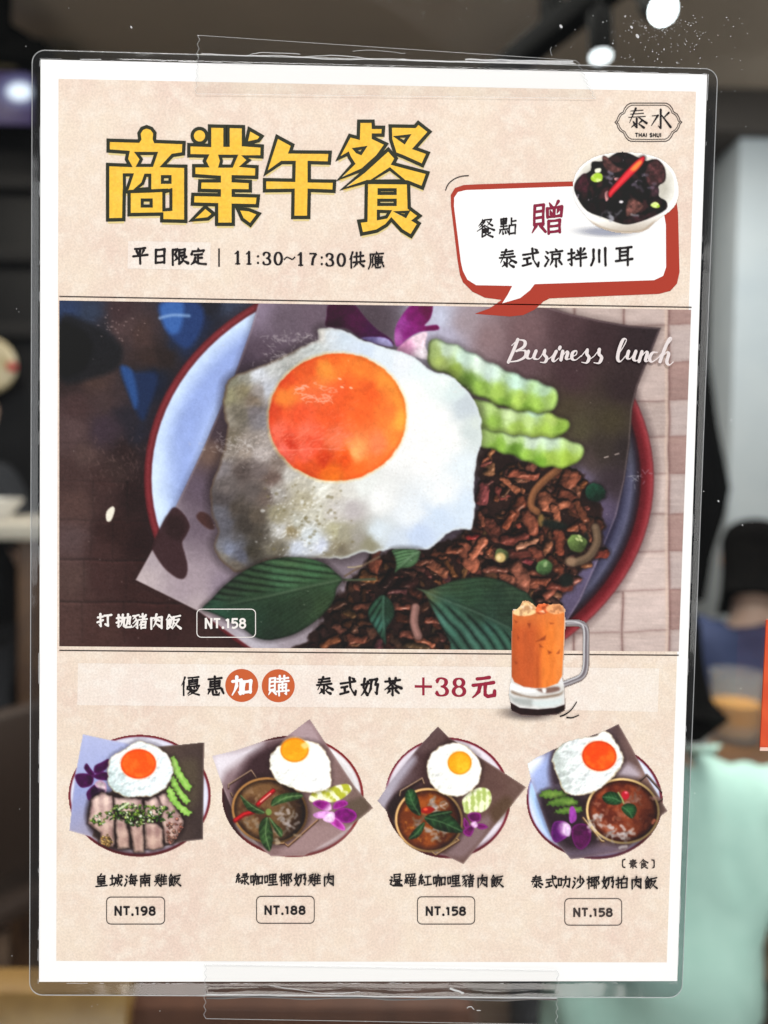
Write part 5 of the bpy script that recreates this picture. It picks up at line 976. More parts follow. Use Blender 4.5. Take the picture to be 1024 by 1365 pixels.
def speckled(m, a, b, c_, sc_big=26., sc_small=1500.):
    nt = m.node_tree; bs = nt.nodes['Principled BSDF']; tc = nt.nodes.new('ShaderNodeTexCoord')
    def noise(s, det, lo, hi):
        n = nt.nodes.new('ShaderNodeTexNoise'); n.inputs['Scale'].default_value = s; n.inputs['Detail'].default_value = det; n.inputs['Roughness'].default_value = .65; nt.links.new(tc.outputs['Object'], n.inputs['Vector'])
        r = nt.nodes.new('ShaderNodeMapRange'); r.inputs['From Min'].default_value = lo; r.inputs['From Max'].default_value = hi; nt.links.new(n.outputs['Fac'], r.inputs['Value']); return r
    def mx(f, x, y):
        q = nt.nodes.new('ShaderNodeMix'); q.data_type = 'RGBA'; nt.links.new(f.outputs[0], q.inputs[0])
        for i, v in ((6, x), (7, y)):
            if isinstance(v, tuple): q.inputs[i].default_value = v
            else: nt.links.new(v.outputs[2], q.inputs[i])
        return q
    A = mx(noise(sc_big, 3, .35, .65), alb(a), alb(b)); B = mx(noise(240, 3, .45, .75), A, alb(c_)); C = nt.nodes.new('ShaderNodeMix'); C.data_type = 'RGBA'; C.blend_type = 'MULTIPLY'; C.inputs[0].default_value = 1
    g = noise(sc_small, 2, .3, .7); r = nt.nodes.new('ShaderNodeValToRGB'); r.color_ramp.elements[0].color = (.89, .875, .86, 1); r.color_ramp.elements[1].color = (1.07, 1.065, 1.06, 1)
    nt.links.new(g.outputs[0], r.inputs[0]); nt.links.new(B.outputs[2], C.inputs[6]); nt.links.new(r.outputs[0], C.inputs[7]); nt.links.new(C.outputs[2], bs.inputs['Base Color'])
m_beige = ink('speckled_beige_print', (233, 213, 198)); speckled(m_beige, (242, 227, 209), (235, 213, 199), (246, 234, 221))
speckled(m_wash, (246, 236, 225), (243, 229, 220), (250, 243, 236))
_y = bpy.data.materials['cream_ink']
m_yel = ink('yellow_ink', (248, 196, 62)); speckled(m_yel, (253, 204, 70), (250, 196, 60), (253, 208, 84), 60, 900.)
def vc_mat():
    m = bpy.data.materials.new('printed_picture'); m.use_nodes = True; nt = m.node_tree; b = nt.nodes['Principled BSDF']
    a = nt.nodes.new('ShaderNodeVertexColor'); a.layer_name = 'print'; nt.links.new(a.outputs['Color'], b.inputs['Base Color']); b.inputs['Roughness'].default_value = .6
    b.inputs['Coat Weight'].default_value = .45; b.inputs['Specular IOR Level'].default_value = .25; b.inputs['Coat Roughness'].default_value = .1; coat_wave(nt, b); return m
m_pic = vc_mat()
ROOT = empty('laminated_menu'); tag(ROOT, 'laminated paper lunch menu with fried egg photo taped to the glass', 'menu')
# paper
PAPER = [(54, 79), (943, 99), (903, 1308), (52, 1309)]
def sheet_box(name, px, y0, y1, m, parent=None):
    V = [at(x, y, y0) for x, y in px]+[Vector((v.x, y1, v.z)) for v in [at(x, y, y0) for x, y in px]]; n = len(px)
    F = [tuple(range(n))[::-1], tuple(range(n, 2*n))]+[(i, (i+1) % n, n+(i+1) % n, n+i) for i in range(n)]
    return mesh_obj(name, V, F, m, parent)
sheet_box('paper_sheet', PAPER, L0, L0+1e-4, m_white, ROOT)
BEIGE = [(78, 105), (928, 122), (889, 1283), (75, 1281)]
mesh_obj('beige_print', [at(x, y, LB) for x, y in BEIGE], [(3, 2, 1, 0)], m_beige, ROOT)
# ---- pictures: one flat printed patch per painted thing, tiling without overlap
def picture(c, root_name, parent, lay, quad=None, base_name=None, label=None):
    if quad is None:
        ys, xs = np.mgrid[c.y0:c.y0+c.h, c.x0:c.x0+c.w].astype(float); col = c.rgb; ids = c.id
    else:
        nu, nv = quad[4]; u, v = np.meshgrid(np.linspace(0, 1, nu), np.linspace(0, 1, nv)); q = np.array(quad[:4], float)
        P = (q[0]*(1-u[..., None])+q[1]*u[..., None])*(1-v[..., None])+(q[3]*(1-u[..., None])+q[2]*u[..., None])*v[..., None]
        xs, ys = P[..., 0], P[..., 1]
        fx = np.clip(xs-c.x0, 0, c.w-1.01); fy = np.clip(ys-c.y0, 0, c.h-1.01); ix = fx.astype(int); iy = fy.astype(int); tx = (fx-ix)[..., None]; ty = (fy-iy)[..., None]
        R = c.rgb; col = (R[iy, ix]*(1-tx)+R[iy, ix+1]*tx)*(1-ty)+(R[iy+1, ix]*(1-tx)+R[iy+1, ix+1]*tx)*ty
        ids = c.id[np.round(fy).astype(int), np.round(fx).astype(int)]
    d = np.stack([(xs-512)/FPX, (ys-682.5)/FPX, np.ones_like(xs)], -1) @ RWC
    V = CAM+d*((lay-CAM[1])/d[..., 1])[..., None]
    lin = srgb(np.clip(col, 0, 255))*.84
    h, w_ = xs.shape; fid = ids[:-1, :-1]
    root = None
    order = sorted(set(np.unique(fid)) | {0})
    for k in order:
        m = fid == k
        if k == 0 and base_name is None: continue
        if not m.any(): continue
        jy, jx = np.nonzero(m); a = jy*w_+jx
        quads = np.stack([a, a+w_, a+w_+1, a+1], 1)
        used, inv = np.unique(quads, return_inverse=True); inv = inv.reshape(quads.shape)
        name = base_name if k == 0 else c.names[int(k)]
        me = bpy.data.meshes.new(name)
        me.vertices.add(len(used)); me.vertices.foreach_set('co', V.reshape(-1, 3)[used].astype(np.float32).ravel())
        me.loops.add(quads.size); me.loops.foreach_set('vertex_index', inv.astype(np.int32).ravel())
        me.polygons.add(len(quads)); me.polygons.foreach_set('loop_start', np.arange(0, quads.size, 4, dtype=np.int32))
        ca = me.color_attributes.new('print', 'FLOAT_COLOR', 'POINT')
        rgba = np.ones((len(used), 4), np.float32); rgba[:, :3] = lin.reshape(-1, 3)[used]; ca.data.foreach_set('color', rgba.ravel())
        me.update(calc_edges=True); me.materials.append(m_pic)
        o = bpy.data.objects.new(name, me); COL.objects.link(o)
        if root is None:
            root = o; o.name = root_name; o.parent = parent
            if label: o['label'] = label
        else: o.parent = root
    return root
picture(paint_main(), 'main_dish_picture', ROOT, LP, [(79, 400.5), (921.5, 413), (905, 868.5), (79, 861.5), (843, 465)], 'printed_table_mat', 'large photo of fried egg over minced pork')
for fn, lab in ((paint_chicken, 'small round photo of sliced chicken and egg'), (paint_green, 'small round photo of green curry and egg'), (paint_red, 'small round photo of red curry and egg'), (paint_laksa, 'small round photo of laksa and egg')):
    picture(fn(), 'dish_picture', ROOT, LP, None, None, lab)
picture(paint_fungus(), 'side_dish_picture', ROOT, LU-4e-5, None, None, 'photo of black fungus salad in white bowl')
picture(paint_tea(), 'milk_tea_picture', ROOT, LU-4e-5, None, None, 'photo of iced orange milk tea in glass mug')
# soft printed drop shadows, as discs of dots that thin outwards
m_soft = bpy.data.materials.new('soft_shadow_ink'); m_soft.use_nodes = True
_a = m_soft.node_tree.nodes.new('ShaderNodeVertexColor'); _a.layer_name = 'print'; _b = m_soft.node_tree.nodes['Principled BSDF']; _b.inputs['Roughness'].default_value = .6; _b.inputs['Specular IOR Level'].default_value = .2
m_soft.node_tree.links.new(_a.outputs['Color'], _b.inputs['Base Color']); m_soft.node_tree.links.new(_a.outputs['Alpha'], _b.inputs['Alpha'])
def drop_shadow(name, cx, cy_, a, b, rot, lay, col, peak, base, clipf=None):
    """printed soft shadow: colours run out to the paper's own"""
    P = [(cx, cy_)]; C = [peak]; n = 40; rings = 10
    for r in range(1, rings+1):
        e = ell(cx, cy_, a*r/rings, b*r/rings, rot, n)
        for q in e: P.append(tuple(q)); C.append(peak*(1-sm(0, 1, r/rings)))
    F = [(0, 1+i, 1+(i+1) % n) for i in range(n)]
    for r in range(rings-1): F += [(1+r*n+i, 1+(r+1)*n+i, 1+(r+1)*n+(i+1) % n, 1+r*n+(i+1) % n) for i in range(n)]
    o = mesh_obj(name, [at(x, y, lay) for x, y in P], F, m_soft, ROOT)
    ca = o.data.color_attributes.new('print', 'FLOAT_COLOR', 'POINT')
    for i, (p, t) in enumerate(zip(P, C)): ca.data[i].color = tuple(srgb(np.asarray(col, float))*.84)+(float(t),)
    return o
drop_shadow('printed_mug_shadow', 703, 951, 52, 14, 2, LU-1e-5, (92, 80, 84), .85, lambda x, y: (241, 229, 217) if y < 946 else (234, 215, 199))
# rules
for a, b in (((79, 395), (922, 409.5)), ((79, 867), (905, 873.5))): r_ = Ink(LT); r_.strip([a, ((a[0]+b[0])/2, (a[1]+b[1])/2+.3), b], 1.5); r_.build('printed_rule', m_rule, ROOT)
# banner wash and highlight
mesh_obj('printed_wash_band', [at(x, y, LP) for x, y in ((104, 884), (682, 889), (679, 945), (103, 940))], [(3, 2, 1, 0)], m_wash, ROOT)
mesh_obj('printed_wash_band', [at(x, y, LP) for x, y in ((682, 889), (879, 891), (877, 949), (679, 945))], [(3, 2, 1, 0)], m_wash, ROOT)
mesh_obj('printed_wash_band', [at(x, y, LP) for x, y in ((171, 321), (281, 323), (280, 360), (170, 358))], [(3, 2, 1, 0)], m_wash, ROOT)
# ---- title, drawn letter by letter
def T1(L): return [(120+x*.2344, 150+y*.2344) for x, y in L]
def T2(L): return [(340+x*.2539, 150+y*.2539) for x, y in L]
def title(outs, lines=(), name='title_character'):
    """outs: list of (outer loop, holes)"""
    rootc = None
    sh = Ink(LP); hl = Ink(LT); yl = Ink(LT-1e-5); ol = Ink(LT-3e-5)
    def fill(I, loops):
        y = I.lay-I.k*1.5e-6; I.k += 1; n = len(I.v); I.v += [at(x, q, y) for L in loops for x, q in L]
        I.f += [tuple(n+i for i in t) for t in tessellate_polygon([[Vector((x, -q, 0)) for x, q in L] for L in loops])]
    for out, holes in outs:
        fill(sh, [[(x+.5, y+5.) for x, y in L] for L in [out]+holes])
        fill(hl, [out]+holes); fill(yl, [[(x+.3, y+2.3) for x, y in L] for L in [out]+holes])
        ol.loop(out, 4.6)
        for h in holes: ol.loop(h, 4.2)
    for L in lines: ol.strip(L, 4.4)
    o = ol.build(name, m_olive, ROOT); yl.build('yellow_fill', m_yel, o); hl.build('cream_highlight', m_hl, o); sh.build('pale_shadow', m_shadow, o)
title([(T1([(103, 157), (275, 162), (283, 150), (278, 118), (295, 90), (322, 80), (350, 90), (369, 115), (366, 150), (372, 164), (535, 170), (532, 234), (470, 243), (415, 302), (545, 305), (545, 618), (408, 615), (408, 577), (222, 580), (222, 452), (195, 448), (192, 608), (100, 610), (100, 295), (226, 300), (207, 265), (215, 226), (103, 218)]),
         [T1(h) for h in ([(268, 232), (375, 232), (352, 300), (274, 300), (292, 265)], [(195, 354), (238, 354), (212, 432), (196, 436)], [(316, 356), (340, 356), (340, 432), (262, 434), (300, 402)], [(412, 364), (455, 364), (455, 396), (412, 396)], [(420, 452), (460, 440), (460, 550), (420, 553)], [(297, 497), (348, 497), (348, 531), (297, 531)])])], [T1([(222, 449), (330, 446), (445, 441)])])
title([(T1([(680, 76), (768, 78), (768, 185), (785, 185), (785, 78), (873, 80), (873, 182), (980, 190), (978, 252), (880, 250), (905, 270), (867, 302), (950, 308), (948, 368), (815, 365), (815, 387), (912, 392), (912, 445), (815, 444), (815, 470), (958, 474), (952, 530), (815, 527), (815, 635), (720, 635), (720, 524), (582, 520), (585, 465), (735, 468), (735, 445), (622, 442), (625, 388), (735, 388), (735, 368), (590, 358), (590, 302), (664, 302), (650, 275), (664, 247), (562, 245), (562, 182), (680, 186)]), [T1([(740, 248), (830, 248), (806, 304), (740, 304), (748, 275)])]),
       (T1(ell(623, 132, 42, 42, 0, 22)), []), (T1([(905, 92), (978, 134), (958, 160), (886, 176)]), []), (T1([(655, 535), (706, 576), (672, 604), (578, 612), (622, 568)]), []), (T1([(838, 545), (905, 552), (962, 575), (912, 640), (866, 606)]), [])])
title([(T2([(115, 125), (198, 170), (186, 206), (395, 208), (390, 265), (285, 262), (285, 358), (418, 360), (415, 413), (285, 408), (282, 550), (198, 550), (200, 408), (50, 410), (50, 352), (203, 355), (205, 262), (140, 262), (55, 320)]), [])])
title([(T2([(545, 45), (620, 45), (622, 77), (675, 77), (672, 118), (622, 118), (622, 132), (690, 165), (645, 228), (565, 300), (440, 350), (517, 268), (496, 236), (488, 216), (435, 243), (497, 120), (542, 132)]), [T2([(524, 192), (576, 184), (556, 214), (536, 206)])]),
       (T2([(710, 70), (840, 72), (857, 52), (918, 100), (840, 187), (910, 212), (880, 278), (778, 232), (736, 216), (712, 140)]), [T2([(742, 128), (806, 122), (784, 156)])]),
       (T2([(700, 192), (742, 240), (726, 268), (908, 316), (880, 396), (800, 364), (590, 362), (460, 400), (570, 310)]), [T2([(708, 296), (782, 356), (612, 356)])]),
       (T2([(585, 366), (806, 368), (810, 500), (866, 542), (836, 566), (862, 582), (820, 650), (770, 620), (716, 562), (690, 592), (640, 622), (560, 638), (545, 570), (582, 566)]), [T2(h) for h in ([(652, 405), (736, 405), (736, 424), (652, 424)], [(650, 460), (736, 460), (736, 482), (650, 482)], [(648, 518), (706, 520), (690, 548), (648, 556)], [(742, 522), (802, 522), (790, 544)])])])
# ---- opening hours
def words(chars, size, m, name='printed_lettering', lay=LT, wt=9.5, parent=ROOT, jit=.4):
    I = Ink(lay)
    for ch, x, y in chars: I.kai(ch, x, y, size, wt, jit)
    return I.build(name, m, parent)
words([('平', 187, 340), ('日', 213.5, 341), ('限', 239.5, 341.5), ('定', 264, 342)], 25, m_black, wt=10.6)
I = Ink(LT); I.strip([(292, 331), (292, 343), (292, 355.5)], 2.2)
for ch, x, y in (('1', 317, 343.5), ('1', 332, 343.8), (':', 344, 345), ('3', 355.5, 344.3), ('0', 371, 344.6), ('~', 386, 344), ('1', 401, 345.4), ('7', 417, 345.6), (':', 429, 346.5), ('3', 439.5, 346), ('0', 455, 346.3)): I.serif(ch, x, y, 19, 15.5, 16.5, 7.5)
I.kai('供', 475, 346, 24, 9.6, .4); I.kai('應', 501.5, 347, 24, 9.5, .4); I.build('printed_lettering', m_black, ROOT)
# ---- speech bubble
def B(L): return [(590+x*.332, 220+y*.332) for x, y in L]
red = B([(34, 165), (33, 120), (50, 92), (85, 80), (140, 77), (500, 66), (800, 60), (900, 70), (935, 110), (946, 190), (952, 430), (942, 475), (915, 505), (870, 517), (430, 535), (405, 548), (370, 580), (325, 602), (270, 608), (130, 597), (190, 575), (238, 541), (170, 532), (120, 508), (82, 470), (70, 440), (60, 380)])
wht = B([(46, 165), (47, 130), (62, 108), (95, 100), (500, 86), (800, 80), (870, 100), (884, 160), (897, 240), (898, 410), (886, 445), (850, 462), (370, 478), (352, 502), (312, 534), (240, 555), (262, 520), (280, 485), (135, 482), (100, 460), (82, 425), (74, 390)])
bub = fill_poly('speech_bubble', [red], LT, m_brick, ROOT); fill_poly('bubble_face', [wht], LT-1.5e-5, m_white, bub)
drop_shadow('printed_bowl_shadow', 806, 309, 54, 9.5, 2, LT-3e-5, (168, 172, 190), .9, (252, 252, 252))
words([('餐', 647, 304), ('點', 677, 302)], 26, m_black, lay=LT-4e-5, wt=9, parent=bub); words([('贈', 729, 291)], 46, m_crim, lay=LT-4e-5, wt=9.5, parent=bub)
words([('泰', 676, 345), ('式', 706.5, 344), ('涼', 738, 343.5), ('拌', 769, 342.5), ('川', 799, 342), ('耳', 832, 341)], 27, m_black, lay=LT-4e-5, wt=9.5, parent=bub)
I = Ink(LT); q = spline(B([(12, 102), (22, 78), (45, 57), (75, 45), (106, 42)]), 5, False); I.strip(q, 1.5); I.build('printed_flourish', m_grey, ROOT)
I = Ink(LU-8e-5)
for L in ([(606, 996), (650, 978), (695, 942), (735, 884)], [(655, 1003), (700, 1005), (752, 984)]): q = spline([(640+x*.1758, 780+y*.1758) for x, y in L], 6, False); I.strip(q, np.linspace(2.2, 1.2, len(q)))
I.build('printed_flourish', m_black, ROOT)
# ---- shop emblem
def G(L): return [(740+x*.2148, 120+y*.2148) for x, y in L]
half = [(580, 80), (690, 80), (712, 92), (728, 112), (736, 134), (758, 148), (772, 172), (776, 188), (788, 199), (776, 211), (770, 232), (756, 252), (734, 266), (724, 288), (708, 308), (690, 317), (580, 319)]
full_ = half+[(1160-x, y) for x, y in half[-2:0:-1]]
I = Ink(LT); I.loop(G(full_), 1.1); inn_ = [(580+(x-580)*.94, 199.5+(y-199.5)*.89) for x, y in full_]; I.loop(G(inn_), .9); o = I.build('shop_emblem', m_grey, ROOT)
I = Ink(LT); I.kai('泰', 849, 158, 30, 10, 0, ming=True); I.kai('水', 881, 159, 30, 10, 0, ming=True); I.sans('THAI SHUI', 847, 881.5, 177.3, 182.3, 1.25); I.build('printed_lettering', m_black, o)
# ---- main dish: name, price, script
words([('打', 139, 827), ('拋', 164.7, 828), ('豬', 186, 828.5), ('肉', 208.7, 828.5), ('飯', 230.8, 829)], 21.5, m_pale, wt=11)
def price(x0, y0, x1, y1, tx0, tx1, ty0, ty1, txt, m, w_=1.1, fat=.022):
    I = Ink(LT-2e-5); I.rrect(x0, y0, x1, y1, 6, w_); o = I.build('price_badge', m, ROOT)
    I = Ink(LT-2e-5); I.sans(txt, tx0+.8, tx1-.8, ty0+.6, ty1-.6, 2.75); I.build('printed_price', m, o)
price(262.5, 812, 340.7, 849.5, 272.6, 328.5, 824, 838, 'NT.158', m_pale)
I = Ink(LT)
sx = lambda x, y: (660+x*.2539, 430+y*.2539)
I.script([[(120, 88), (98, 145), (70, 208)], [(88, 120), (122, 92), (156, 98), (152, 126), (112, 150)], [(112, 150), (158, 148), (158, 178), (120, 200), (74, 206)], [(176, 150), (168, 182), (190, 188), (208, 160)], [(216, 148), (204, 184), (226, 192), (242, 176)], [(242, 178), (262, 142), (258, 166), (272, 186), (262, 208), (238, 208)], [(272, 196), (296, 180), (320, 150)], [(322, 150), (304, 190), (312, 204), (334, 186)], [(342, 128), (338, 138)], [(356, 150), (346, 196)], [(350, 182), (374, 152), (382, 160), (374, 190), (394, 190)], [(396, 182), (426, 168), (428, 148), (408, 158), (404, 188), (424, 196), (452, 174)], [(452, 178), (484, 140), (482, 164), (494, 184), (482, 210), (456, 208)], [(490, 196), (520, 176), (546, 142)], [(548, 140), (546, 164), (560, 184), (546, 212), (520, 210)],
          [(640, 178), (672, 130), (690, 92), (674, 88), (654, 134), (644, 186), (658, 204), (690, 170)], [(702, 150), (694, 184), (712, 188), (732, 160)], [(740, 150), (728, 190), (744, 200), (760, 184)], [(772, 152), (756, 204)], [(760, 190), (790, 154), (800, 160), (790, 200), (808, 200)], [(852, 156), (828, 158), (812, 186), (824, 206), (864, 180)], [(858, 184), (904, 120), (928, 86), (916, 84), (890, 140), (866, 206)], [(874, 186), (900, 156), (912, 164), (902, 206), (916, 222), (936, 206)]], sx, 4.6, 1.3)
I.build('script_lettering', m_script, ROOT)
# ---- add-on offer
words([('優', 253.6, 914.5), ('惠', 286.5, 915)], 27, m_black, wt=10)
for ch, x, y in (('加', 322.3, 913.8), ('購', 371, 914.2)):
    d_ = mesh_obj('round_badge', [at(*p, LT) for p in ell(x, y, 22, 22, 0, 48)], [tuple(range(48))[::-1]], m_orange, ROOT); words([(ch, x, y+.5)], 29, m_white, lay=LU, wt=11.5 if ch == '加' else 9.5, parent=d_)
words([('泰', 432, 914.5), ('式', 463, 915.5), ('奶', 493, 915.5), ('茶', 523.5, 916)], 26, m_black, wt=10.5)
I = Ink(LT); I.strip([(553, 915), (564.5, 915.2), (576, 915.4)], 3.4); I.strip([(564.5, 903), (564.5, 915), (564.5, 927)], 3.2)
I.serif('3', 589, 915.5, 27, 24, 17, 7); I.serif('8', 612, 916, 27, 25, 17, 7); I.kai('元', 644.5, 915.5, 34, 11, .5); I.build('printed_lettering', m_crim2, ROOT)
# ---- the four dishes
for nm, xs_, y0, y1 in (('皇城海南雞飯', (135, 155, 174.2, 193.5, 213.8, 232.4), 1174, 1173.5), ('綠咖哩椰奶雞肉', (323, 342, 361, 381, 400, 418.7, 438.6), 1172.5, 1173), ('暹羅紅咖哩豬肉飯', (527.8, 547, 566.8, 585.7, 605, 623.7, 643.4, 662.3), 1173.5, 1175), ('泰式叻沙椰奶拍肉飯', (715.4, 734.5, 752.5, 771.6, 791, 810.5, 829, 848.8, 867.7), 1176, 1177)):
    words([(ch, x, y0+(y1-y0)*i/len(nm)) for i, (ch, x) in enumerate(zip(nm, xs_))], 18, m_black, wt=10.5, jit=0)
words([('〔', 830.6, 1151.5), ('素', 844, 1152), ('食', 858, 1152), ('〕', 871.8, 1152)], 13, m_grey, wt=10.5, jit=0)
price(142, 1196, 219.5, 1232, 152, 208, 1208.2, 1220.7, 'NT.198', m_black); price(342, 1195, 419, 1231, 352, 407.8, 1207.5, 1219.5, 'NT.188', m_black)
price(556.6, 1195.6, 633, 1232, 567, 621.7, 1208.6, 1220.8, 'NT.158', m_black); price(753, 1198, 829, 1233.5, 763.8, 817.3, 1210.5, 1222.3, 'NT.158', m_grey)
# ---- clear pouch: a rim of film round the sheet with a rounded outer edge and glints drawn along its seam
def corner_pts(quad, r, n=7):
    q = [np.array(p, float) for p in quad]; out = []
    for i in range(4):
        a, b, c_ = q[i-1], q[i], q[(i+1) % 4]; u = (a-b)/np.hypot(*(a-b)); v = (c_-b)/np.hypot(*(c_-b))
        for t in np.linspace(0, 1, n):
            th = t*math.pi/2; out.append(b+u*r*(1-math.sin(th))+v*r*(1-math.cos(th)))
    return np.array(out)
OUT = corner_pts([(43, 66.5), (957, 92), (909, 1330), (39.5, 1326.5)], 17)
INN = corner_pts(PAPER, .6)
m_pouch = clear_mat('clear_laminate', (.54, .55, .565), 1.5, .10, .5, 45, .012)
m_glint = clear_mat('film_glint', (.95, .96, .96), 1.6, .2, .4, 500, .38)  # milky white mixed in to imitate glints on seam and tape creases
m_edge = clear_mat('laminate_edge', (.9, .92, .92), 1.6, .22, .4, 500, .26)
n = len(OUT); yo = L0+1.5e-4; yi = L0-2e-5
mid = (OUT*.30+INN*.70)
V = []; rings = ((OUT, -1e-4-0.0002), (OUT+(INN-OUT)*.10, -1e-4-.00042), (mid, -.00055), (INN+(OUT-INN)*.06, L0-1e-4), (INN, L0-2e-5))
for R_, y in rings: V += [at(x, q, y) for x, q in R_]
F = []
for r in range(len(rings)-1): F += [(r*n+i, (r+1)*n+i, (r+1)*n+(i+1) % n, r*n+(i+1) % n) for i in range(n)]
pouch = mesh_obj('laminate_pouch', V, F, m_pouch, ROOT, True)
mb = MB(); ring = [at(x, y, -.0004) for x, y in OUT]; mb.tube(ring+[ring[0]], .00016, 6, False); mb.build('laminate_edge', m_edge, pouch)
rg = np.random.RandomState(4); mb = MB()
sp = [INN[k]+(OUT[k]-INN[k])*.13 for k in range(n)]
for k in range(4):     # seam just outside the sheet, its broken glints drawn as whitish tubes
    a = np.array(PAPER[k], float); b = np.array(PAPER[(k+1) % 4], float); c0 = a+(OUT[k*7+3]-a)*.16; c1 = b+(OUT[((k+1) % 4)*7+3]-b)*.16
    t = 0.
    while t < .995:
        L = .004+.03*rg.rand()**2; e = min(t+L, .998)
        if rg.rand() < (.85 if k == 0 else .5):
            P = [c0+(c1-c0)*s+rg.normal(0, .25, 2) for s in np.linspace(t, e, 4)]; mb.tube([at(x, y, L0-1.5e-4) for x, y in P], .00004+(.00012 if k == 0 else .00005)*rg.rand()**2, 5)
        t = e+.004+.02*rg.rand()
mb.build('seam_glints', m_glint, pouch)['kind'] = 'stuff'
# ---- clear tape
m_tape = clear_mat('clear_tape_film', (.99, .99, .985), 1.3, .1, .15, 90, .005)
def tape(quad, label, saw, creases):
    root = empty('clear_tape'); tag(root, label, 'tape', 'clear tape strips holding the menu')
    TL, TR, BR, BL = [np.array(p, float) for p in quad]; nu, nv = 60, 14; y0 = -.0016; V = []; F = []
    rgt = np.random.RandomState(int(TL[0]))
    wob = fbm(*np.meshgrid(np.arange(nu)*1., np.arange(nv)*1.), 6., int(TL[1]) % 50, 3)
    for j in range(nv):
        v = j/(nv-1)
        for i in range(nu):
            u = i/(nu-1); p = (TL*(1-u)+TR*u)*(1-v)+(BL*(1-u)+BR*u)*v
            if i in (0, nu-1): p = p+np.array([1.6 if j % 2 else -1.6, 0])*(1 if saw else .4)
            V.append(at(p[0], p[1], y0-.00005*wob[j, i]))
    for j in range(nv-1): F += [(j*nu+i, (j+1)*nu+i, (j+1)*nu+i+1, j*nu+i+1) for i in range(nu-1)]
    mesh_obj('tape_film', V, F, m_tape, root, True)
    mb = MB()
    for e in ([V[i] for i in range(nu)], [V[(nv-1)*nu+i] for i in range(nu)], [V[j*nu] for j in range(nv)], [V[j*nu+nu-1] for j in range(nv)]): mb.tube([v+Vector((0, -.00002, 0)) for v in e], .00007, 5)
    mb.build('tape_edge', m_edge, root)
    mb = MB()
    for P, r in creases:
        Q = spline(P, 6, False)+rgt.normal(0, .25, (len(spline(P, 6, False)), 2)); mb.tube([at(x, y, y0-.00025) for x, y in Q], r, 5)
    mb.build('crease', m_glint, root)['kind'] = 'stuff'  # whitened tubes imitate the glints along the tape's creases
tape([(265, 47), (769, 80.5), (793, 131), (261, 125)], 'clear sticky tape strip along the top edge of menu', True,
     [([(268, 71), (320, 74), (380, 74), (440, 79), (520, 78), (560, 81), (640, 83), (768, 85)], .00012), ([(470, 68), (500, 67), (540, 71)], .00006), ([(530, 79), (600, 82), (690, 83), (766, 84)], .00022), ([(620, 79), (680, 80.5), (764, 82)], .00025), ([(400, 76), (450, 74), (500, 79)], .00012), ([(330, 74), (350, 70), (400, 72)], .0001), ([(735, 62), (734, 68), (736, 74)], .00005)])
tape([(274, 1286), (744, 1294), (742, 1366), (273, 1358)], 'clear sticky tape strip along the bottom edge of menu', True,
     [([(275, 1326), (400, 1327), (520, 1329), (640, 1330), (742, 1331)], .00016), ([(600, 1318), (612, 1322), (618, 1324)], .0003), ([(622, 1344), (628, 1342), (632, 1346)], .00012), ([(636, 1347), (641, 1347)], .00012), ([(360, 1314), (400, 1320), (440, 1325), (480, 1322)], .00008)])
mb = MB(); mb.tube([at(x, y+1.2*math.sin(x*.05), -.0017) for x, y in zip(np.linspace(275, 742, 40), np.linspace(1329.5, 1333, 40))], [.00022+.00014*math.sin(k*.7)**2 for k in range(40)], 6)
mb.build('gap_shade_strip', mat('gap_shade_tint', (34, 26, 24), .5), ROOT)  # dark tube stands in for the shade under the laminate edge
# ---- the glass, its dried spots, and the orange sticker beside the menu
m_glass = clear_mat('window_glass', (.93, .955, .95), 1.5, .0)
gp = empty('window_glass'); tag(gp, 'large clear window glass the menu is taped to', 'window')
MB().box((0, .0045, 0), (1.6, .008, 2.2)).build('glass_pane', m_glass, gp, False)
rg = np.random.RandomState(3); V = []; F = []
def fleck(px, py, a, b, th):
    k = len(V); e = [at(px+x, py+y, -.0001) for x, y in (np.array([[a*math.cos(t)*math.cos(th)-b*math.sin(t)*math.sin(th), a*math.cos(t)*math.sin(th)+b*math.sin(t)*math.cos(th)] for t in np.linspace(0, 2*math.pi, 6, endpoint=False)]))]
    V.extend(e); F.append(tuple(k+5-i for i in range(6)))
for _ in range(230):
    r = 12+rg.exponential(48); a = rg.rand()*6.28; px, py = 885+r*math.cos(a)*1.1, 20+abs(r*math.sin(a))
    if not (700 < px < 1020 and 0 < py < 150): continue
    fleck(px, py, .4+1.3*rg.rand()**4, .35+.4*rg.rand()**2, a)
for _ in range(160): fleck(rg.rand()*1024, rg.rand()*1365, .4+.7*rg.rand()**3, .4+.3*rg.rand(), rg.rand()*3)
for px, py, a in ((175, 36, 2), (748, 35, 3), (850, 48, 3.4), (842, 36, 2.5), (958, 668, 1.6), (990, 700, 1.2), (975, 560, 1.2)): fleck(px, py, a, a*.6, 1)
o = mesh_obj('dried_spots', V, F, clear_mat('dried_film', (1., 1., 1.), 1.4, .3, 0, 1, .55), gp); o['kind'] = 'stuff'
st = empty('orange_sticker'); tag(st, 'orange red sticker edge on the glass right of the menu', 'sticker')
sheet_box('sticker_face', [(1022, 826), (1190, 820), (1190, 1001), (1013.5, 999)], -.0009, -.0004, mat('orange_print', (226, 88, 44), .45, coat=.4, noise=((214, 76, 38), 90, .4, .6)), st)
sheet_box('sticker_border', [(1013.6, 996.5), (1190, 999), (1190, 1003), (1013.2, 1001)], -.00115, -.00092, mat('sticker_white', (236, 200, 184), .5), st)
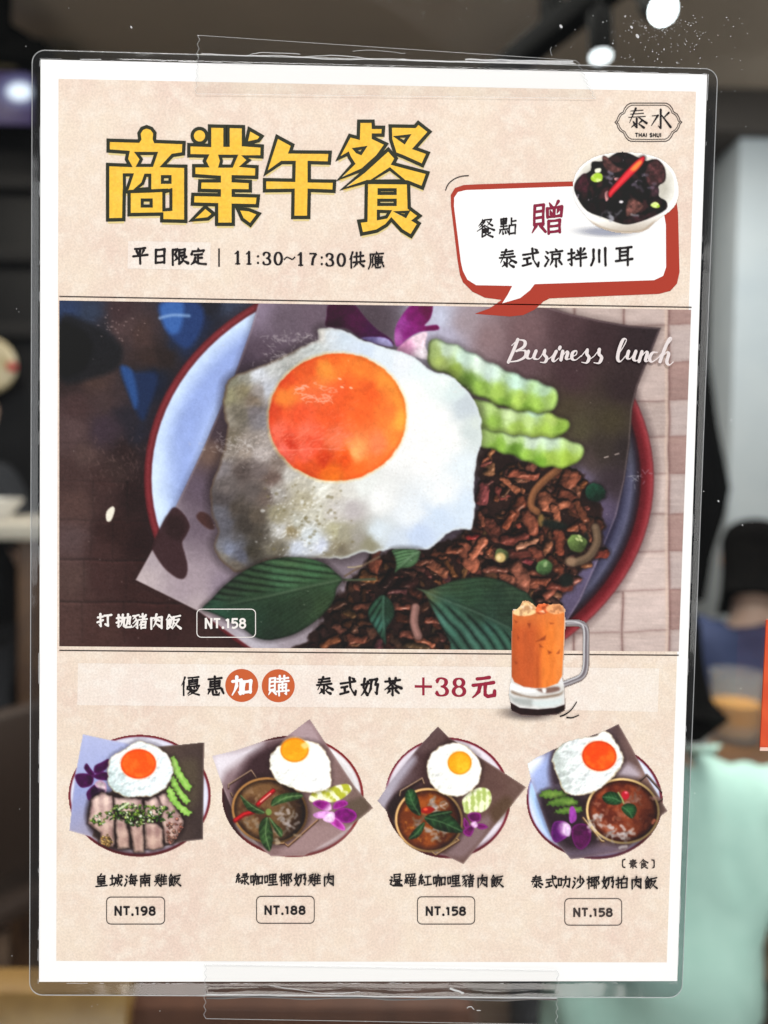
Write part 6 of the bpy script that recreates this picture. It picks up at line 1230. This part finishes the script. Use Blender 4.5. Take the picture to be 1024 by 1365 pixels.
# ---------------------------------------------------------------- the restaurant behind the glass, out of focus
FL, CE = -1.43, 1.60
m_floor = mat('wood_floor', (120, 98, 82), .45, noise=((96, 76, 62), 6, .35, .65))
m_ceil = mat('taupe_ceiling', (188, 168, 148), .9, noise=((178, 160, 142), 3, .3, .7)); m_dark = mat('dark_wall', (44, 40, 40), .6, noise=((34, 32, 36), 4, .3, .7)); m_lwall = mat('pale_plaster', (196, 200, 202), .8, noise=((184, 190, 194), 5, .3, .7))
m_metal = mat('black_metal', (6, 6, 6), .9, spec=.02); m_wood = mat('brown_wood', (112, 78, 48), .45, noise=((86, 56, 34), 14, .35, .65)); m_leather = mat('brown_leather', (98, 62, 46), .6, spec=.2, noise=((80, 50, 38), 30, .3, .7), bump=.3, bscale=300)
m_gold = mat('honey_wood', (168, 130, 74), .4, noise=((140, 104, 56), 18, .35, .65))
tag(MB().box((0, 2.0, FL-.02), (6, 4.6, .04)).build('floor', m_floor, None, False), kind='structure')
tag(MB().box((0, 1.9, CE+.03), (6, 4.4, .06)).build('ceiling', m_ceil, None, False), kind='structure')
tag(MB().box((0, 3.55, .08), (6, .08, 3.1)).build('back_wall', m_dark, None, False), kind='structure')
tag(MB().box((-2.6, 1.9, .08), (.08, 3.3, 3.1)).build('side_wall', m_dark, None, False), kind='structure')
tag(MB().box((2.3, 1.9, .08), (.08, 3.3, 3.1)).build('side_wall', m_lwall, None, False), kind='structure')
def px_box(mb, x0, y0, x1, y1, Y, t, bev=.004):
    a = at(x0, y1, Y); b = at(x1, y0, Y); mb.box(((a.x+b.x)/2, Y+t/2, (a.z+b.z)/2), (abs(b.x-a.x), t, abs(b.z-a.z)), bev=bev); return mb
# left: header beam, glowing screen on a dark cabinet, round plaque
t = empty('header_beam', at(-60, 76, 2.6)); tag(t, 'olive brown beam under the ceiling at far left', 'beam')
o = px_box(MB(), -500, 66, 100, 90, 2.6, .2).build('beam_board', mat('olive_board', (104, 92, 62), .6), t); o.matrix_parent_inverse = t.matrix_basis.inverted()
def keep(o, t): o.parent = t; o.matrix_parent_inverse = t.matrix_basis.inverted(); return o
t = empty('wall_screen', at(10, 130, 2.55)); tag(t, 'glowing purple and white screen at far left under the beam', 'screen')
keep(px_box(MB(), -140, 92, 46, 166, 2.58, .05).build('screen_case', m_metal), t)
ms = mat('screen_glow', (20, 20, 30), .4); nt = ms.node_tree; b = nt.nodes['Principled BSDF']; tc = nt.nodes.new('ShaderNodeTexCoord'); gr = nt.nodes.new('ShaderNodeTexGradient'); gr.gradient_type = 'SPHERICAL'; mp = nt.nodes.new('ShaderNodeMapping')
c_ = at(27, 123, 2.575); mp.vector_type = 'TEXTURE'; mp.inputs['Location'].default_value = c_; mp.inputs['Scale'].default_value = (.10, .1, .07); nt.links.new(tc.outputs['Object'], mp.inputs[0]); nt.links.new(mp.outputs[0], gr.inputs[0])
r = nt.nodes.new('ShaderNodeValToRGB'); r.color_ramp.elements[0].color = (.06, .04, .11, 1); r.color_ramp.elements[1].color = (1.3, 1.4, 1.6, 1); e = r.color_ramp.elements.new(.45); e.color = (.15, .15, .30, 1); e = r.color_ramp.elements.new(.68); e.color = (1.2, 1.3, 1.5, 1)
nt.links.new(gr.outputs['Fac'], r.inputs['Fac']); nt.links.new(r.outputs['Color'], b.inputs['Emission Color']); b.inputs['Emission Strength'].default_value = 1
keep(px_box(MB(), -135, 97, 43, 161, 2.57, .008, .001).build('screen_face', ms), t)
t = empty('dark_cabinet', at(-20, 700, 2.6)); tag(t, 'tall dark cabinet at far left beneath the glowing screen', 'cabinet')
keep(px_box(MB(), -420, 176, 150, 1010, 2.7, .4).build('cabinet_body', mat('black_lacquer', (20, 19, 22), .5, spec=.2)), t)
for y in (232, 330, 432): keep(px_box(MB(), -420, y, 150, y+9, 2.66, .05).build('shelf', mat('grey_edge', (38, 36, 37), .6, spec=.2)), t)
t = empty('round_plaque', at(-5, 487, 2.4)); tag(t, 'cream round plaque with a red spot at far left', 'plaque')
c_ = at(-14, 488, 2.62); rad = (at(24, 488, 2.62)-c_).length
mb = MB(); mb.lathe([(0.001, 0), (rad*.8, 0), (rad, .008), (rad, .02), (rad*.9, .03), (.001, .03)]); bmesh.ops.transform(mb.bm, matrix=Matrix.Translation(c_) @ Matrix.Rotation(math.pi/2, 4, 'X') @ Matrix.Translation((0, 0, 0)), verts=mb.bm.verts)
keep(mb.build('plaque_disc', mat('cream_glaze', (236, 222, 190), .4, noise=((196, 176, 130), 14, .4, .6))), t)
c2 = at(17, 489, 2.58); mb = MB(); mb.lathe([(.001, 0), (.016, 0), (.016, .012), (.001, .012)]); bmesh.ops.transform(mb.bm, matrix=Matrix.Translation(c2) @ Matrix.Rotation(math.pi/2, 4, 'X'), verts=mb.bm.verts)
keep(mb.build('red_spot', mat('red_glaze', (206, 40, 52), .4)), t)
# ceiling tracks and spotlights
def track(p0, p1, z, wd, label):
    a = at_z(*p0, z); b_ = at_z(*p1, z); t = empty('ceiling_track', (a+b_)/2); tag(t, label, 'track', None)
    d = (b_-a); L = d.length; rz = math.atan2(d.y, d.x)
    keep(MB().box((a+b_)/2, (L, wd, .07), rz, .004).build('track_rail', m_metal), t); keep(MB().box((a+b_)/2+Vector((0, 0, (CE-z)/2)), (.05, .05, CE-z), rz).build('hanger', m_metal), t); return t
track((640, 118), (860, -55), 1.38, .07, 'black ceiling track crossing above the menu on the right')
track((-70, 8), (60, 86), 1.42, .10, 'black ceiling track in the top left corner')
track((-60, 60), (60, 72), 1.36, .05, 'thin black ceiling rail below the track at top left')
def spot(px, py, Y, r, h, label, tilt, power, glow):
    p = at(px, py, Y); t = empty('track_spotlight', p); tag(t, label, 'spotlight', 'ceiling spotlights')
    R = Matrix.Translation(p) @ Matrix.Rotation(math.radians(tilt), 4, 'X')
    for nm, pr, m_ in (('lamp_can', [(.001, 0.004), (r*.8, .004), (r*.86, 0), (r, 0), (r, h), (r*.8, h+.008), (.001, h+.008)], m_metal), ('lamp_lens', [(.001, -.006), (r*.86, -.002), (r*.86, .003), (.001, .003)], mat('lit_lens', (255, 255, 255), .3, emit=(.92, .97, 1), es=glow)), ('stem', [(.001, h), (.008, h), (.008, h+.3), (.001, h+.3)], m_metal)):
        mb = MB(); mb.lathe(pr); bmesh.ops.transform(mb.bm, matrix=R, verts=mb.bm.verts); keep(mb.build(nm, m_), t)
    d = bpy.data.lights.new('spot_beam', 'SPOT'); d.energy = power; d.spot_size = 1.2; d.spot_blend = .6; d.shadow_soft_size = .03; d.color = (.95, .98, 1); o = bpy.data.objects.new('spot_beam', d); COL.objects.link(o); o.matrix_world = R @ Matrix.Translation((0, 0, -.02)); keep(o, t)
spot(801, 75, 1.75, .031, .115, 'black cylinder spotlight with white lens hanging beside the track', -8, 16, 3)
spot(884, 13, 1.55, .032, .10, 'spotlight with bright glaring lens at the top right', -52, 10, 14)
# right: pale wall lit from above, dark hanging curtain
t = empty('pale_pillar', at(1060, 700, 2.9)); tag(t, 'pale grey wall pillar at right edge behind the diners', 'pillar')
keep(px_box(MB(), 958, 150, 1500, 1100, 2.9, .5).build('pillar_block', m_lwall), t)
t = empty('dark_lintel', at(1000, 120, 2.8)); tag(t, 'dark lintel above the pale pillar at top right', 'lintel')
keep(px_box(MB(), 880, 20, 1500, 172, 2.84, .3, .02).build('lintel_block', mat('umber_board', (66, 58, 52), .8)), t)
cl = [(880, 150), (952, 150), (949, 330), (946, 480), (958, 570), (974, 650), (966, 690), (950, 740), (940, 800), (880, 820)]
fr = [at(x, y, 2.3+.03*math.sin(i*1.7)) for i, (x, y) in enumerate(cl)]; n = len(fr)
V = fr+[v+Vector((0, .07, 0)) for v in fr]
o = mesh_obj('dark_curtain', V, [tuple(range(n))[::-1], tuple(range(n, 2*n))]+[(i, (i+1) % n, n+(i+1) % n, n+i) for i in range(n)], mat('black_cloth', (8, 8, 9), 1., spec=.05, noise=((13, 12, 13), 20, .3, .7)))
tag(o, 'black cloth hanging beside the right edge of menu before the pale pillar', 'curtain')
# people
def skin_mesh(V, E, R, sub=2):
    me = bpy.data.meshes.new('tmp'); me.from_pydata([tuple(v) for v in V], E, []); o = bpy.data.objects.new('tmp', me); COL.objects.link(o)
    o.modifiers.new('s', 'SKIN'); s_ = o.modifiers.new('u', 'SUBSURF'); s_.levels = sub; s_.render_levels = sub
    lay = me.skin_vertices[0].data
    for i, r in enumerate(R): lay[i].radius = (r, r) if not hasattr(r, '__len__') else r
    lay[0].use_root = True
    dg = bpy.context.evaluated_depsgraph_get(); out = bpy.data.meshes.new_from_object(o.evaluated_get(dg)); bpy.data.objects.remove(o); bpy.data.meshes.remove(me); return out
def person(loc, rz, label, shirt, trousers, skin, hair, sc_=1., lean=0., stand=False, arms=((.10, .74, .32, .76), (.10, .74, .32, .76)), head=True):
    root = empty('person', loc, rz); tag(root, label, 'person')
    H = .42 if stand else 0.
    def P(x, y, z): return (x*sc_, (y+lean*max(z-.5, 0))*sc_, (z+H)*sc_)
    V = []; E = []; R = []
    def add(p, r, par=None):
        V.append(P(*p)); R.append(tuple(np.array(r)*sc_) if hasattr(r, '__len__') else r*sc_)
        if par is not None: E.append((par, len(V)-1))
        return len(V)-1
    pel = add((0, 0, .50), (.12, .085)); sp_ = add((0, -.01, .70), (.105, .075), pel); ch = add((0, .02, .92), (.115, .075), sp_); nb = add((0, .03, 1.05), (.075, .07), ch); nk = add((0, .05, 1.12), .052, nb); hd = add((0, .075, 1.20), (.068, .08), nk); h2 = add((0, .075, 1.28), (.076, .092), hd); h3 = add((0, .06, 1.345), (.055, .068), h2)
    nose = add((0, .165, 1.225), .013, hd)
    for s, (ey, ez, wy, wz) in zip((-1, 1), arms):
        sh = add((s*.175, .02, .985), .046, ch); el = add((s*.235, ey, ez), .042, sh); wr = add((s*.17, wy, wz), .028, el); pm = add((s*.155, wy+.07, wz), (.036, .018), wr)
        for k in range(4):
            kx = s*(.155+.028-.019*k); a = add((kx, wy+.115, wz+.004), .0088, pm); b_ = add((kx-.002*s, wy+.145+.006*(k in (1, 2)), wz-.004), .008, a); add((kx-.003*s, wy+.165+.008*(k in (1, 2)), wz-.018), .0068, b_)
        th = add((s*.115, wy+.06, wz-.004), .0105, wr); add((s*.10, wy+.095, wz-.012), .0085, th)
        hp = add((s*.09, .02, .47), .088, pel); kn = add((s*.12, .03 if stand else .44, .02 if stand else .50), .06, hp); an = add((s*.12, 0 if stand else .42, -.34 if stand else .09), .038, kn); add((s*.13, .14 if stand else .56, -.39 if stand else .04), .036, an)
    b_ = bpy.data.objects.new('body', skin_mesh(V, E, R)); COL.objects.link(b_); b_.data.materials.append(skin); b_.data.shade_smooth(); b_.parent = root
    def cloth(name, pts, edges, rad, m_, fold=0):
        me = skin_mesh([P(*p) for p in pts], edges, [tuple(np.array(r)*sc_) for r in rad], 3)
        if fold:
            co = np.array([v.co[:] for v in me.vertices]); nn = np.array([v.normal[:] for v in me.vertices])
            f = (fbm(co[:, 0]*.94+co[:, 2]*.34+3, (co[:, 2]*.94-co[:, 0]*.34)*.28+5, .045, 7, 2)-.5)*fold; co = co+nn*f[:, None]
            for v, c in zip(me.vertices, co): v.co = c
        o = bpy.data.objects.new(name, me); COL.objects.link(o); me.materials.append(m_); me.shade_smooth(); o.parent = root; return o
    pts = [(0, 0, .47), (0, -.01, .70), (0, .02, .92), (0, .03, 1.045)]; ed = [(0, 1), (1, 2), (2, 3)]; rd = [(.185, .14), (.165, .125), (.185, .13), (.082, .078)]
    for s, (ey, ez, wy, wz) in zip((-1, 1), arms):
        i = len(pts); pts += [(s*.18, .02, 1.0), (s*.225, .02+.75*(ey-.02), 1.0+.75*(ez-1.0))]; ed += [(2, i), (i, i+1)]; rd += [(.075, .072), (.072, .066)]
    cloth('shirt', pts, ed, rd, shirt, .085)
    pts = [(0, 0, .50)]; ed = []; rd = [(.165, .125)]
    for s in (-1, 1):
        i = len(pts); pts += [(s*.09, .02, .47), (s*.12, .03 if stand else .44, .02 if stand else .50), (s*.12, 0 if stand else .42, -.30 if stand else .14)]; ed += [(0, i), (i, i+1), (i+1, i+2)]; rd += [(.105, .1), (.078, .074), (.055, .052)]
    cloth('trousers', pts, ed, rd, trousers)
    me = skin_mesh([P(0, .022, 1.20), P(0, .035, 1.29), P(0, .04, 1.365), P(0, -.005, 1.15)], [(0, 1), (1, 2), (0, 3)], [(.096*sc_, .088*sc_), (.100*sc_, .104*sc_), (.070*sc_, .08*sc_), (.085*sc_, .06*sc_)], 2)
    o = bpy.data.objects.new('hair', me); COL.objects.link(o); me.materials.append(hair); me.shade_smooth(); o.parent = root
    for s in (-1, 1):
        mb = MB(); bmesh.ops.create_uvsphere(mb.bm, u_segments=10, v_segments=8, radius=.011*sc_); bmesh.ops.translate(mb.bm, vec=P(s*.03, .146, 1.245), verts=mb.bm.verts); mb.build('eye', m_eye, root)
        mb = MB(); bmesh.ops.create_uvsphere(mb.bm, u_segments=10, v_segments=8, radius=.024*sc_); bmesh.ops.scale(mb.bm, vec=(.4, .7, 1.2), verts=mb.bm.verts); bmesh.ops.translate(mb.bm, vec=P(s*.078, .06, 1.235), verts=mb.bm.verts); mb.build('ear', skin, root)
    mb = MB(); mb.box(P(0, .142, 1.18), (.044*sc_, .012*sc_, .011*sc_), bev=.004); mb.build('mouth', m_lip, root)
    return root
m_eye = mat('eye_white', (60, 50, 46), .2); m_lip = mat('lip', (168, 96, 88), .4); m_skin = mat('warm_skin', (206, 160, 132), .5); m_skin2 = mat('pale_skin', (224, 186, 166), .5); m_hair = mat('black_hair', (7, 6, 6), .9, spec=.03, noise=((14, 12, 11), 60, .4, .6))
m_mint = mat('mint_cotton', (196, 231, 220), .85, noise=((186, 223, 212), 30, .3, .7), bump=.3, bscale=700); m_navy = mat('navy_cotton', (34, 46, 84), .8); m_blk = mat('black_cotton', (24, 26, 34), .85); m_tr = mat('dark_trousers', (40, 40, 46), .8)
p = at(872, 1000, .95); mint = person((p.x, .95, FL), math.radians(-8), 'person in a mint green T-shirt seated with back to the glass', m_mint, m_tr, m_skin, m_hair, .95, .10, arms=((.02, .70, .26, .70), (.03, .72, .20, .62)))
p = at(1014, 760, 1.85); person((p.x, 1.85, FL), math.radians(-18), 'dark haired person in navy top seated behind the juice glass', m_navy, m_tr, m_skin2, m_hair, 1.0, .10)
p = at(-70, 600, 2.15); person((p.x, 2.15, FL), math.radians(-20), 'person in black top standing at far left behind the pale table', m_blk, m_tr, m_skin2, m_hair, 1.0, .0, stand=True)
mint.scale = (1.13, 1.1, .985)
# tables, dishes, chairs
def table(loc, sx, sy, h, label, m_top):
    t = empty('dining_table', (loc[0], loc[1], FL)); tag(t, label, 'table', 'dining tables')
    MB().box((0, 0, h-.02), (sx, sy, .04), bev=.006).build('tabletop', m_top, t)
    for a in (-1, 1):
        for b_ in (-1, 1): MB().box((a*(sx/2-.06), b_*(sy/2-.06), (h-.04)/2), (.05, .05, h-.04), bev=.004).build('leg', m_wood, t)
    return t
g = at(980, 985, 1.5); hgt = g.z-FL
table((g.x+.02, 1.55), 1.0, .7, hgt, 'brown dining table under the glass of orange juice', m_wood)
t = empty('juice_glass', (g.x, 1.5, g.z+.001)); tag(t, 'clear tumbler half full of orange juice right of the menu', 'glass')
r_ = .058
MB().lathe([(.001, 0), (r_*.86, 0), (r_, .155), (r_*.95, .155), (r_*.82, .012), (.001, .012)]).build('tumbler', clear_mat('tumbler_glass', (.9, .92, .92), 1.45, .05, 0, 1, .15), t)
MB().lathe([(.001, .013), (r_*.80, .013), (r_*.92, .085), (.001, .085)]).build('juice', mat('orange_juice', (246, 166, 36), .3), t)
for dx, lab in ((-.13, 'small clear tumbler left of the juice glass'), (.10, 'small clear tumbler right of the juice glass')):
    t = empty('water_glass', (g.x+dx, 1.42, g.z+.001)); tag(t, lab, 'glass'); MB().lathe([(.001, 0), (.030, 0), (.036, .09), (.033, .09), (.028, .01), (.001, .01)]).build('tumbler', clear_mat('small_glass', (.85, .88, .88), 1.45, .05, 0, 1, .26), t)
g2 = at(10, 690, 1.95)
table((g2.x-.22, 1.95), .9, .6, g2.z-FL, 'pale topped table at far left before the standing person', mat('pale_laminate', (206, 196, 182), .5))
t = empty('white_bowl', (g2.x+.0, 1.85, g2.z+.001)); tag(t, 'white bowl on the pale table at far left', 'bowl')
MB().lathe([(.001, 0), (.045, 0), (.085, .055), (.08, .055), (.04, .008), (.001, .008)]).build('bowl_shell', mat('white_porcelain', (240, 238, 236), .25), t); MB().lathe([(.001, .04), (.068, .04), (.06, .046), (.001, .05)]).build('rice', mat('rice', (226, 206, 190), .7), t)
def chair(loc, rz, label, m_):
    t = empty('dining_chair', (loc[0], loc[1], FL), rz); tag(t, label, 'chair', 'dining chairs')
    MB().box((0, 0, .45), (.42, .42, .05), bev=.015).build('seat', m_, t)
    mb = MB(); mb.box((0, 0, 0), (.42, .05, .40), bev=.02, M=Matrix.Translation((0, -.22, .74)) @ Matrix.Rotation(math.radians(8), 4, 'X')); mb.build('backrest', m_, t)
    for a in (-1, 1):
        for b_ in (-1, 1): MB().tube([(a*.17, b_*.17, .43), (a*.20, b_*.22, 0)], [.018, .013], 8).build('leg', m_wood, t)
    return t
q = at(8, 900, 1.7); chair((q.x-.02, 1.7), math.radians(60), 'dark wooden chair at far left beneath the pale table', mat('dark_walnut', (58, 42, 34), .5))
# near the glass, under the menu: leather chair back and honey wood counter edge
q = at(372, 1336, .52); t = empty('leather_chair', (q.x, .55, FL)); tag(t, 'brown leather chair with rounded back below the menu', 'chair')
hb = q.z-FL
MB().box((0, 0, hb-.26), (.42, .07, .52), bev=.034).build('backrest', m_leather, t); MB().box((0, .24, hb-.50), (.44, .40, .08), bev=.03).build('seat', m_leather, t)
for a in (-1, 1):
    for b_ in (0, 1): MB().tube([(a*.18, .06+b_*.34, hb-.53), (a*.20, .04+b_*.38, 0)], .014, 8).build('leg', m_metal, t)
q = at(30, 1330, .5); t = empty('honey_wood_bench', (q.x-.40, .58, FL)); tag(t, 'honey coloured wooden bench back rail at lower left corner', 'bench')
hb = q.z-FL; MB().box((0, -.05, hb-.03), (1.0, .045, .06), bev=.008).build('back_rail', m_gold, t); MB().box((0, .16, .43), (1.0, .36, .04), bev=.006).build('seat', m_gold, t)
for a in (-1, 1):
    MB().box((a*.44, -.05, (hb-.06)/2), (.05, .04, hb-.06), bev=.004).build('post', m_gold, t); MB().box((a*.44, .30, .205), (.05, .05, .41), bev=.004).build('leg', m_gold, t)
